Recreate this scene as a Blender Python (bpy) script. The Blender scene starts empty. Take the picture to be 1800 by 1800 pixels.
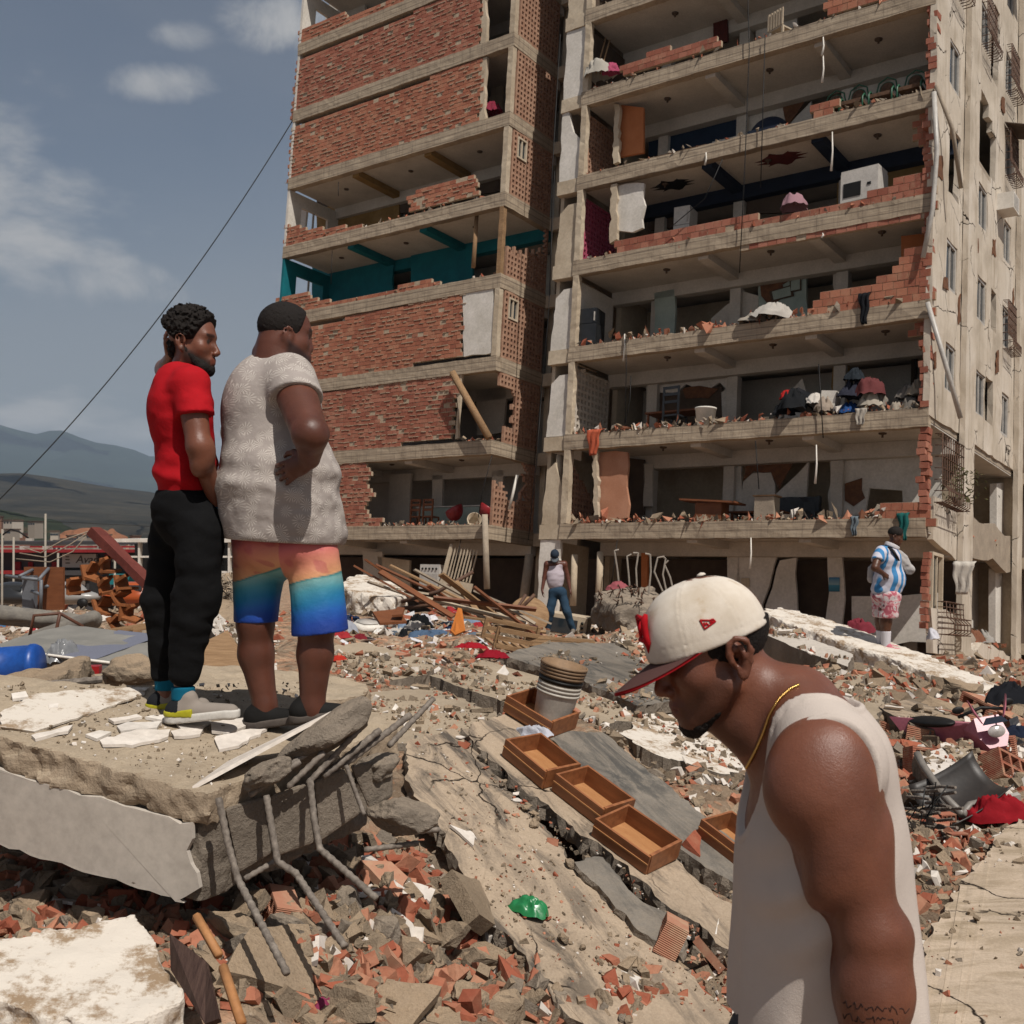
# Earthquake-damaged apartment block, men on the rubble in front of it
import bpy, bmesh, math, random
import numpy as np
from mathutils import Vector, Matrix, Euler
sc = bpy.context.scene
random.seed(7); RNG = np.random.default_rng(7)
# ---------------------------------------------------------------- camera
F, VH, CZ = 1880.0, 935.0, 1.75          # focal length in photo pixels, horizon row, eye height
cam = bpy.data.cameras.new('camera'); cam.lens = 36*F/1800; cam.sensor_width = 36
cam.shift_y = (VH-900)/1800; cam.clip_start = .05; cam.clip_end = 30000
cam_o = bpy.data.objects.new('camera', cam); sc.collection.objects.link(cam_o)
cam_o.location = (0, 0, CZ); cam_o.rotation_euler = (math.pi/2, 0, 0); sc.camera = cam_o
cam.dof.use_dof = True; cam.dof.focus_distance = 4.2; cam.dof.aperture_fstop = 14.0
# ---------------------------------------------------------------- light
SUN_EL, SUN_AZ = math.radians(56), math.radians(149)   # azimuth clockwise from +Y (the view direction)
sd = Vector((math.sin(SUN_AZ)*math.cos(SUN_EL), math.cos(SUN_AZ)*math.cos(SUN_EL), math.sin(SUN_EL)))
sun = bpy.data.lights.new('sun', 'SUN'); sun.energy = 4.5; sun.angle = math.radians(.53); sun.color = (1, .95, .88)
sun_o = bpy.data.objects.new('sun', sun); sc.collection.objects.link(sun_o)
sun_o.rotation_euler = sd.to_track_quat('Z', 'Y').to_euler(); sun_o.location = (20, -30, 60)
world = bpy.data.worlds.new('World'); sc.world = world; world.use_nodes = True
wn, wl = world.node_tree.nodes, world.node_tree.links; wn.clear()
sky = wn.new('ShaderNodeTexSky'); sky.sky_type = 'NISHITA'; sky.sun_disc = False
sky.sun_elevation = SUN_EL; sky.sun_rotation = SUN_AZ; sky.dust_density = 2.0; sky.air_density = 1.0
def _wn(t, **k):
    n = wn.new(t)
    for a, b in k.items(): setattr(n, a, b)
    return n
tc = _wn('ShaderNodeTexCoord'); sep = _wn('ShaderNodeSeparateXYZ'); wl.new(tc.outputs['Generated'], sep.inputs[0])
# flatten the dome onto a cloud plane: xy / (z + .12)
zz = _wn('ShaderNodeMath', operation='ADD'); zz.inputs[1].default_value = .22; wl.new(sep.outputs[2], zz.inputs[0])
dv = _wn('ShaderNodeVectorMath', operation='DIVIDE'); cmb = _wn('ShaderNodeCombineXYZ')
for i in range(3): wl.new(zz.outputs[0], cmb.inputs[i])
wl.new(tc.outputs['Generated'], dv.inputs[0]); wl.new(cmb.outputs[0], dv.inputs[1])
def _cloud(scale, detail, lo, hi, rough=.58, off=(0, 0, 0), dist=0):
    mp = _wn('ShaderNodeMapping'); mp.inputs['Location'].default_value = off; wl.new(dv.outputs[0], mp.inputs[0])
    n = _wn('ShaderNodeTexNoise'); n.inputs['Scale'].default_value = scale; n.inputs['Detail'].default_value = detail
    n.inputs['Roughness'].default_value = rough; n.inputs['Distortion'].default_value = dist
    wl.new(mp.outputs[0], n.inputs['Vector'])
    r = _wn('ShaderNodeMapRange', interpolation_type='SMOOTHSTEP'); r.inputs[1].default_value = lo; r.inputs[2].default_value = hi
    wl.new(n.outputs['Fac'], r.inputs[0]); return r.outputs[0]
c1 = _cloud(1.45, 12, .515, .68, .6, CLOUD_OFF := (5.2, 1.3, 0)); c2 = _cloud(.55, 5, .36, .72, .5, (4.0, .4, 0), .6)
hz = _wn('ShaderNodeMapRange', interpolation_type='SMOOTHSTEP'); hz.inputs[1].default_value = .42; hz.inputs[2].default_value = .0
wl.new(sep.outputs[2], hz.inputs[0])
def _mul(a, f):
    m = _wn('ShaderNodeMath', operation='MULTIPLY'); wl.new(a, m.inputs[0]); m.inputs[1].default_value = f; return m.outputs[0]
def _max(a, b):
    m = _wn('ShaderNodeMath', operation='MAXIMUM'); wl.new(a, m.inputs[0]); wl.new(b, m.inputs[1]); return m.outputs[0]
sk = _wn('ShaderNodeHueSaturation'); sk.inputs['Saturation'].default_value = .95; sk.inputs['Value'].default_value = 1.0
wl.new(sky.outputs[0], sk.inputs['Color'])
def _mix(fac, a, b):
    m = _wn('ShaderNodeMix', data_type='RGBA'); wl.new(fac, m.inputs['Factor']); wl.new(a, m.inputs[6])
    if isinstance(b, tuple): m.inputs[7].default_value = b
    else: wl.new(b, m.inputs[7])
    return m.outputs[2]
SKYK = .055
col = _mix(_mul(hz.outputs[0], .8), sk.outputs[0], (5.4, 5.7, 6.1, 1))
col = _mix(_mul(c2, .45), col, (5.2, 5.4, 5.7, 1))
col = _mix(_mul(c1, .85), col, (8.6, 8.5, 8.4, 1))
# a few individual cumulus clouds at their bearings
def _m(op, a, b=0.0):
    m = _wn('ShaderNodeMath', operation=op)
    for v, i in ((a, 0), (b, 1)):
        if isinstance(v, (int, float)): m.inputs[i].default_value = v
        else: wl.new(v, m.inputs[i])
    return m.outputs[0]
yc = _m('MAXIMUM', sep.outputs[1], .02); tx_, tz_ = _m('DIVIDE', sep.outputs[0], yc), _m('DIVIDE', sep.outputs[2], yc); fr_ = _m('GREATER_THAN', sep.outputs[1], .05)
nz_ = _wn('ShaderNodeTexNoise'); nz_.inputs['Scale'].default_value = 11; nz_.inputs['Detail'].default_value = 11; nz_.inputs['Roughness'].default_value = .62; nz_.inputs['Distortion'].default_value = .35; wl.new(tc.outputs['Generated'], nz_.inputs['Vector'])
for u_, v_, ru_, rv_, k_ in ((480, 30, 170, 75, .9), (330, 60, 90, 40, .6), (275, 145, 150, 45, .75), (200, 490, 190, 75, .8), (560, 110, 60, 60, .6), (60, 730, 130, 40, .5), (230, 760, 120, 30, .45), (-320, 300, 240, 90, .8), (1250, -260, 300, 110, .8), (2200, 200, 320, 120, .8), (-900, 560, 300, 90, .7)):
    e_ = _m('ADD', _m('POWER', _m('ABSOLUTE', _m('DIVIDE', _m('SUBTRACT', tx_, (u_-900)/F), ru_/F)), 2.0), _m('POWER', _m('ABSOLUTE', _m('DIVIDE', _m('SUBTRACT', tz_, (VH-v_)/F), rv_/F)), 2.0))
    q_ = _m('ADD', _m('SUBTRACT', .75, _m('MINIMUM', e_, 4.0)), _m('MULTIPLY', _m('SUBTRACT', nz_.outputs['Fac'], .5), 3.2)); r_ = _wn('ShaderNodeMapRange', interpolation_type='SMOOTHSTEP'); r_.inputs[1].default_value = .0; r_.inputs[2].default_value = 1.1; wl.new(q_, r_.inputs[0])
    col = _mix(_m('MULTIPLY', _m('MULTIPLY', r_.outputs[0], fr_), k_), col, (8.6, 8.5, 8.4, 1))
bg = _wn('ShaderNodeBackground'); bg.inputs[1].default_value = SKYK; wl.new(col, bg.inputs[0])
out = _wn('ShaderNodeOutputWorld'); wl.new(bg.outputs[0], out.inputs[0])
vs = sc.view_settings; vs.view_transform = 'Standard'; vs.look = 'None'; vs.exposure = .0; vs.gamma = 1; vs.use_curve_mapping = False
sc.cycles.max_bounces = 6; sc.cycles.diffuse_bounces = 4; sc.cycles.volume_bounces = 0; sc.cycles.use_denoising = True
sc.cycles.sample_clamp_indirect = 4
# ---------------------------------------------------------------- helpers
COL = sc.collection
def px(u, v, d): return Vector(((u-900)/F*d, d, CZ-(v-VH)/F*d))
def tag(o, label=None, cat=None, group=None, kind=None):
    if label: o['label'] = label
    if cat: o['category'] = cat
    if group: o['group'] = group
    if kind: o['kind'] = kind
    return o
def link(o, parent=None):
    COL.objects.link(o)
    if parent is not None: o.parent = parent
    return o
def empty(name, M=None, label=None, cat=None, group=None, parent=None):
    o = bpy.data.objects.new(name, None); link(o, parent)
    if M is not None: o.matrix_local = M if isinstance(M, Matrix) else Matrix.Translation(M)
    o.empty_display_size = .1
    return tag(o, label, cat, group)
def mesh_data(name, V, Fc, mats=(), mi=None, smooth=False):
    me = bpy.data.meshes.new(name)
    V = np.asarray(V, dtype=np.float64).reshape(-1, 3)
    if isinstance(Fc, np.ndarray) and Fc.ndim == 2:
        n, k = Fc.shape
        me.vertices.add(len(V)); me.vertices.foreach_set('co', V.astype(np.float32).ravel())
        me.loops.add(n*k); me.loops.foreach_set('vertex_index', Fc.astype(np.int32).ravel())
        me.polygons.add(n); me.polygons.foreach_set('loop_start', np.arange(0, n*k, k, dtype=np.int32))
        me.update(calc_edges=True)
    else:
        me.from_pydata(V.tolist(), [], [tuple(int(i) for i in f) for f in Fc])
    for m in (mats if isinstance(mats, (list, tuple)) else [mats]): me.materials.append(m)
    if mi is not None: me.polygons.foreach_set('material_index', np.asarray(mi, dtype=np.int32))
    me.polygons.foreach_set('use_smooth', np.full(len(me.polygons), bool(smooth)))
    me.validate(verbose=False); me.update()
    return me
def obj(name, me, parent=None, M=None):
    o = bpy.data.objects.new(name, me); link(o, parent)
    if M is not None: o.matrix_local = M if isinstance(M, Matrix) else Matrix.Translation(M)
    return o
def copy_of(o, parent=None, M=None):
    c = o.copy(); link(c)
    c.parent = parent
    if M is not None: c.matrix_local = M
    for ch in o.children: copy_of(ch, c)
    return c
def rotm(x=0, y=0, z=0): return Euler((math.radians(x), math.radians(y), math.radians(z))).to_matrix()
def TRS(loc, r=(0, 0, 0), s=1):
    if not isinstance(s, (tuple, list)): s = (s, s, s)
    R = r if isinstance(r, Matrix) else rotm(*r)
    return Matrix.Translation(loc) @ R.to_4x4() @ Matrix.Diagonal((*s, 1))
BOXF = np.array([[0, 3, 2, 1], [4, 5, 6, 7], [0, 1, 5, 4], [1, 2, 6, 5], [2, 3, 7, 6], [3, 0, 4, 7]])
BOXV = np.array([[-1, -1, -1], [1, -1, -1], [1, 1, -1], [-1, 1, -1], [-1, -1, 1], [1, -1, 1], [1, 1, 1], [-1, 1, 1]])*.5
class MB:
    def __init__(s): s.v = []; s.f = []; s.m = []; s.n = 0; s.sm = []
    def add(s, V, Fc, mi=0, M=None, sm=False):
        V = np.asarray(V, float).reshape(-1, 3)
        if M is not None:
            A = np.array(M if isinstance(M, Matrix) else M); 
            if A.shape == (3, 3): V = V @ A.T
            else: V = V @ A[:3, :3].T + A[:3, 3]
        s.v.append(V)
        for f in Fc: s.f.append(tuple(int(i)+s.n for i in f)); s.m.append(mi); s.sm.append(sm)
        s.n += len(V); return s
    def box(s, c, size, R=None, mi=0):
        V = BOXV*np.asarray(size, float)
        if R is not None: V = V @ np.array(R).T
        return s.add(V+np.asarray(c, float), BOXF, mi)
    def bx(s, lo, hi, mi=0):
        lo = np.asarray(lo, float); hi = np.asarray(hi, float)
        return s.add(BOXV*(hi-lo)+(hi+lo)/2, BOXF, mi)
    def prism(s, poly, t, M=None, mi=0, side=None):     # polygon (x,y), extruded z 0..t
        n = len(poly); P = np.array(poly, float)
        V = np.vstack([np.c_[P, np.zeros(n)], np.c_[P, np.full(n, t)]])
        s.add(V, [tuple(range(n-1, -1, -1)), tuple(range(n, 2*n))], mi, M); s.n -= 2*n
        for i in range(n):
            j = (i+1) % n; s.f.append((s.n+i, s.n+j, s.n+n+j, s.n+n+i)); s.m.append(mi if side is None else side); s.sm.append(False)
        s.n += 2*n; return s
    def tube(s, pts, r, n=8, mi=0, caps=True, sm=True):
        V, Fc = tube_geo(pts, r, n, caps); return s.add(V, Fc, mi, sm=sm)
    def lathe(s, prof, n=24, M=None, mi=0, sm=True):       # prof (r,z)
        V = []; k = len(prof)
        for i in range(n):
            a = 2*math.pi*i/n
            V += [(r*math.cos(a), r*math.sin(a), z) for r, z in prof]
        Fc = [(i*k+j, ((i+1) % n)*k+j, ((i+1) % n)*k+j+1, i*k+j+1) for i in range(n) for j in range(k-1)]
        return s.add(V, Fc, mi, M, sm)
    def hull(s, pts, mi=0, M=None):
        V, Fc = hull_geo(pts); return s.add(V, Fc, mi, M)
    def data(s, name, mats=()):
        me = mesh_data(name, np.vstack(s.v), s.f, mats, s.m)
        me.polygons.foreach_set('use_smooth', np.array(s.sm, dtype=bool)); return me
    def build(s, name, mats=(), parent=None, M=None): return obj(name, s.data(name, mats), parent, M)
def tube_geo(pts, r, n=8, caps=True):
    P = np.array([tuple(p) for p in pts], float); m = len(P)
    rr = np.full(m, r) if np.isscalar(r) else np.asarray(r, float)
    T = np.gradient(P, axis=0); T /= np.linalg.norm(T, axis=1)[:, None]+1e-12
    up = np.array([0, 0, 1.]) if abs(T[0, 2]) < .9 else np.array([1., 0, 0])
    V = []
    for i in range(m):
        up = up-T[i]*(up@T[i]); up /= np.linalg.norm(up)+1e-12; b = np.cross(T[i], up)
        a = np.arange(n)*2*math.pi/n
        V.append(P[i]+rr[i]*(np.cos(a)[:, None]*up+np.sin(a)[:, None]*b))
    Fc = [(i*n+j, i*n+(j+1) % n, (i+1)*n+(j+1) % n, (i+1)*n+j) for i in range(m-1) for j in range(n)]
    if caps: Fc += [tuple(range(n-1, -1, -1)), tuple((m-1)*n+j for j in range(n))]
    return np.vstack(V), Fc
def hull_geo(pts):
    bm = bmesh.new()
    for p in pts: bm.verts.new(tuple(p))
    r = bmesh.ops.convex_hull(bm, input=bm.verts)
    for v in [v for v in bm.verts if not v.link_faces]: bm.verts.remove(v)
    bm.verts.index_update(); V = [tuple(v.co) for v in bm.verts]; Fc = [[v.index for v in f.verts] for f in bm.faces]; bm.free()
    return np.array(V), Fc
# value noise, vectorised
def _h(i, j, k, s):
    n = (i*374761393+j*668265263+k*2147483647+s*974634777).astype(np.int64)
    n = (n ^ (n >> 13))*1274126177; n = n & 0x7fffffff; n = (n ^ (n >> 16)) & 0xffff
    return n/32767.5-1
def vnoise(P, seed=0):
    P = np.asarray(P, float); I = np.floor(P).astype(np.int64); f = P-I; f = f*f*(3-2*f)
    x, y, z = I[..., 0], I[..., 1], I[..., 2]; fx, fy, fz = f[..., 0], f[..., 1], f[..., 2]
    def c(a, b, d): return _h(x+a, y+b, z+d, seed)
    l = lambda a, b, t: a+(b-a)*t
    return l(l(l(c(0, 0, 0), c(1, 0, 0), fx), l(c(0, 1, 0), c(1, 1, 0), fx), fy), l(l(c(0, 0, 1), c(1, 0, 1), fx), l(c(0, 1, 1), c(1, 1, 1), fx), fy), fz)
def fbm(P, o=4, seed=0, gain=.5):
    P = np.asarray(P, float); r = 0; a = 1
    for i in range(o): r = r+a*vnoise(P*2.03**i+17.3*i, seed+i); a *= gain
    return r
def smoothstep(a, b, x): t = np.clip((x-a)/(b-a), 0, 1); return t*t*(3-2*t)
# jagged polygon: subdivide edges of a polygon and push points about
def jag(poly, step, amp, rnd=random):
    out = []; n = len(poly)
    for i in range(n):
        a = Vector(poly[i]).to_2d(); b = Vector(poly[(i+1) % n]).to_2d(); L = (b-a).length; k = max(1, int(L/step)); nn = Vector((-(b-a).y, (b-a).x))/(L+1e-9)
        for j in range(k):
            t = (j+(rnd.uniform(-.3, .3) if j else 0))/k; p = a+(b-a)*t+(nn*rnd.uniform(-amp, amp) if j else Vector((0, 0))); out.append((p.x, p.y))
    return out
# ---------------------------------------------------------------- materials
def srgb(h):
    if isinstance(h, str): h = tuple(int(h[i:i+2], 16) for i in (0, 2, 4))
    f = lambda c: (c/255/12.92 if c/255 <= .04045 else ((c/255+.055)/1.055)**2.4)
    return tuple(f(c) for c in h[:3])+(1,)
class NT:
    def __init__(s, name):
        s.m = bpy.data.materials.new(name); s.m.use_nodes = True; s.t = s.m.node_tree; s.n = s.t.nodes; s.l = s.t.links
        s.b = s.n['Principled BSDF']
    def new(s, t, **k):
        n = s.n.new(t)
        for a, b in k.items(): setattr(n, a, b)
        return n
    def con(s, a, b): s.l.new(a, b)
    def coord(s, kind='pos', scale=(1, 1, 1), rot=(0, 0, 0), rnd=False):
        if kind == 'pos': o = s.new('ShaderNodeNewGeometry').outputs['Position']
        else: o = s.new('ShaderNodeTexCoord').outputs['Object' if kind == 'obj' else 'UV']
        if rnd:
            oi = s.new('ShaderNodeObjectInfo'); a = s.new('ShaderNodeVectorMath', operation='MULTIPLY_ADD'); a.inputs[1].default_value = (1, 1, 1)
            mm = s.new('ShaderNodeMath', operation='MULTIPLY'); mm.inputs[1].default_value = 37; s.con(oi.outputs['Random'], mm.inputs[0])
            s.con(o, a.inputs[0]); s.con(mm.outputs[0], a.inputs[2]); o = a.outputs[0]
        mp = s.new('ShaderNodeMapping'); mp.inputs['Scale'].default_value = scale; mp.inputs['Rotation'].default_value = rot
        s.con(o, mp.inputs[0]); return mp.outputs[0]
    def noise(s, vec, scale, detail=6, rough=.55, dist=0):
        n = s.new('ShaderNodeTexNoise'); n.inputs['Scale'].default_value = scale; n.inputs['Detail'].default_value = detail
        n.inputs['Roughness'].default_value = rough; n.inputs['Distortion'].default_value = dist; s.con(vec, n.inputs['Vector']); return n.outputs['Fac']
    def ramp(s, fac, stops):
        r = s.new('ShaderNodeValToRGB'); e = r.color_ramp.elements
        for i, (p, c) in enumerate(stops):
            el = e[i] if i < 2 else e.new(p)
            el.position = p; el.color = c if isinstance(c, tuple) else srgb(c)
        s.con(fac, r.inputs[0]); return r.outputs[0]
    def rng(s, fac, lo, hi, a=0, b=1):
        r = s.new('ShaderNodeMapRange'); r.inputs[1].default_value = lo; r.inputs[2].default_value = hi; r.inputs[3].default_value = a; r.inputs[4].default_value = b
        s.con(fac, r.inputs[0]); return r.outputs[0]
    def mix(s, fac, a, b, mode='MIX'):
        m = s.new('ShaderNodeMix', data_type='RGBA', blend_type=mode)
        if isinstance(fac, (int, float)): m.inputs['Factor'].default_value = fac
        else: s.con(fac, m.inputs['Factor'])
        for v, i in ((a, 6), (b, 7)):
            if isinstance(v, (tuple, str)): m.inputs[i].default_value = v if isinstance(v, tuple) else srgb(v)
            else: s.con(v, m.inputs[i])
        return m.outputs[2]
    def math(s, op, a, b=0):
        m = s.new('ShaderNodeMath', operation=op)
        for v, i in ((a, 0), (b, 1)):
            if isinstance(v, (int, float)): m.inputs[i].default_value = v
            else: s.con(v, m.inputs[i])
        return m.outputs[0]
    def bump(s, h, strength=.5, dist=.01):
        b = s.new('ShaderNodeBump'); b.inputs['Strength'].default_value = strength; b.inputs['Distance'].default_value = dist
        if s.b.inputs['Normal'].is_linked: s.con(s.b.inputs['Normal'].links[0].from_socket, b.inputs['Normal'])
        s.con(h, b.inputs['Height']); s.con(b.outputs[0], s.b.inputs['Normal'])
    def done(s, col=None, rough=.85, spec=.25, metal=0):
        if col is not None:
            if isinstance(col, (tuple, str)): s.b.inputs['Base Color'].default_value = col if isinstance(col, tuple) else srgb(col)
            else: s.con(col, s.b.inputs['Base Color'])
        if isinstance(rough, (int, float)): s.b.inputs['Roughness'].default_value = rough
        else: s.con(rough, s.b.inputs['Roughness'])
        s.b.inputs['Specular IOR Level'].default_value = spec; s.b.inputs['Metallic'].default_value = metal; return s.m
_simple = {}
def simple(name, c, c2=None, scale=6, rough=.8, bump=.25, bscale=40, bd=.004, spec=.25, metal=0, kind='pos', stretch=(1, 1, 1), isl=0, rot=(0, 0, 0), lo=.35, hi=.68):
    """two-tone noisy surface with fine relief; isl varies the value from piece to piece"""
    if name in _simple: return _simple[name]
    t = NT(name); v = t.coord(kind, stretch, rot)
    n = t.noise(v, scale, 8, .6); col = t.ramp(n, [(lo, c), (hi, c2 or c)])
    n2 = t.noise(v, bscale, 5, .65)
    col = t.mix(.5, col, t.ramp(n2, [(.3, (.62, .62, .62, 1)), (.75, (1.15, 1.15, 1.15, 1))]), 'MULTIPLY')
    if isl:
        g = t.new('ShaderNodeNewGeometry').outputs['Random Per Island']; o = t.new('ShaderNodeObjectInfo').outputs['Random']
        r = t.math('FRACT', t.math('ADD', g, o))
        col = t.mix(1.0, col, t.ramp(r, [(0, (1-isl, 1-isl, 1-isl*.95, 1)), (.5, (1, .97, .95, 1)), (1, (1+isl*.55, 1+isl*.5, 1+isl*.45, 1))]), 'MULTIPLY')
    if bump: t.bump(n2, bump, bd)
    _simple[name] = t.done(col, rough, spec, metal); return _simple[name]
# ---------------------------------------------------------------- smooth bodies: distance fields meshed by surface nets
def smin(a, b, k): h = np.clip(.5+.5*(b-a)/k, 0, 1); return b+(a-b)*h-k*h*(1-h)
def smax(a, b, k): return -smin(-a, -b, k)
def cap(P, a, b, ra, rb=None, sq=None):
    a = np.asarray(a, np.float32); b = np.asarray(b, np.float32); rb = ra if rb is None else rb
    Q = P-a; ba = b-a
    if sq is not None: Q = Q*np.asarray(sq, np.float32); ba = ba*np.asarray(sq, np.float32)
    h = np.clip((Q@ba)/(ba@ba+1e-12), 0, 1); return np.linalg.norm(Q-h[:, None]*ba, axis=1)-(ra+(rb-ra)*h)
def chain(P, pts, rs, k=.02):
    d = None
    for i in range(len(pts)-1):
        e = cap(P, pts[i], pts[i+1], rs[i], rs[i+1]); d = e if d is None else smin(d, e, k)
    return d
def ell(P, c, r, R=None):
    q = P-np.asarray(c, np.float32)
    if R is not None: q = q@np.asarray(R, np.float32)
    r = np.asarray(r, np.float32); k0 = np.linalg.norm(q/r, axis=1); k1 = np.linalg.norm(q/(r*r), axis=1)+1e-9; return k0*(k0-1)/k1
def sph(P, c, r): return np.linalg.norm(P-np.asarray(c, np.float32), axis=1)-r
def plane(P, p, n): n = np.asarray(n, np.float32); n = n/np.linalg.norm(n); return (P-np.asarray(p, np.float32))@n
def sdf_mesh(fn, lo, hi, res, blk=8):
    lo = np.asarray(lo, float); hi = np.asarray(hi, float); n = (np.ceil((hi-lo)/res/blk).astype(int))*blk+1
    val = np.full(n, 1e3, np.float32); nb = (n-1)//blk
    bi = np.stack(np.meshgrid(*[np.arange(k) for k in nb], indexing='ij'), -1).reshape(-1, 3)
    cen = (lo+(bi+.5)*blk*res).astype(np.float32); dc = fn(cen); rad = blk*res*.866*1.5+.02
    act = bi[np.abs(dc) < rad]; ins = bi[dc <= -rad]
    o = np.arange(blk+1)
    for b in ins: val[b[0]*blk:b[0]*blk+blk+1, b[1]*blk:b[1]*blk+blk+1, b[2]*blk:b[2]*blk+blk+1] = -1e3
    off = np.stack(np.meshgrid(o, o, o, indexing='ij'), -1).reshape(-1, 3); CH = max(1, 400000//len(off))
    for s in range(0, len(act), CH):
        g = act[s:s+CH, None, :]*blk+off[None]; P = (lo+g*res).reshape(-1, 3).astype(np.float32); d = fn(P); g = g.reshape(-1, 3); val[g[:, 0], g[:, 1], g[:, 2]] = d
    ins = val < 0; C = [(0, 0, 0), (1, 0, 0), (0, 1, 0), (1, 1, 0), (0, 0, 1), (1, 0, 1), (0, 1, 1), (1, 1, 1)]
    N = np.array(n)-1; cnt = np.zeros(N, np.int8)
    for c in C: cnt += ins[c[0]:c[0]+N[0], c[1]:c[1]+N[1], c[2]:c[2]+N[2]]
    I = np.argwhere((cnt > 0) & (cnt < 8)); acc = np.zeros((len(I), 3)); num = np.zeros(len(I))
    for a in range(8):
        for ax in range(3):
            if C[a][ax] == 0:
                b = list(C[a]); b[ax] = 1; A = I+np.array(C[a]); B = I+np.array(b)
                va = val[A[:, 0], A[:, 1], A[:, 2]]; vb = val[B[:, 0], B[:, 1], B[:, 2]]; x = (va < 0) != (vb < 0)
                t = np.where(x, np.clip(va/(va-vb+1e-12), 0, 1), 0); p = A+(B-A)*t[:, None]; acc[x] += p[x]; num[x] += 1
    V = lo+acc/num[:, None]*res; idx = np.full(N, -1, np.int64); idx[I[:, 0], I[:, 1], I[:, 2]] = np.arange(len(I)); Q = []
    for ax in range(3):
        u, w = (ax+1) % 3, (ax+2) % 3; sl0 = [slice(None)]*3; sl1 = [slice(None)]*3; sl0[ax] = slice(0, -1); sl1[ax] = slice(1, None)
        s0, s1 = ins[tuple(sl0)], ins[tuple(sl1)]; E = np.argwhere(s0 != s1); E = E[(E[:, u] > 0) & (E[:, w] > 0) & (E[:, u] < N[u]) & (E[:, w] < N[w])]
        fl = s0[E[:, 0], E[:, 1], E[:, 2]]
        def at(du, dw): G = E.copy(); G[:, u] -= du; G[:, w] -= dw; return idx[G[:, 0], G[:, 1], G[:, 2]]
        q = np.stack([at(1, 1), at(0, 1), at(0, 0), at(1, 0)], 1); q[~fl] = q[~fl][:, ::-1]; Q.append(q)
    Q = np.vstack(Q); Q = Q[(Q >= 0).all(1)]; return V, Q
def sdf_obj(name, fn, lo, hi, res, mat, parent=None, colfn=None, M=None):
    V, Q = sdf_mesh(fn, lo, hi, res); me = mesh_data(name, V, Q, mat, smooth=True)
    if colfn is not None:
        c = colfn(V.astype(np.float32)); a = me.color_attributes.new('Col', 'FLOAT_COLOR', 'POINT'); a.data.foreach_set('color', np.c_[c, np.ones(len(c))].astype(np.float32).ravel())
    return obj(name, me, parent, M)
def lin(h): return np.array(srgb(h)[:3])
# a head in its own frame: x forward, y to its left, z up, origin between the ears; metres
def head_field(Q, ear_x=-.01, fx=1.0, nose=.118, jaw=1.0, lips=1.0, big=0.0):
    s = Q.copy(); s[:, 1] = np.abs(s[:, 1])
    d = ell(s, (-.004, 0, .047), (.098, .077, .087)); d = smin(d, ell(s, (.034*fx, 0, -.022), (.058*fx, .06+big*.5, .085)), .03)
    d = smin(d, cap(s, (.0, .05+big, -.045), (.066*fx, .02+big*.6, -.088), .02*jaw, .017*jaw), .03); d = smin(d, ell(s, (.078*fx, 0, -.093), (.018, .022, .016)), .022)
    d = smin(d, sph(s, (.055*fx, .043, -.016), .024), .025); d = smin(d, cap(s, (.086*fx, 0, .036), (.074*fx, .042, .038), .0125, .010), .018)
    d = smax(d, -ell(s, (.098*fx, .032, .012), (.02, .019, .0135)), .012)
    d = smin(d, cap(s, (.088*fx, 0, .022), (nose-.012, 0, -.028), .0075, .0125), .012); d = smin(d, sph(s, (nose-.021, .0135, -.034), .0088), .007)
    d = smin(d, ell(s, (.083*fx, 0, -.062), (.02, .026, .02)), .014)
    d = smin(d, cap(s, (.1*fx, 0, -.0575), (.09*fx, .021, -.062), .0062*lips, .003), .006); d = smin(d, cap(s, (.098*fx, 0, -.0725), (.089*fx, .019, -.068), .0078*lips, .003), .006)
    d = smax(d, -cap(s, (.112*fx, 0, -.0655), (.09*fx, .024, -.065), .0022, .0015), .003)
    d = smin(d, sph(s, (.0755*fx, .0315, .0135), .0125), .003)
    d = smax(d, -cap(s, (.093*fx, .022, .0095), (.083*fx, .043, .0105), .0012), .002)
    # ear
    y0 = .076+big*.5; e = np.array([ear_x, 0, 0], np.float32); E = s-e
    pl = ell(E, (0, y0, 0), (.017, .007, .031), rotm(0, 12, 14))
    arc = [(.012, y0+.006, -.008), (.017, y0+.01, .008), (.012, y0+.013, .024), (-.002, y0+.016, .032), (-.016, y0+.017, .024), (-.02, y0+.016, .006), (-.015, y0+.012, -.012), (-.004, y0+.007, -.027)]
    h = chain(E, arc, [.004, .0045, .0048, .0048, .0048, .0045, .0042, .006], .004); h = smin(h, ell(E, (.002, y0+.006, -.03), (.009, .006, .01)), .006)
    anti = chain(E, [(-.006, y0+.011, .016), (-.009, y0+.012, 0), (-.004, y0+.01, -.014)], [.004, .0048, .004], .003); h = smin(h, anti, .004); h = smin(h, sph(E, (.013, y0+.006, -.004), .0055), .004)
    pl = smax(pl, -ell(E, (.003, y0+.008, -.003), (.0085, .012, .011)), .004)
    return smin(d, smin(pl, h, .005), .005)
def frame(fwd, up):
    f = Vector(fwd).normalized(); u = Vector(up); l = u.cross(f).normalized(); u = f.cross(l); return np.array([[f.x, l.x, u.x], [f.y, l.y, u.y], [f.z, l.z, u.z]])
class Head:
    def __init__(s, c, fwd, up, sc=1.0, **k): s.c = np.asarray(c, np.float32); s.R = frame(fwd, up).astype(np.float32); s.s = sc; s.k = k
    def loc(s, P): return ((P-s.c)@s.R/s.s).astype(np.float32)
    def d(s, P):
        r = np.linalg.norm(P-s.c, axis=1); o = (r-.16*s.s).astype(np.float32); m = r < .24*s.s
        if m.any(): o[m] = head_field(s.loc(P[m]), **s.k)*s.s
        return o
    def w(s, q): return s.c+s.R@(np.asarray(q, float)*s.s)
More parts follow.
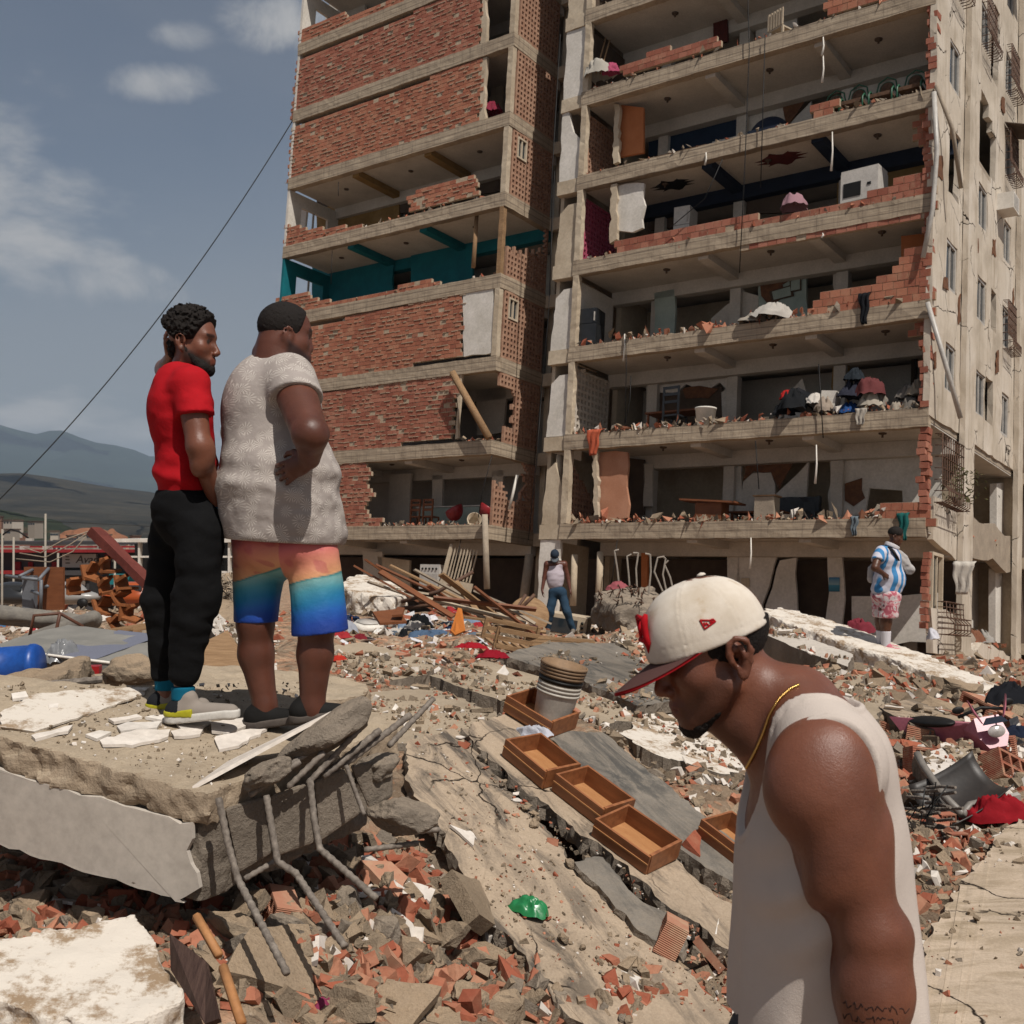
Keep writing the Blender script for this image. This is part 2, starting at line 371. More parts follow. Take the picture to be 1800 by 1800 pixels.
# five-fingered hand: wrist, palm direction, palm normal (back of hand), thumb side; finger curl in radians
def hand_field(P, wrist, fwd, back, side=1, sc=1.0, curl=.5, spread=.12):
    r = np.linalg.norm(P-np.asarray(wrist, np.float32), axis=1); o = (r-.19*sc).astype(np.float32); m = r < .27*sc
    if m.any(): o[m] = hand_core(P[m], wrist, fwd, back, side, sc, curl, spread)
    return o
def hand_core(P, wrist, fwd, back, side=1, sc=1.0, curl=.5, spread=.12):
    R = frame(fwd, back).astype(np.float32); Q = (P-np.asarray(wrist, np.float32))@R/sc; Q = Q.copy(); Q[:, 1] *= side   # x along hand, y toward thumb, z back of hand
    d = ell(Q, (.05, 0, 0), (.052, .04, .016)); d = smin(d, cap(Q, (0, 0, 0), (.03, 0, 0), .024, .03, (1, 1, 1.5)), .02)
    for i, (y, L) in enumerate(((.03, .075), (.01, .085), (-.011, .079), (-.031, .062))):
        a = (y/.03)*spread; p = np.array([.088-abs(y)*.25, y, 0]); pts = [p]; th = curl*.5
        for j, f in enumerate((.45, .3, .25)):
            st = L*f; p = p+np.array([math.cos(th)*math.cos(a), math.cos(th)*math.sin(a), -math.sin(th)])*st; pts.append(p); th += curl
        d = smin(d, chain(Q, pts, [.0095, .0088, .008, .0065], .004), .006)
    th = [np.array([.018, .03, -.004]), np.array([.048, .052, -.014]), np.array([.074, .058, -.024]), np.array([.094, .055, -.034])]
    d = smin(d, chain(Q, th, [.015, .0115, .010, .0075], .006), .012); return d*sc
def skin_mat(name, base, dark, rough=.42, spec=.4):
    t = NT(name); a = t.new('ShaderNodeVertexColor', layer_name='Col').outputs[0]; v = t.coord('obj'); n = t.noise(v, 18, 5, .6); n2 = t.noise(v, 420, 3, .6)
    c = t.mix(t.rng(n, .3, .7, 0, .35), a, dark, 'MULTIPLY'); n5 = t.noise(v, 5, 6, .65); c = t.mix(.8, c, t.ramp(n5, [(.3, (.78, .72, .68, 1)), (.55, (1, 1, 1, 1)), (.75, (1.16, 1.1, 1.04, 1))]), 'MULTIPLY'); c = t.mix(t.rng(t.noise(v, 160, 3, .7), .62, .78, 0, .35), c, (.55, .5, .48, 1), 'MULTIPLY'); t.bump(n2, .35, .0015); t.bump(t.noise(v, 75, 5, .65), .3, .003)
    t.b.inputs['Subsurface Weight'].default_value = .08; t.b.inputs['Subsurface Radius'].default_value = (.02, .008, .004); t.b.inputs['Subsurface Scale'].default_value = .3
    return t.done(c, t.rng(n, .3, .7, rough-.08, rough+.1), spec)
M_SKIN = skin_mat('skin', None, (.72, .66, .62, 1))
def hair_mat(name, c='0d0b0a', sc=260):
    t = NT(name); v = t.coord('obj'); n = t.noise(v, sc, 4, .7); t.bump(n, .9, .004); return t.done(t.ramp(n, [(.3, c), (.7, '241d19')]), .75, .2)
M_HAIR = hair_mat('black hair')
def cloth(name, c, c2=None, weave=900, rough=.85, bs=.25, wr=.12):
    if name in _simple: return _simple[name]
    t = NT(name); v = t.coord('obj'); n = t.noise(v, 3, 6, .6); col = t.ramp(n, [(.3, c), (.7, c2 or c)]); f = t.noise(v, weave*.25, 4, .7)
    t.bump(t.noise(v, 10, 4, .55, .4), wr, .02); t.bump(f, bs, .002); _simple[name] = t.done(col, rough, .12); return _simple[name]
def march(fn, u, v, d0, d1, n=400):
    d = np.linspace(d0, d1, n); P = np.stack([(u-900)/F*d, d, CZ-(v-VH)/F*d], -1).astype(np.float32); s = fn(P); i = np.nonzero(s < 0)[0]
    if not len(i): return None
    k = i[0]; return P[k] if k == 0 else P[k-1]+(P[k]-P[k-1])*(s[k-1]/(s[k-1]-s[k]+1e-12))
# ---------------------------------------------------------------- the rubble ground
_cp = [(0,1800,3.3),(300,1800,3.4),(600,1800,3.6),(800,1800,3.85),(1000,1800,4.3),(1250,1790,4.6),(1500,1800,3.75),(1800,1800,3.6),(-400,1700,3.6),(2200,1800,3.6),
 (0,1570,4.2),(250,1600,4.05),(450,1600,4.1),(0,1430,5.0),(300,1430,5.0),(600,1500,4.9),(150,1300,6.0),(500,1320,5.8),
 (720,1295,6.5),(1110,1510,5.75),(950,1258,7.2),(900,1660,4.8),(1250,1710,4.9),(1200,1360,6.8),(1050,1650,5.0),(820,1480,5.6),(1300,1500,6.0),
 (1640,1625,4.5),(1790,1445,6.15),(1650,1260,10),(1780,1310,8.6),(1450,1260,9.5),(1520,1165,14.6),(1780,1225,12),(1555,1152,15.8),(1400,1120,17),(1700,1190,14.5),
 (800,1190,9.5),(1000,1175,11),(1100,1130,14),(985,1107,21.6),(700,1130,14),(620,1070,19),(850,1075,20),(1200,1095,20),(1350,1105,21),(1480,1145,19),
 (100,1222,7.5),(200,1190,9),(50,1105,14),(200,1090,17),(0,1068,20),(450,1105,14),(300,1130,12),(0,1208,8),(380,1180,8.5),(560,1190,8.8),
 (1620,1172,25),(1300,1120,28),(1000,1090,32),(600,1078,38),(1790,1185,30),(1700,1172,24.5),(300,1080,26),(800,1082,30),
 (-600,1150,12),(2300,1200,12),(-500,1500,5),(2300,1500,6)]
_cx = [px(*c)-Vector((0, 0, .07+.005*min(c[2], 20))) for c in _cp]
_cx += [Vector(p)+Vector((0, 0, CZ)) for p in ((0,-3,-1.7),(-4,-2,-1.6),(4,-2,-1.6),(-8,1,-1.5),(8,1,-1.6),(-20,34,-3.2),(-14,48,-5.5),(-25,42,-5),(-2,60,-8),(-30,60,-8),(-60,70,-8.3),(20,70,-8),(60,60,-8.3),(-40,110,-8.6),(40,110,-8.6),(-80,30,-6),(70,25,-6),(0,300,-9),(-200,250,-9),(200,250,-9),(0,2500,-9),(-2500,1500,-9),(2500,1500,-9))]
_CX = np.array([tuple(c) for c in _cx])
def _warp(x, y): yy = np.maximum(y, -5)+6.5; return np.stack([x/yy*2.2, np.log(yy)*1.5], -1)
_CW = _warp(_CX[:, 0], _CX[:, 1])
_GX, _GY = np.linspace(-4.2, 4.2, 360), np.linspace(.5, 14, 460)
def _grid():
    G = np.empty((360, 460))
    for i, gx in enumerate(_GX):
        d2 = (gx-_CW[:, 0])**2+(_GY[:, None]-_CW[:, 1])**2; w = 1/(d2+2e-4)**2.2; G[i] = (w*_CX[:, 2]).sum(1)/w.sum(1)
    return G
_GG = _grid()
def gz(x, y, nz=True):
    x = np.asarray(x, float); y = np.asarray(y, float); q = _warp(x, y)
    fx = np.clip((q[..., 0]+4.2)/8.4*359, 0, 358.999); fy = np.clip((q[..., 1]-.5)/13.5*459, 0, 458.999); i = fx.astype(int); j = fy.astype(int); a = fx-i; b = fy-j
    z = (_GG[i, j]*(1-a)+_GG[i+1, j]*a)*(1-b)+(_GG[i, j+1]*(1-a)+_GG[i+1, j+1]*a)*b
    if nz:
        P = np.stack([x, y, np.zeros_like(x)], -1); a = smoothstep(50, 25, y)
        z = z+a*(.05*fbm(P*1.1, 3, 3)*smoothstep(5, 14, y)*2+.045*fbm(P*3.1, 4, 5))
    return z
def hit(u, v, lift=0.0):
    d = np.geomspace(1.6, 120, 330); x = (u-900)/F*d; z = CZ-(v-VH)/F*d-lift
    g = gz(x, d, False); i = np.nonzero(z < g)[0]; i = int(i[0]) if len(i) else 329
    if i:
        a = z[i-1]-g[i-1]; b = z[i]-g[i]; t = a/(a-b+1e-12); dd = d[i-1]+(d[i]-d[i-1])*t
    else: dd = d[0]
    return Vector(((u-900)/F*dd, dd, CZ-(v-VH)/F*dd))
def gnorm(x, y, e=.12):
    return Vector((-(float(gz(x+e, y, 0))-float(gz(x-e, y, 0)))/(2*e), -(float(gz(x, y+e, 0))-float(gz(x, y-e, 0)))/(2*e), 1)).normalized()
def make_ground():
    rows = np.concatenate([np.linspace(-5, 2, 22), np.geomspace(2.1, 60, 330), np.geomspace(62, 9000, 50)])
    t = np.linspace(-1.5, 1.5, 420); t = t*(.45+.55*(t/1.5)**2)*1.4
    Y, Tn = np.meshgrid(rows, t, indexing='ij'); X = Tn*(np.maximum(Y, -5)+7)
    Z = np.empty_like(X)
    for i in range(len(rows)): Z[i] = gz(X[i], Y[i])
    n, m = X.shape; V = np.stack([X, Y, Z], -1).reshape(-1, 3)
    i, j = np.meshgrid(np.arange(n-1), np.arange(m-1), indexing='ij'); a = i*m+j
    Fc = np.stack([a, a+1, a+m+1, a+m], -1).reshape(-1, 4)
    t = NT('dusty rubble ground'); v = t.coord('pos')
    n1 = t.noise(v, .9, 8, .62); n2 = t.noise(v, 7, 8, .7); n3 = t.noise(v, 45, 4, .7)
    c = t.ramp(n1, [(.3, '8c7a68'), (.5, 'a4917c'), (.7, 'b3a28e')])
    c = t.mix(t.rng(n2, .52, .66), c, '7a6656'); c = t.mix(t.rng(n3, .6, .72, 0, .7), c, '8f5a48'); c = t.mix(t.rng(n3, .42, .32, 0, .6), c, 'c4b8aa')
    for sc_, st in ((5, .55), (16, .7)):
        vo = t.new('ShaderNodeTexVoronoi'); vo.inputs['Scale'].default_value = sc_; t.con(t.mix(.12, v, t.new('ShaderNodeTexNoise').outputs['Color'], 'ADD'), vo.inputs['Vector']); sx_ = t.new('ShaderNodeSeparateXYZ'); t.con(vo.outputs['Color'], sx_.inputs[0])
        c = t.mix(st, c, t.ramp(sx_.outputs[0], [(0, (.45, .42, .4, 1)), (.55, (.95, .93, .9, 1)), (.86, (1.05, .72, .58, 1)), (1, (1.3, 1.28, 1.25, 1))]), 'MULTIPLY'); t.bump(t.math('MULTIPLY', vo.outputs['Distance'], -1), .8, .25/sc_)
    t.bump(n2, .9, .05); t.bump(n3, .9, .012)
    g = obj('ground', mesh_data('ground', V, Fc, t.done(c, .95, .1), smooth=True)); tag(g, kind='structure')
make_ground()
# ---------------------------------------------------------------- the leaning apartment block
_R = np.array([[.803, .594, .054], [-.596, .798, .088], [.009, -.103, .995]]); _U, _S, _V = np.linalg.svd(_R); BR = _U @ _V
BT = np.array([9.94, 25.718, -.117+CZ]); HF = 2.7
BM = Matrix([[*BR[i], BT[i]] for i in range(3)]+[[0, 0, 0, 1]])   # (along facade, into building, up) -> world
def _bray(u, v): return BR.T @ np.array([(u-900)/F, 1, -(v-VH)/F]), BR.T @ (np.array([0, 0, CZ])-BT)
def bp(u, v, axis, val):
    d, o = _bray(u, v); t = (val-o[axis])/d[axis]; return o+t*d
def fa(u, v, b=0.0): q = bp(u, v, 1, b); return (q[0], q[2])     # pixel -> (a, c) on plane b
def sa(u, v, a=0.0): q = bp(u, v, 0, a); return (q[1], q[2])     # pixel -> (b, c) on plane a
A0, A1, A2, A3, BL, BN, BB = -23.9, -13.27, -10.63, 0.0, -.17, 2.36, 9.6
t = NT('board-marked concrete'); v = t.coord('obj', (.5, .5, 9)); n = t.noise(v, 2.2, 7, .6); w = t.coord('obj', (5, 5, .5)); n2 = t.noise(w, 2.5, 6, .65); n3 = t.noise(t.coord('obj'), 22, 6, .7)
c = t.ramp(n, [(.3, '857767'), (.55, 'a0907c'), (.72, 'b0a18c')]); c = t.mix(t.rng(n2, .5, .75, 0, .75), c, '6a5e52'); c = t.mix(t.rng(n3, .6, .8, 0, .5), c, 'b7a690')
wv = t.new('ShaderNodeTexWave', wave_type='BANDS', bands_direction='Z'); wv.inputs['Scale'].default_value = 1.6; wv.inputs['Distortion'].default_value = 1.5; t.con(t.coord('obj', (.15, .15, 1)), wv.inputs['Vector'])
c = t.mix(t.rng(wv.outputs['Fac'], .12, .0, 0, .6), c, '5d5247'); t.bump(n, .35, .02); t.bump(n3, .4, .01); M_BOARD = t.done(c, .9, .15)
M_CONC = simple('grey concrete', '8d8071', 'a39583', 3, .92, .5, 26, .012)
M_CONCD = simple('dark broken concrete', '6f665c', '8f8577', 4, .95, .9, 20, .03)
M_CEIL = simple('painted ceiling', 'b5ada2', 'c6beb3', 1.5, .9, .1, 20)
M_WHITE = simple('white plaster', 'c0b9ae', 'd6cfc6', 1.4, .9, .2, 14, .006)
M_CREAM = simple('cream plaster', 'a4937d', 'c4b59f', .9, .92, .3, 12, .01, lo=.3, hi=.7)
M_TEAL = simple('teal paint', '0a5a63', '0e6a73', 2, .7, .1)
M_BLUE = simple('dark blue paint', '1b2a3e', '22344b', 2, .7, .1)
M_NAVY = simple('navy paint', '141c2b', '1a2436', 2, .7, .1)
M_MUST = simple('mustard paint', '7d6238', '93764a', 2, .8, .1)
M_ORNG = simple('orange wall paint', 'a5633a', 'b8744a', 1.2, .8, .15)
M_PINKW = simple('faded orange plaster', 'a5745a', 'b98a70', 1.2, .9, .2)
M_GREENP = simple('pale green paint', '93a097', 'a7b2a9', 2, .85, .1)
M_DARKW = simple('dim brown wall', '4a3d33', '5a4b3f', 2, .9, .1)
M_BRICKB = simple('exposed inner brick', '5c4030', '7a5238', 7, .95, .6, 30, .02)
M_MORT = simple('mortar', '9d8a74', 'b3a18b', 9, .95, .6, 50, .01)
def brick_mat(name, c1, c2, c3):
    t = NT(name); g = t.new('ShaderNodeNewGeometry').outputs['Random Per Island']; oi = t.new('ShaderNodeObjectInfo').outputs['Random']
    r = t.math('FRACT', t.math('ADD', g, oi)); c = t.ramp(r, [(0, c1), (.45, c2), (1, c3)])
    v = t.coord('pos'); n = t.noise(v, 3, 7, .65); n2 = t.noise(v, 30, 5, .7)
    c = t.mix(t.rng(n, .5, .78, 0, .6), c, 'a98a70'); c = t.mix(t.rng(n2, .5, .8, 0, .45), c, '63392b')
    t.bump(n2, .6, .01); return t.done(c, .93, .12)
M_BRICK = brick_mat('clay brick', '824f41', '935b4a', '9f6b59'); M_BRICKO = brick_mat('orange clay brick', '8a5544', '9b634e', 'a67059')
M_LAT = simple('lattice block', '8f6a56', 'ab8972', 4, .92, .5, 30, .01); M_LATP = simple('pink lattice paint', '9a4258', 'ac5068', 3, .85, .3); M_LATW = simple('white lattice paint', 'b5a99b', 'c9bfb2', 3, .85, .3)
M_RUST = simple('rusty iron', '4a352a', '62432f', 14, .7, .4, 60, .003, .4); M_WOOD = simple('weathered timber', '7d6145', '9a7c5c', 5, .8, .4, 40, .004, kind='obj', stretch=(1, 6, 6))
M_ALU = simple('aluminium frame', 'a39d95', 'b9b3ab', 6, .45, .05, spec=.5); M_PVC = simple('white plastic', 'cfc8bd', 'ddd7cd', 5, .5, .05)
t = NT('window glass'); M_GLASS = t.done('2a3136', .08, .6)
M_BLACK = simple('black rubber', '141312', '1d1b1a', 5, .55, .1)
blk = empty('apartment_building', BM, 'leaning multi-storey brick and concrete apartment block with its front torn away', 'building')
def bpart(name, mb, mats, parent=None): return mb.build(name, mats, parent or blk)
MAB = lambda b: np.array([[1, 0, 0, 0], [0, 0, 1, b], [0, 1, 0, 0], [0, 0, 0, 1]], float)   # polygon (a,c), extruded along b
MBC = lambda a: np.array([[0, 0, 1, a], [1, 0, 0, 0], [0, 1, 0, 0], [0, 0, 0, 1]], float)   # polygon (b,c), extruded along a
def wall_px(name, pts, b, mat, th=.12, jg=None, parent=None):
    P = [fa(u, v, b) for u, v in pts]
    if jg: P = jag(P, jg, min(jg*.3, .06))
    return bpart(name, MB().prism(P, th, MAB(b)), [mat], parent)
def rough_box(lo, hi, step, amp, seed=0, fr=6):
    lo = np.array(lo, float); hi = np.array(hi, float); n = np.maximum(1, np.round((hi-lo)/step).astype(int)); idx = {}; V = []; Fc = []
    def vid(k):
        if k not in idx: idx[k] = len(V); V.append(lo+(hi-lo)*np.array(k)/n)
        return idx[k]
    for ax in range(3):
        u, w = (ax+1) % 3, (ax+2) % 3
        for side in (0, n[ax]):
            for i in range(n[u]):
                for j in range(n[w]):
                    q = []
                    for di, dj in ((0, 0), (1, 0), (1, 1), (0, 1)):
                        k = [0, 0, 0]; k[ax] = int(side); k[u] = i+di; k[w] = j+dj; q.append(vid(tuple(k)))
                    Fc.append(q if side else q[::-1])
    V = np.array(V); D = np.stack([fbm(V*fr, 3, seed+s*11) for s in range(3)], -1); return V+D*amp, Fc
def grid_solid(xs, ys, mask, t):
    """flat wall of solid cells (mask) with open cells between, thickness t, one connected skin"""
    nx, ny = len(xs), len(ys); gx, gy = np.meshgrid(xs, ys, indexing='ij'); P = np.stack([gx, gy], -1).reshape(-1, 2); N = nx*ny
    V = np.vstack([np.c_[P, np.zeros(N)], np.c_[P, np.full(N, t)]]); Fc = []; I = lambda i, j: i*ny+j
    for i in range(nx-1):
        for j in range(ny-1):
            if not mask[i, j]: continue
            a, b, c, d = I(i, j), I(i+1, j), I(i+1, j+1), I(i, j+1); Fc += [(d, c, b, a), (a+N, b+N, c+N, d+N)]
            for (p, q, ii, jj) in ((a, b, i, j-1), (b, c, i+1, j), (c, d, i, j+1), (d, a, i-1, j)):
                if ii < 0 or jj < 0 or ii >= nx-1 or jj >= ny-1 or not mask[ii, jj]: Fc.append((p, q, q+N, p+N))
    used = sorted({i for f in Fc for i in f}); mp = {o: k for k, o in enumerate(used)}
    return V[used], [tuple(mp[i] for i in f) for f in Fc]
def in_poly(x, y, P):
    r = False; n = len(P)
    for i in range(n):
        (x1, y1), (x2, y2) = P[i], P[(i+1) % n]
        if (y1 > y) != (y2 > y) and x < (x2-x1)*(y-y1)/(y2-y1)+x1: r = not r
    return r
# storey slabs: edge beam, deck, ceiling, cross beams, back beam
CEILC = {('R', 3): M_CEIL, ('L', 4): M_CEIL}
BEAMC = {('L', 4): M_TEAL, ('L', 5): M_MUST, ('R', 4): M_NAVY}
for wing, a0, a1, b0, ks in (('L', A0, A1, BL, range(0, 9)), ('R', A2, A3, 0.0, range(0, 8))):
    for k in ks:
        c = k*HF; s = bpart('edge_beam', MB().add(*rough_box((a0, b0, c), (a1, b0+.26, c+.46), .17, .014, k+(9 if wing == 'R' else 0), 3)), [M_BOARD])
        bpart('floor_slab', MB().bx((a0+.02, b0+.26, c+.16), (a1-.02, BB, c+.42)), [M_CONC])
        bpart('ceiling', MB().bx((a0+.03, b0+.265, c+.12), (a1-.03, BB-.05, c+.155)), [CEILC.get((wing, k), M_CEIL)])
        bm_ = BEAMC.get((wing, k), M_CEIL)
        for ab in ((-20.5, -17.0) if wing == 'L' else (-6.35, -3.1)):
            bpart('ceiling_beam', MB().bx((ab-.16, b0+.27, c-.1), (ab+.16, 2.3, c+.118)), [bm_])
        bpart('back_beam', MB().bx((a0+.03, 2.3, c-.3), (a1-.03, 2.6, c+.116)), [bm_ if bm_ is not M_MUST else M_CEIL])
        if wing == 'L':   # side edge beam of the notch
            bpart('edge_beam', MB().add(*rough_box((A1-.25, BL+.262, c+.004), (A1+.004, BN, c+.464), .2, .012, k+30, 3)), [M_BOARD])
# rear shell keeps the back rooms dark
for nm, lo, hi in (('rear_wall', (A0, BB, -4), (A3, BB+.2, 23)), ('outer_wall', (A0-.02, 3.2, -4), (A0+.15, BB-.01, 23)), ('stair_wall', (A1-.2, BN+.5, -4), (A1, BB-.01, 23)), ('stair_wall', (A2, BN+.3, -4), (A2+.18, BB-.01, 20))):
    bpart(nm, MB().bx(lo, hi), [M_CREAM])
for k in range(3, 8):
    m_ = M_TEAL if k == 3 else M_WHITE
    for b0_, b1_, z0_, z1_ in ((BL+.02, .5, 0, 2.24), (.5, 1.9, 0, .7), (.5, 1.9, 1.75, 2.24), (1.9, 3.19, 0, 2.24)): bpart('end_wall', MB().bx((A0+.005, b0_, k*HF+.46+z0_), (A0+.12, b1_, k*HF+.46+z1_-.002)), [m_])
    bpart('window_frame', MB().bx((A0+.03, 1.15, k*HF+1.16), (A0+.08, 1.22, k*HF+2.2)), [M_ALU])
for k in range(0, 8): bpart('added_back_wall', MB().bx((A0+.2, 4.3, k*HF+.43), (A1-.25, 4.4, (k+1)*HF-.0)), [M_CEIL]); bpart('added_back_wall', MB().bx((A2+.2, 4.3, k*HF+.43), (A3-.2, 4.4, (k+1)*HF-.0)), [M_CEIL if k % 2 else M_CREAM])  # pale inner walls added so the openings read lighter and bounce light
bpart('roof_deck', MB().bx((A0-.1, BL-.1, 8*HF+.47), (A3+.1, BB+.3, 8*HF+.7)), [M_CONC])
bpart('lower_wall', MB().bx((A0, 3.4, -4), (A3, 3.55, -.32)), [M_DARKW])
# inner spine wall of the right wing, openings left dark
for k in range(0, 8):
    for a_ in (-9.05, -6.35, -3.1): 
        if k: bpart('column', MB().bx((a_-.17, 2.45, (k-1)*HF+.43), (a_+.17, 2.75, k*HF-.31)), [M_CEIL if k != 5 else M_WHITE])
# corner columns
def col_(a, b, c0, c1, w=.24, mat=M_CREAM, seed=0): bpart('column', MB().add(*rough_box((a-w/2, b, c0), (a+w/2, b+w, c1), .14, .012, seed, 5)), [mat])
for k in (2, 4, 5, 6, 7): col_(A1-.12, BL, k*HF+.47, (k+1)*HF-.005, .2, M_CREAM, k)
col_(A1-.12, BL, 3*HF+.47, 4*HF-.005, .17, M_WOOD, 3)
for k in range(0, 7): col_(A2+.13, .0, k*HF+.47, (k+1)*HF-.005, .2 if k else .22, M_CREAM, k+20)
# stair core in the notch: cream panels, ring beams, some panels broken open
for k in range(-1, 8):
    c0, c1 = k*HF+.46, (k+1)*HF
    bpart('ring_beam', MB().add(*rough_box((A1+1.86, .06, c1+.002), (A2-.006, .36, c1+.44), .2, .01, k+50, 3)), [M_CREAM])
    bpart('ring_beam', MB().bx((A1+.006, BN, c1+.003), (A1+1.75, BN+.2, c1+.43)), [M_CREAM]); bpart('stair_wall', MB().bx((A1+1.9, .25, c0-.1), (A1+2.02, BN+.3, c1)), [M_CREAM])
    A1_ = A1+1.9; P = [(A1_, c0+.0), (A2-.01, c0), (A2-.01, c1), (A1_, c1)]
    if k in (3, 1, 0, 2): P = [(A1_, c0), (A2-.01, c0), (A2-.01, c0+(1.9 if k != 0 else 1.0)), (A2-.35, c1-.35), (A1_+.1, c1-.6)]
    elif k in (4,): P = [(A1_, c0), (A2-.01, c0), (A2-.01, c1-1.0), (A2-.3, c1-.7), (A2-.5, c1), (A1_, c1)]
    bpart('stair_panel', MB().prism(jag(P, .25, .03), .12, MAB(.1)), [M_WHITE if k % 3 else M_CREAM])
# lattice screens
def lattice(name, a, b0, b1, c0, c1, mat, pitch=.178, bar=.078, th=.1, keep=None, parent=None):
    def lines(lo, hi):
        n = max(1, int(round((hi-lo-bar)/pitch))); p = (hi-lo-bar)/n; L = []
        for i in range(n+1): L += [lo+i*p, lo+i*p+bar]
        return L
    xs, ys = lines(b0, b1), lines(c0, c1); m = np.ones((len(xs)-1, len(ys)-1), bool); m[1::2, 1::2] = False
    if keep:
        for i in range(m.shape[0]):
            for j in range(m.shape[1]):
                if not keep(((xs[i]+xs[i+1])/2-b0)/(b1-b0), ((ys[j]+ys[j+1])/2-c0)/(c1-c0)): m[i, j] = False
    V, Fc = grid_solid(xs, ys, m, th); V[:, 2] += .012*fbm(np.c_[V[:, :2]*2, V[:, 2]*0], 2, 4)
    V = np.c_[V[:, 2]+a-th, V[:, 0], V[:, 1]]; return bpart(name, MB().add(V, Fc), [mat], parent)
def rag(f): return lambda x, y: f(x, y)+.06*math.sin(x*37+y*11)
for k in range(0, 8):
    c0, c1 = k*HF+.47, (k+1)*HF-.003; kp = None
    if k == 3: kp = lambda x, y: y < .42+.3*x*x+.05*math.sin(x*40) or x > .93
    if k == 1: kp = lambda x, y: not (x < .36+.05*math.sin(y*30) and .25 < y < .8) and not (x < .15 and y < .3)
    if k == 0: kp = lambda x, y: (y < .62-.2*x+.06*math.sin(x*40) and not (.33 < x < .62 and y > .38)) or x > .72+.05*math.sin(y*30)
    if k in (2, 4): kp = lambda x, y: not (.1 < x < .33 and .6 < y < .92)
    L = lattice('lattice_screen', A1-.01, BL+.27, BN-.02, c0, c1, M_LAT, keep=kp)
    if k in (2, 4):
        d = BN-BL-.29; b0_ = BL+.27+.1*d; b1_ = BL+.27+.33*d; z0 = c0+.6*(c1-c0); z1 = c0+.92*(c1-c0)
        fr = bpart('window', MB().bx((A1-.1, b0_, z0), (A1+.02, b0_+.06, z1)).bx((A1-.1, b1_-.06, z0), (A1+.02, b1_, z1)).bx((A1-.1, b0_+.06, z0), (A1+.02, b1_-.06, z0+.06)).bx((A1-.1, b0_+.06, z1-.06), (A1+.02, b1_-.06, z1)).bx((A1-.08, (b0_+b1_)/2-.03, z0+.06), (A1, (b0_+b1_)/2+.03, z1-.06)), [M_CREAM])
        bpart('pane', MB().bx((A1-.06, b0_+.06, z0+.06), (A1-.05, b1_-.06, z1-.06)), [M_GLASS], fr)
for k, m, kp in ((0, M_LAT, lambda x, y: y < .95-.75*x), (1, M_LATW, None), (3, M_LATP, None), (4, M_LAT, lambda x, y: x < .8)):
    lattice('lattice_screen', A2+.09, .22, 2.3, k*HF+.47, (k+1)*HF-.105, m, .2 if k == 1 else .17, .075, keep=kp)
for k in (2, 5, 6): bpart('partition_wall', MB().bx((A2+.01, .22, k*HF+.44), (A2+.1, 2.3, (k+1)*HF-.105)), [M_WHITE if k == 2 else M_DARKW])
# brick walls
def brick_wall(name, polys, b, mat, c_ref, L=.258, H=.147, D=.12, sep=False, miss=.02, jit=.006, seed=0, jm=.55):
    rnd = random.Random(seed); P = [[fa(u, v, b) for u, v in p] for p in polys]; A = [q for p in P for q in p]
    lo_a, hi_a = min(q[0] for q in A), max(q[0] for q in A); lo_c, hi_c = min(q[1] for q in A), max(q[1] for q in A); cs = []; beds = []
    for r in range(int((lo_c-c_ref)/H)-1, int((hi_c-c_ref)/H)+2):
        off = (r % 2)*L*.5+rnd.uniform(-.04, .04)
        for q in range(int(lo_a/L)-2, int(hi_a/L)+3):
            x, y = q*L+off, c_ref+(r+.5)*H
            if any(in_poly(x, y, p) for p in P):
                if rnd.random() < miss*.6: beds.append((x, y)); continue
                j = rnd.uniform(-jit, jit)+(rnd.uniform(.015, .05) if rnd.random() < .03 else 0); cs.append((x, y, j))
    w = MB()
    for x, y in [q[:2] for q in cs]+beds: w.add(BOXV*np.array([L+.002, D*.8, H+.002])+np.array([x, b+D*.53, y]), BOXF)
    if not cs: return
    bed = bpart(name, w, [M_MORT]); bed['kind'] = 'stuff'
    if sep:
        me = MB().box((0, 0, 0), (L-.014, D, H-.014)).data('brick', [mat])
        for x, y, j in cs:
            obj('brick', me, bed, TRS((x, b+D/2+j, y), (rnd.uniform(-1, 1), rnd.uniform(-1.4, 1.4), rnd.uniform(-1.5, 1.5))))
    else:
        w = MB()
        for x, y, j in cs: w.add(BOXV*np.array([L-rnd.uniform(.01, .022), D, H-rnd.uniform(.012, .024)])@np.array(rotm(0, rnd.uniform(-1, 1), 0))+np.array([x, b+D/2+j, y]), BOXF)
        o = bpart('bricks', w, [mat], bed); o['kind'] = 'stuff'
        me = MB()   # squeezed-out mortar beads
        for x, y, j in cs:
            if rnd.random() < jm: me.box((x+rnd.uniform(-.05, .05), b-.004, y-H/2+rnd.uniform(-.004, .008)), (L*rnd.uniform(.4, 1.1), .03, rnd.uniform(.012, .028)), rotm(0, rnd.uniform(-4, 4), 0))
        o = bpart('mortar', me, [M_MORT], bed); o['kind'] = 'stuff'
    return bed
LW = BL+.03
def lp(k, u0, u1, top=None): pass
brick_wall('brick_wall', [[(520, 108), (846, -28), (843, 88), (513, 212)]], LW, M_BRICK, 6*HF+.46, seed=1)
brick_wall('brick_wall', [[(514, 226), (848, 103), (841, 225), (506, 330)]], LW, M_BRICKO, 5*HF+.46, seed=2)
brick_wall('brick_wall', [[(535, 50), (605, 22), (618, 35), (760, -40), (760, -5), (530, 82)], [(525, 55), (640, 20), (760, -30), (765, -6), (526, 88)]], LW, M_BRICKO, 7*HF+.46, seed=3)
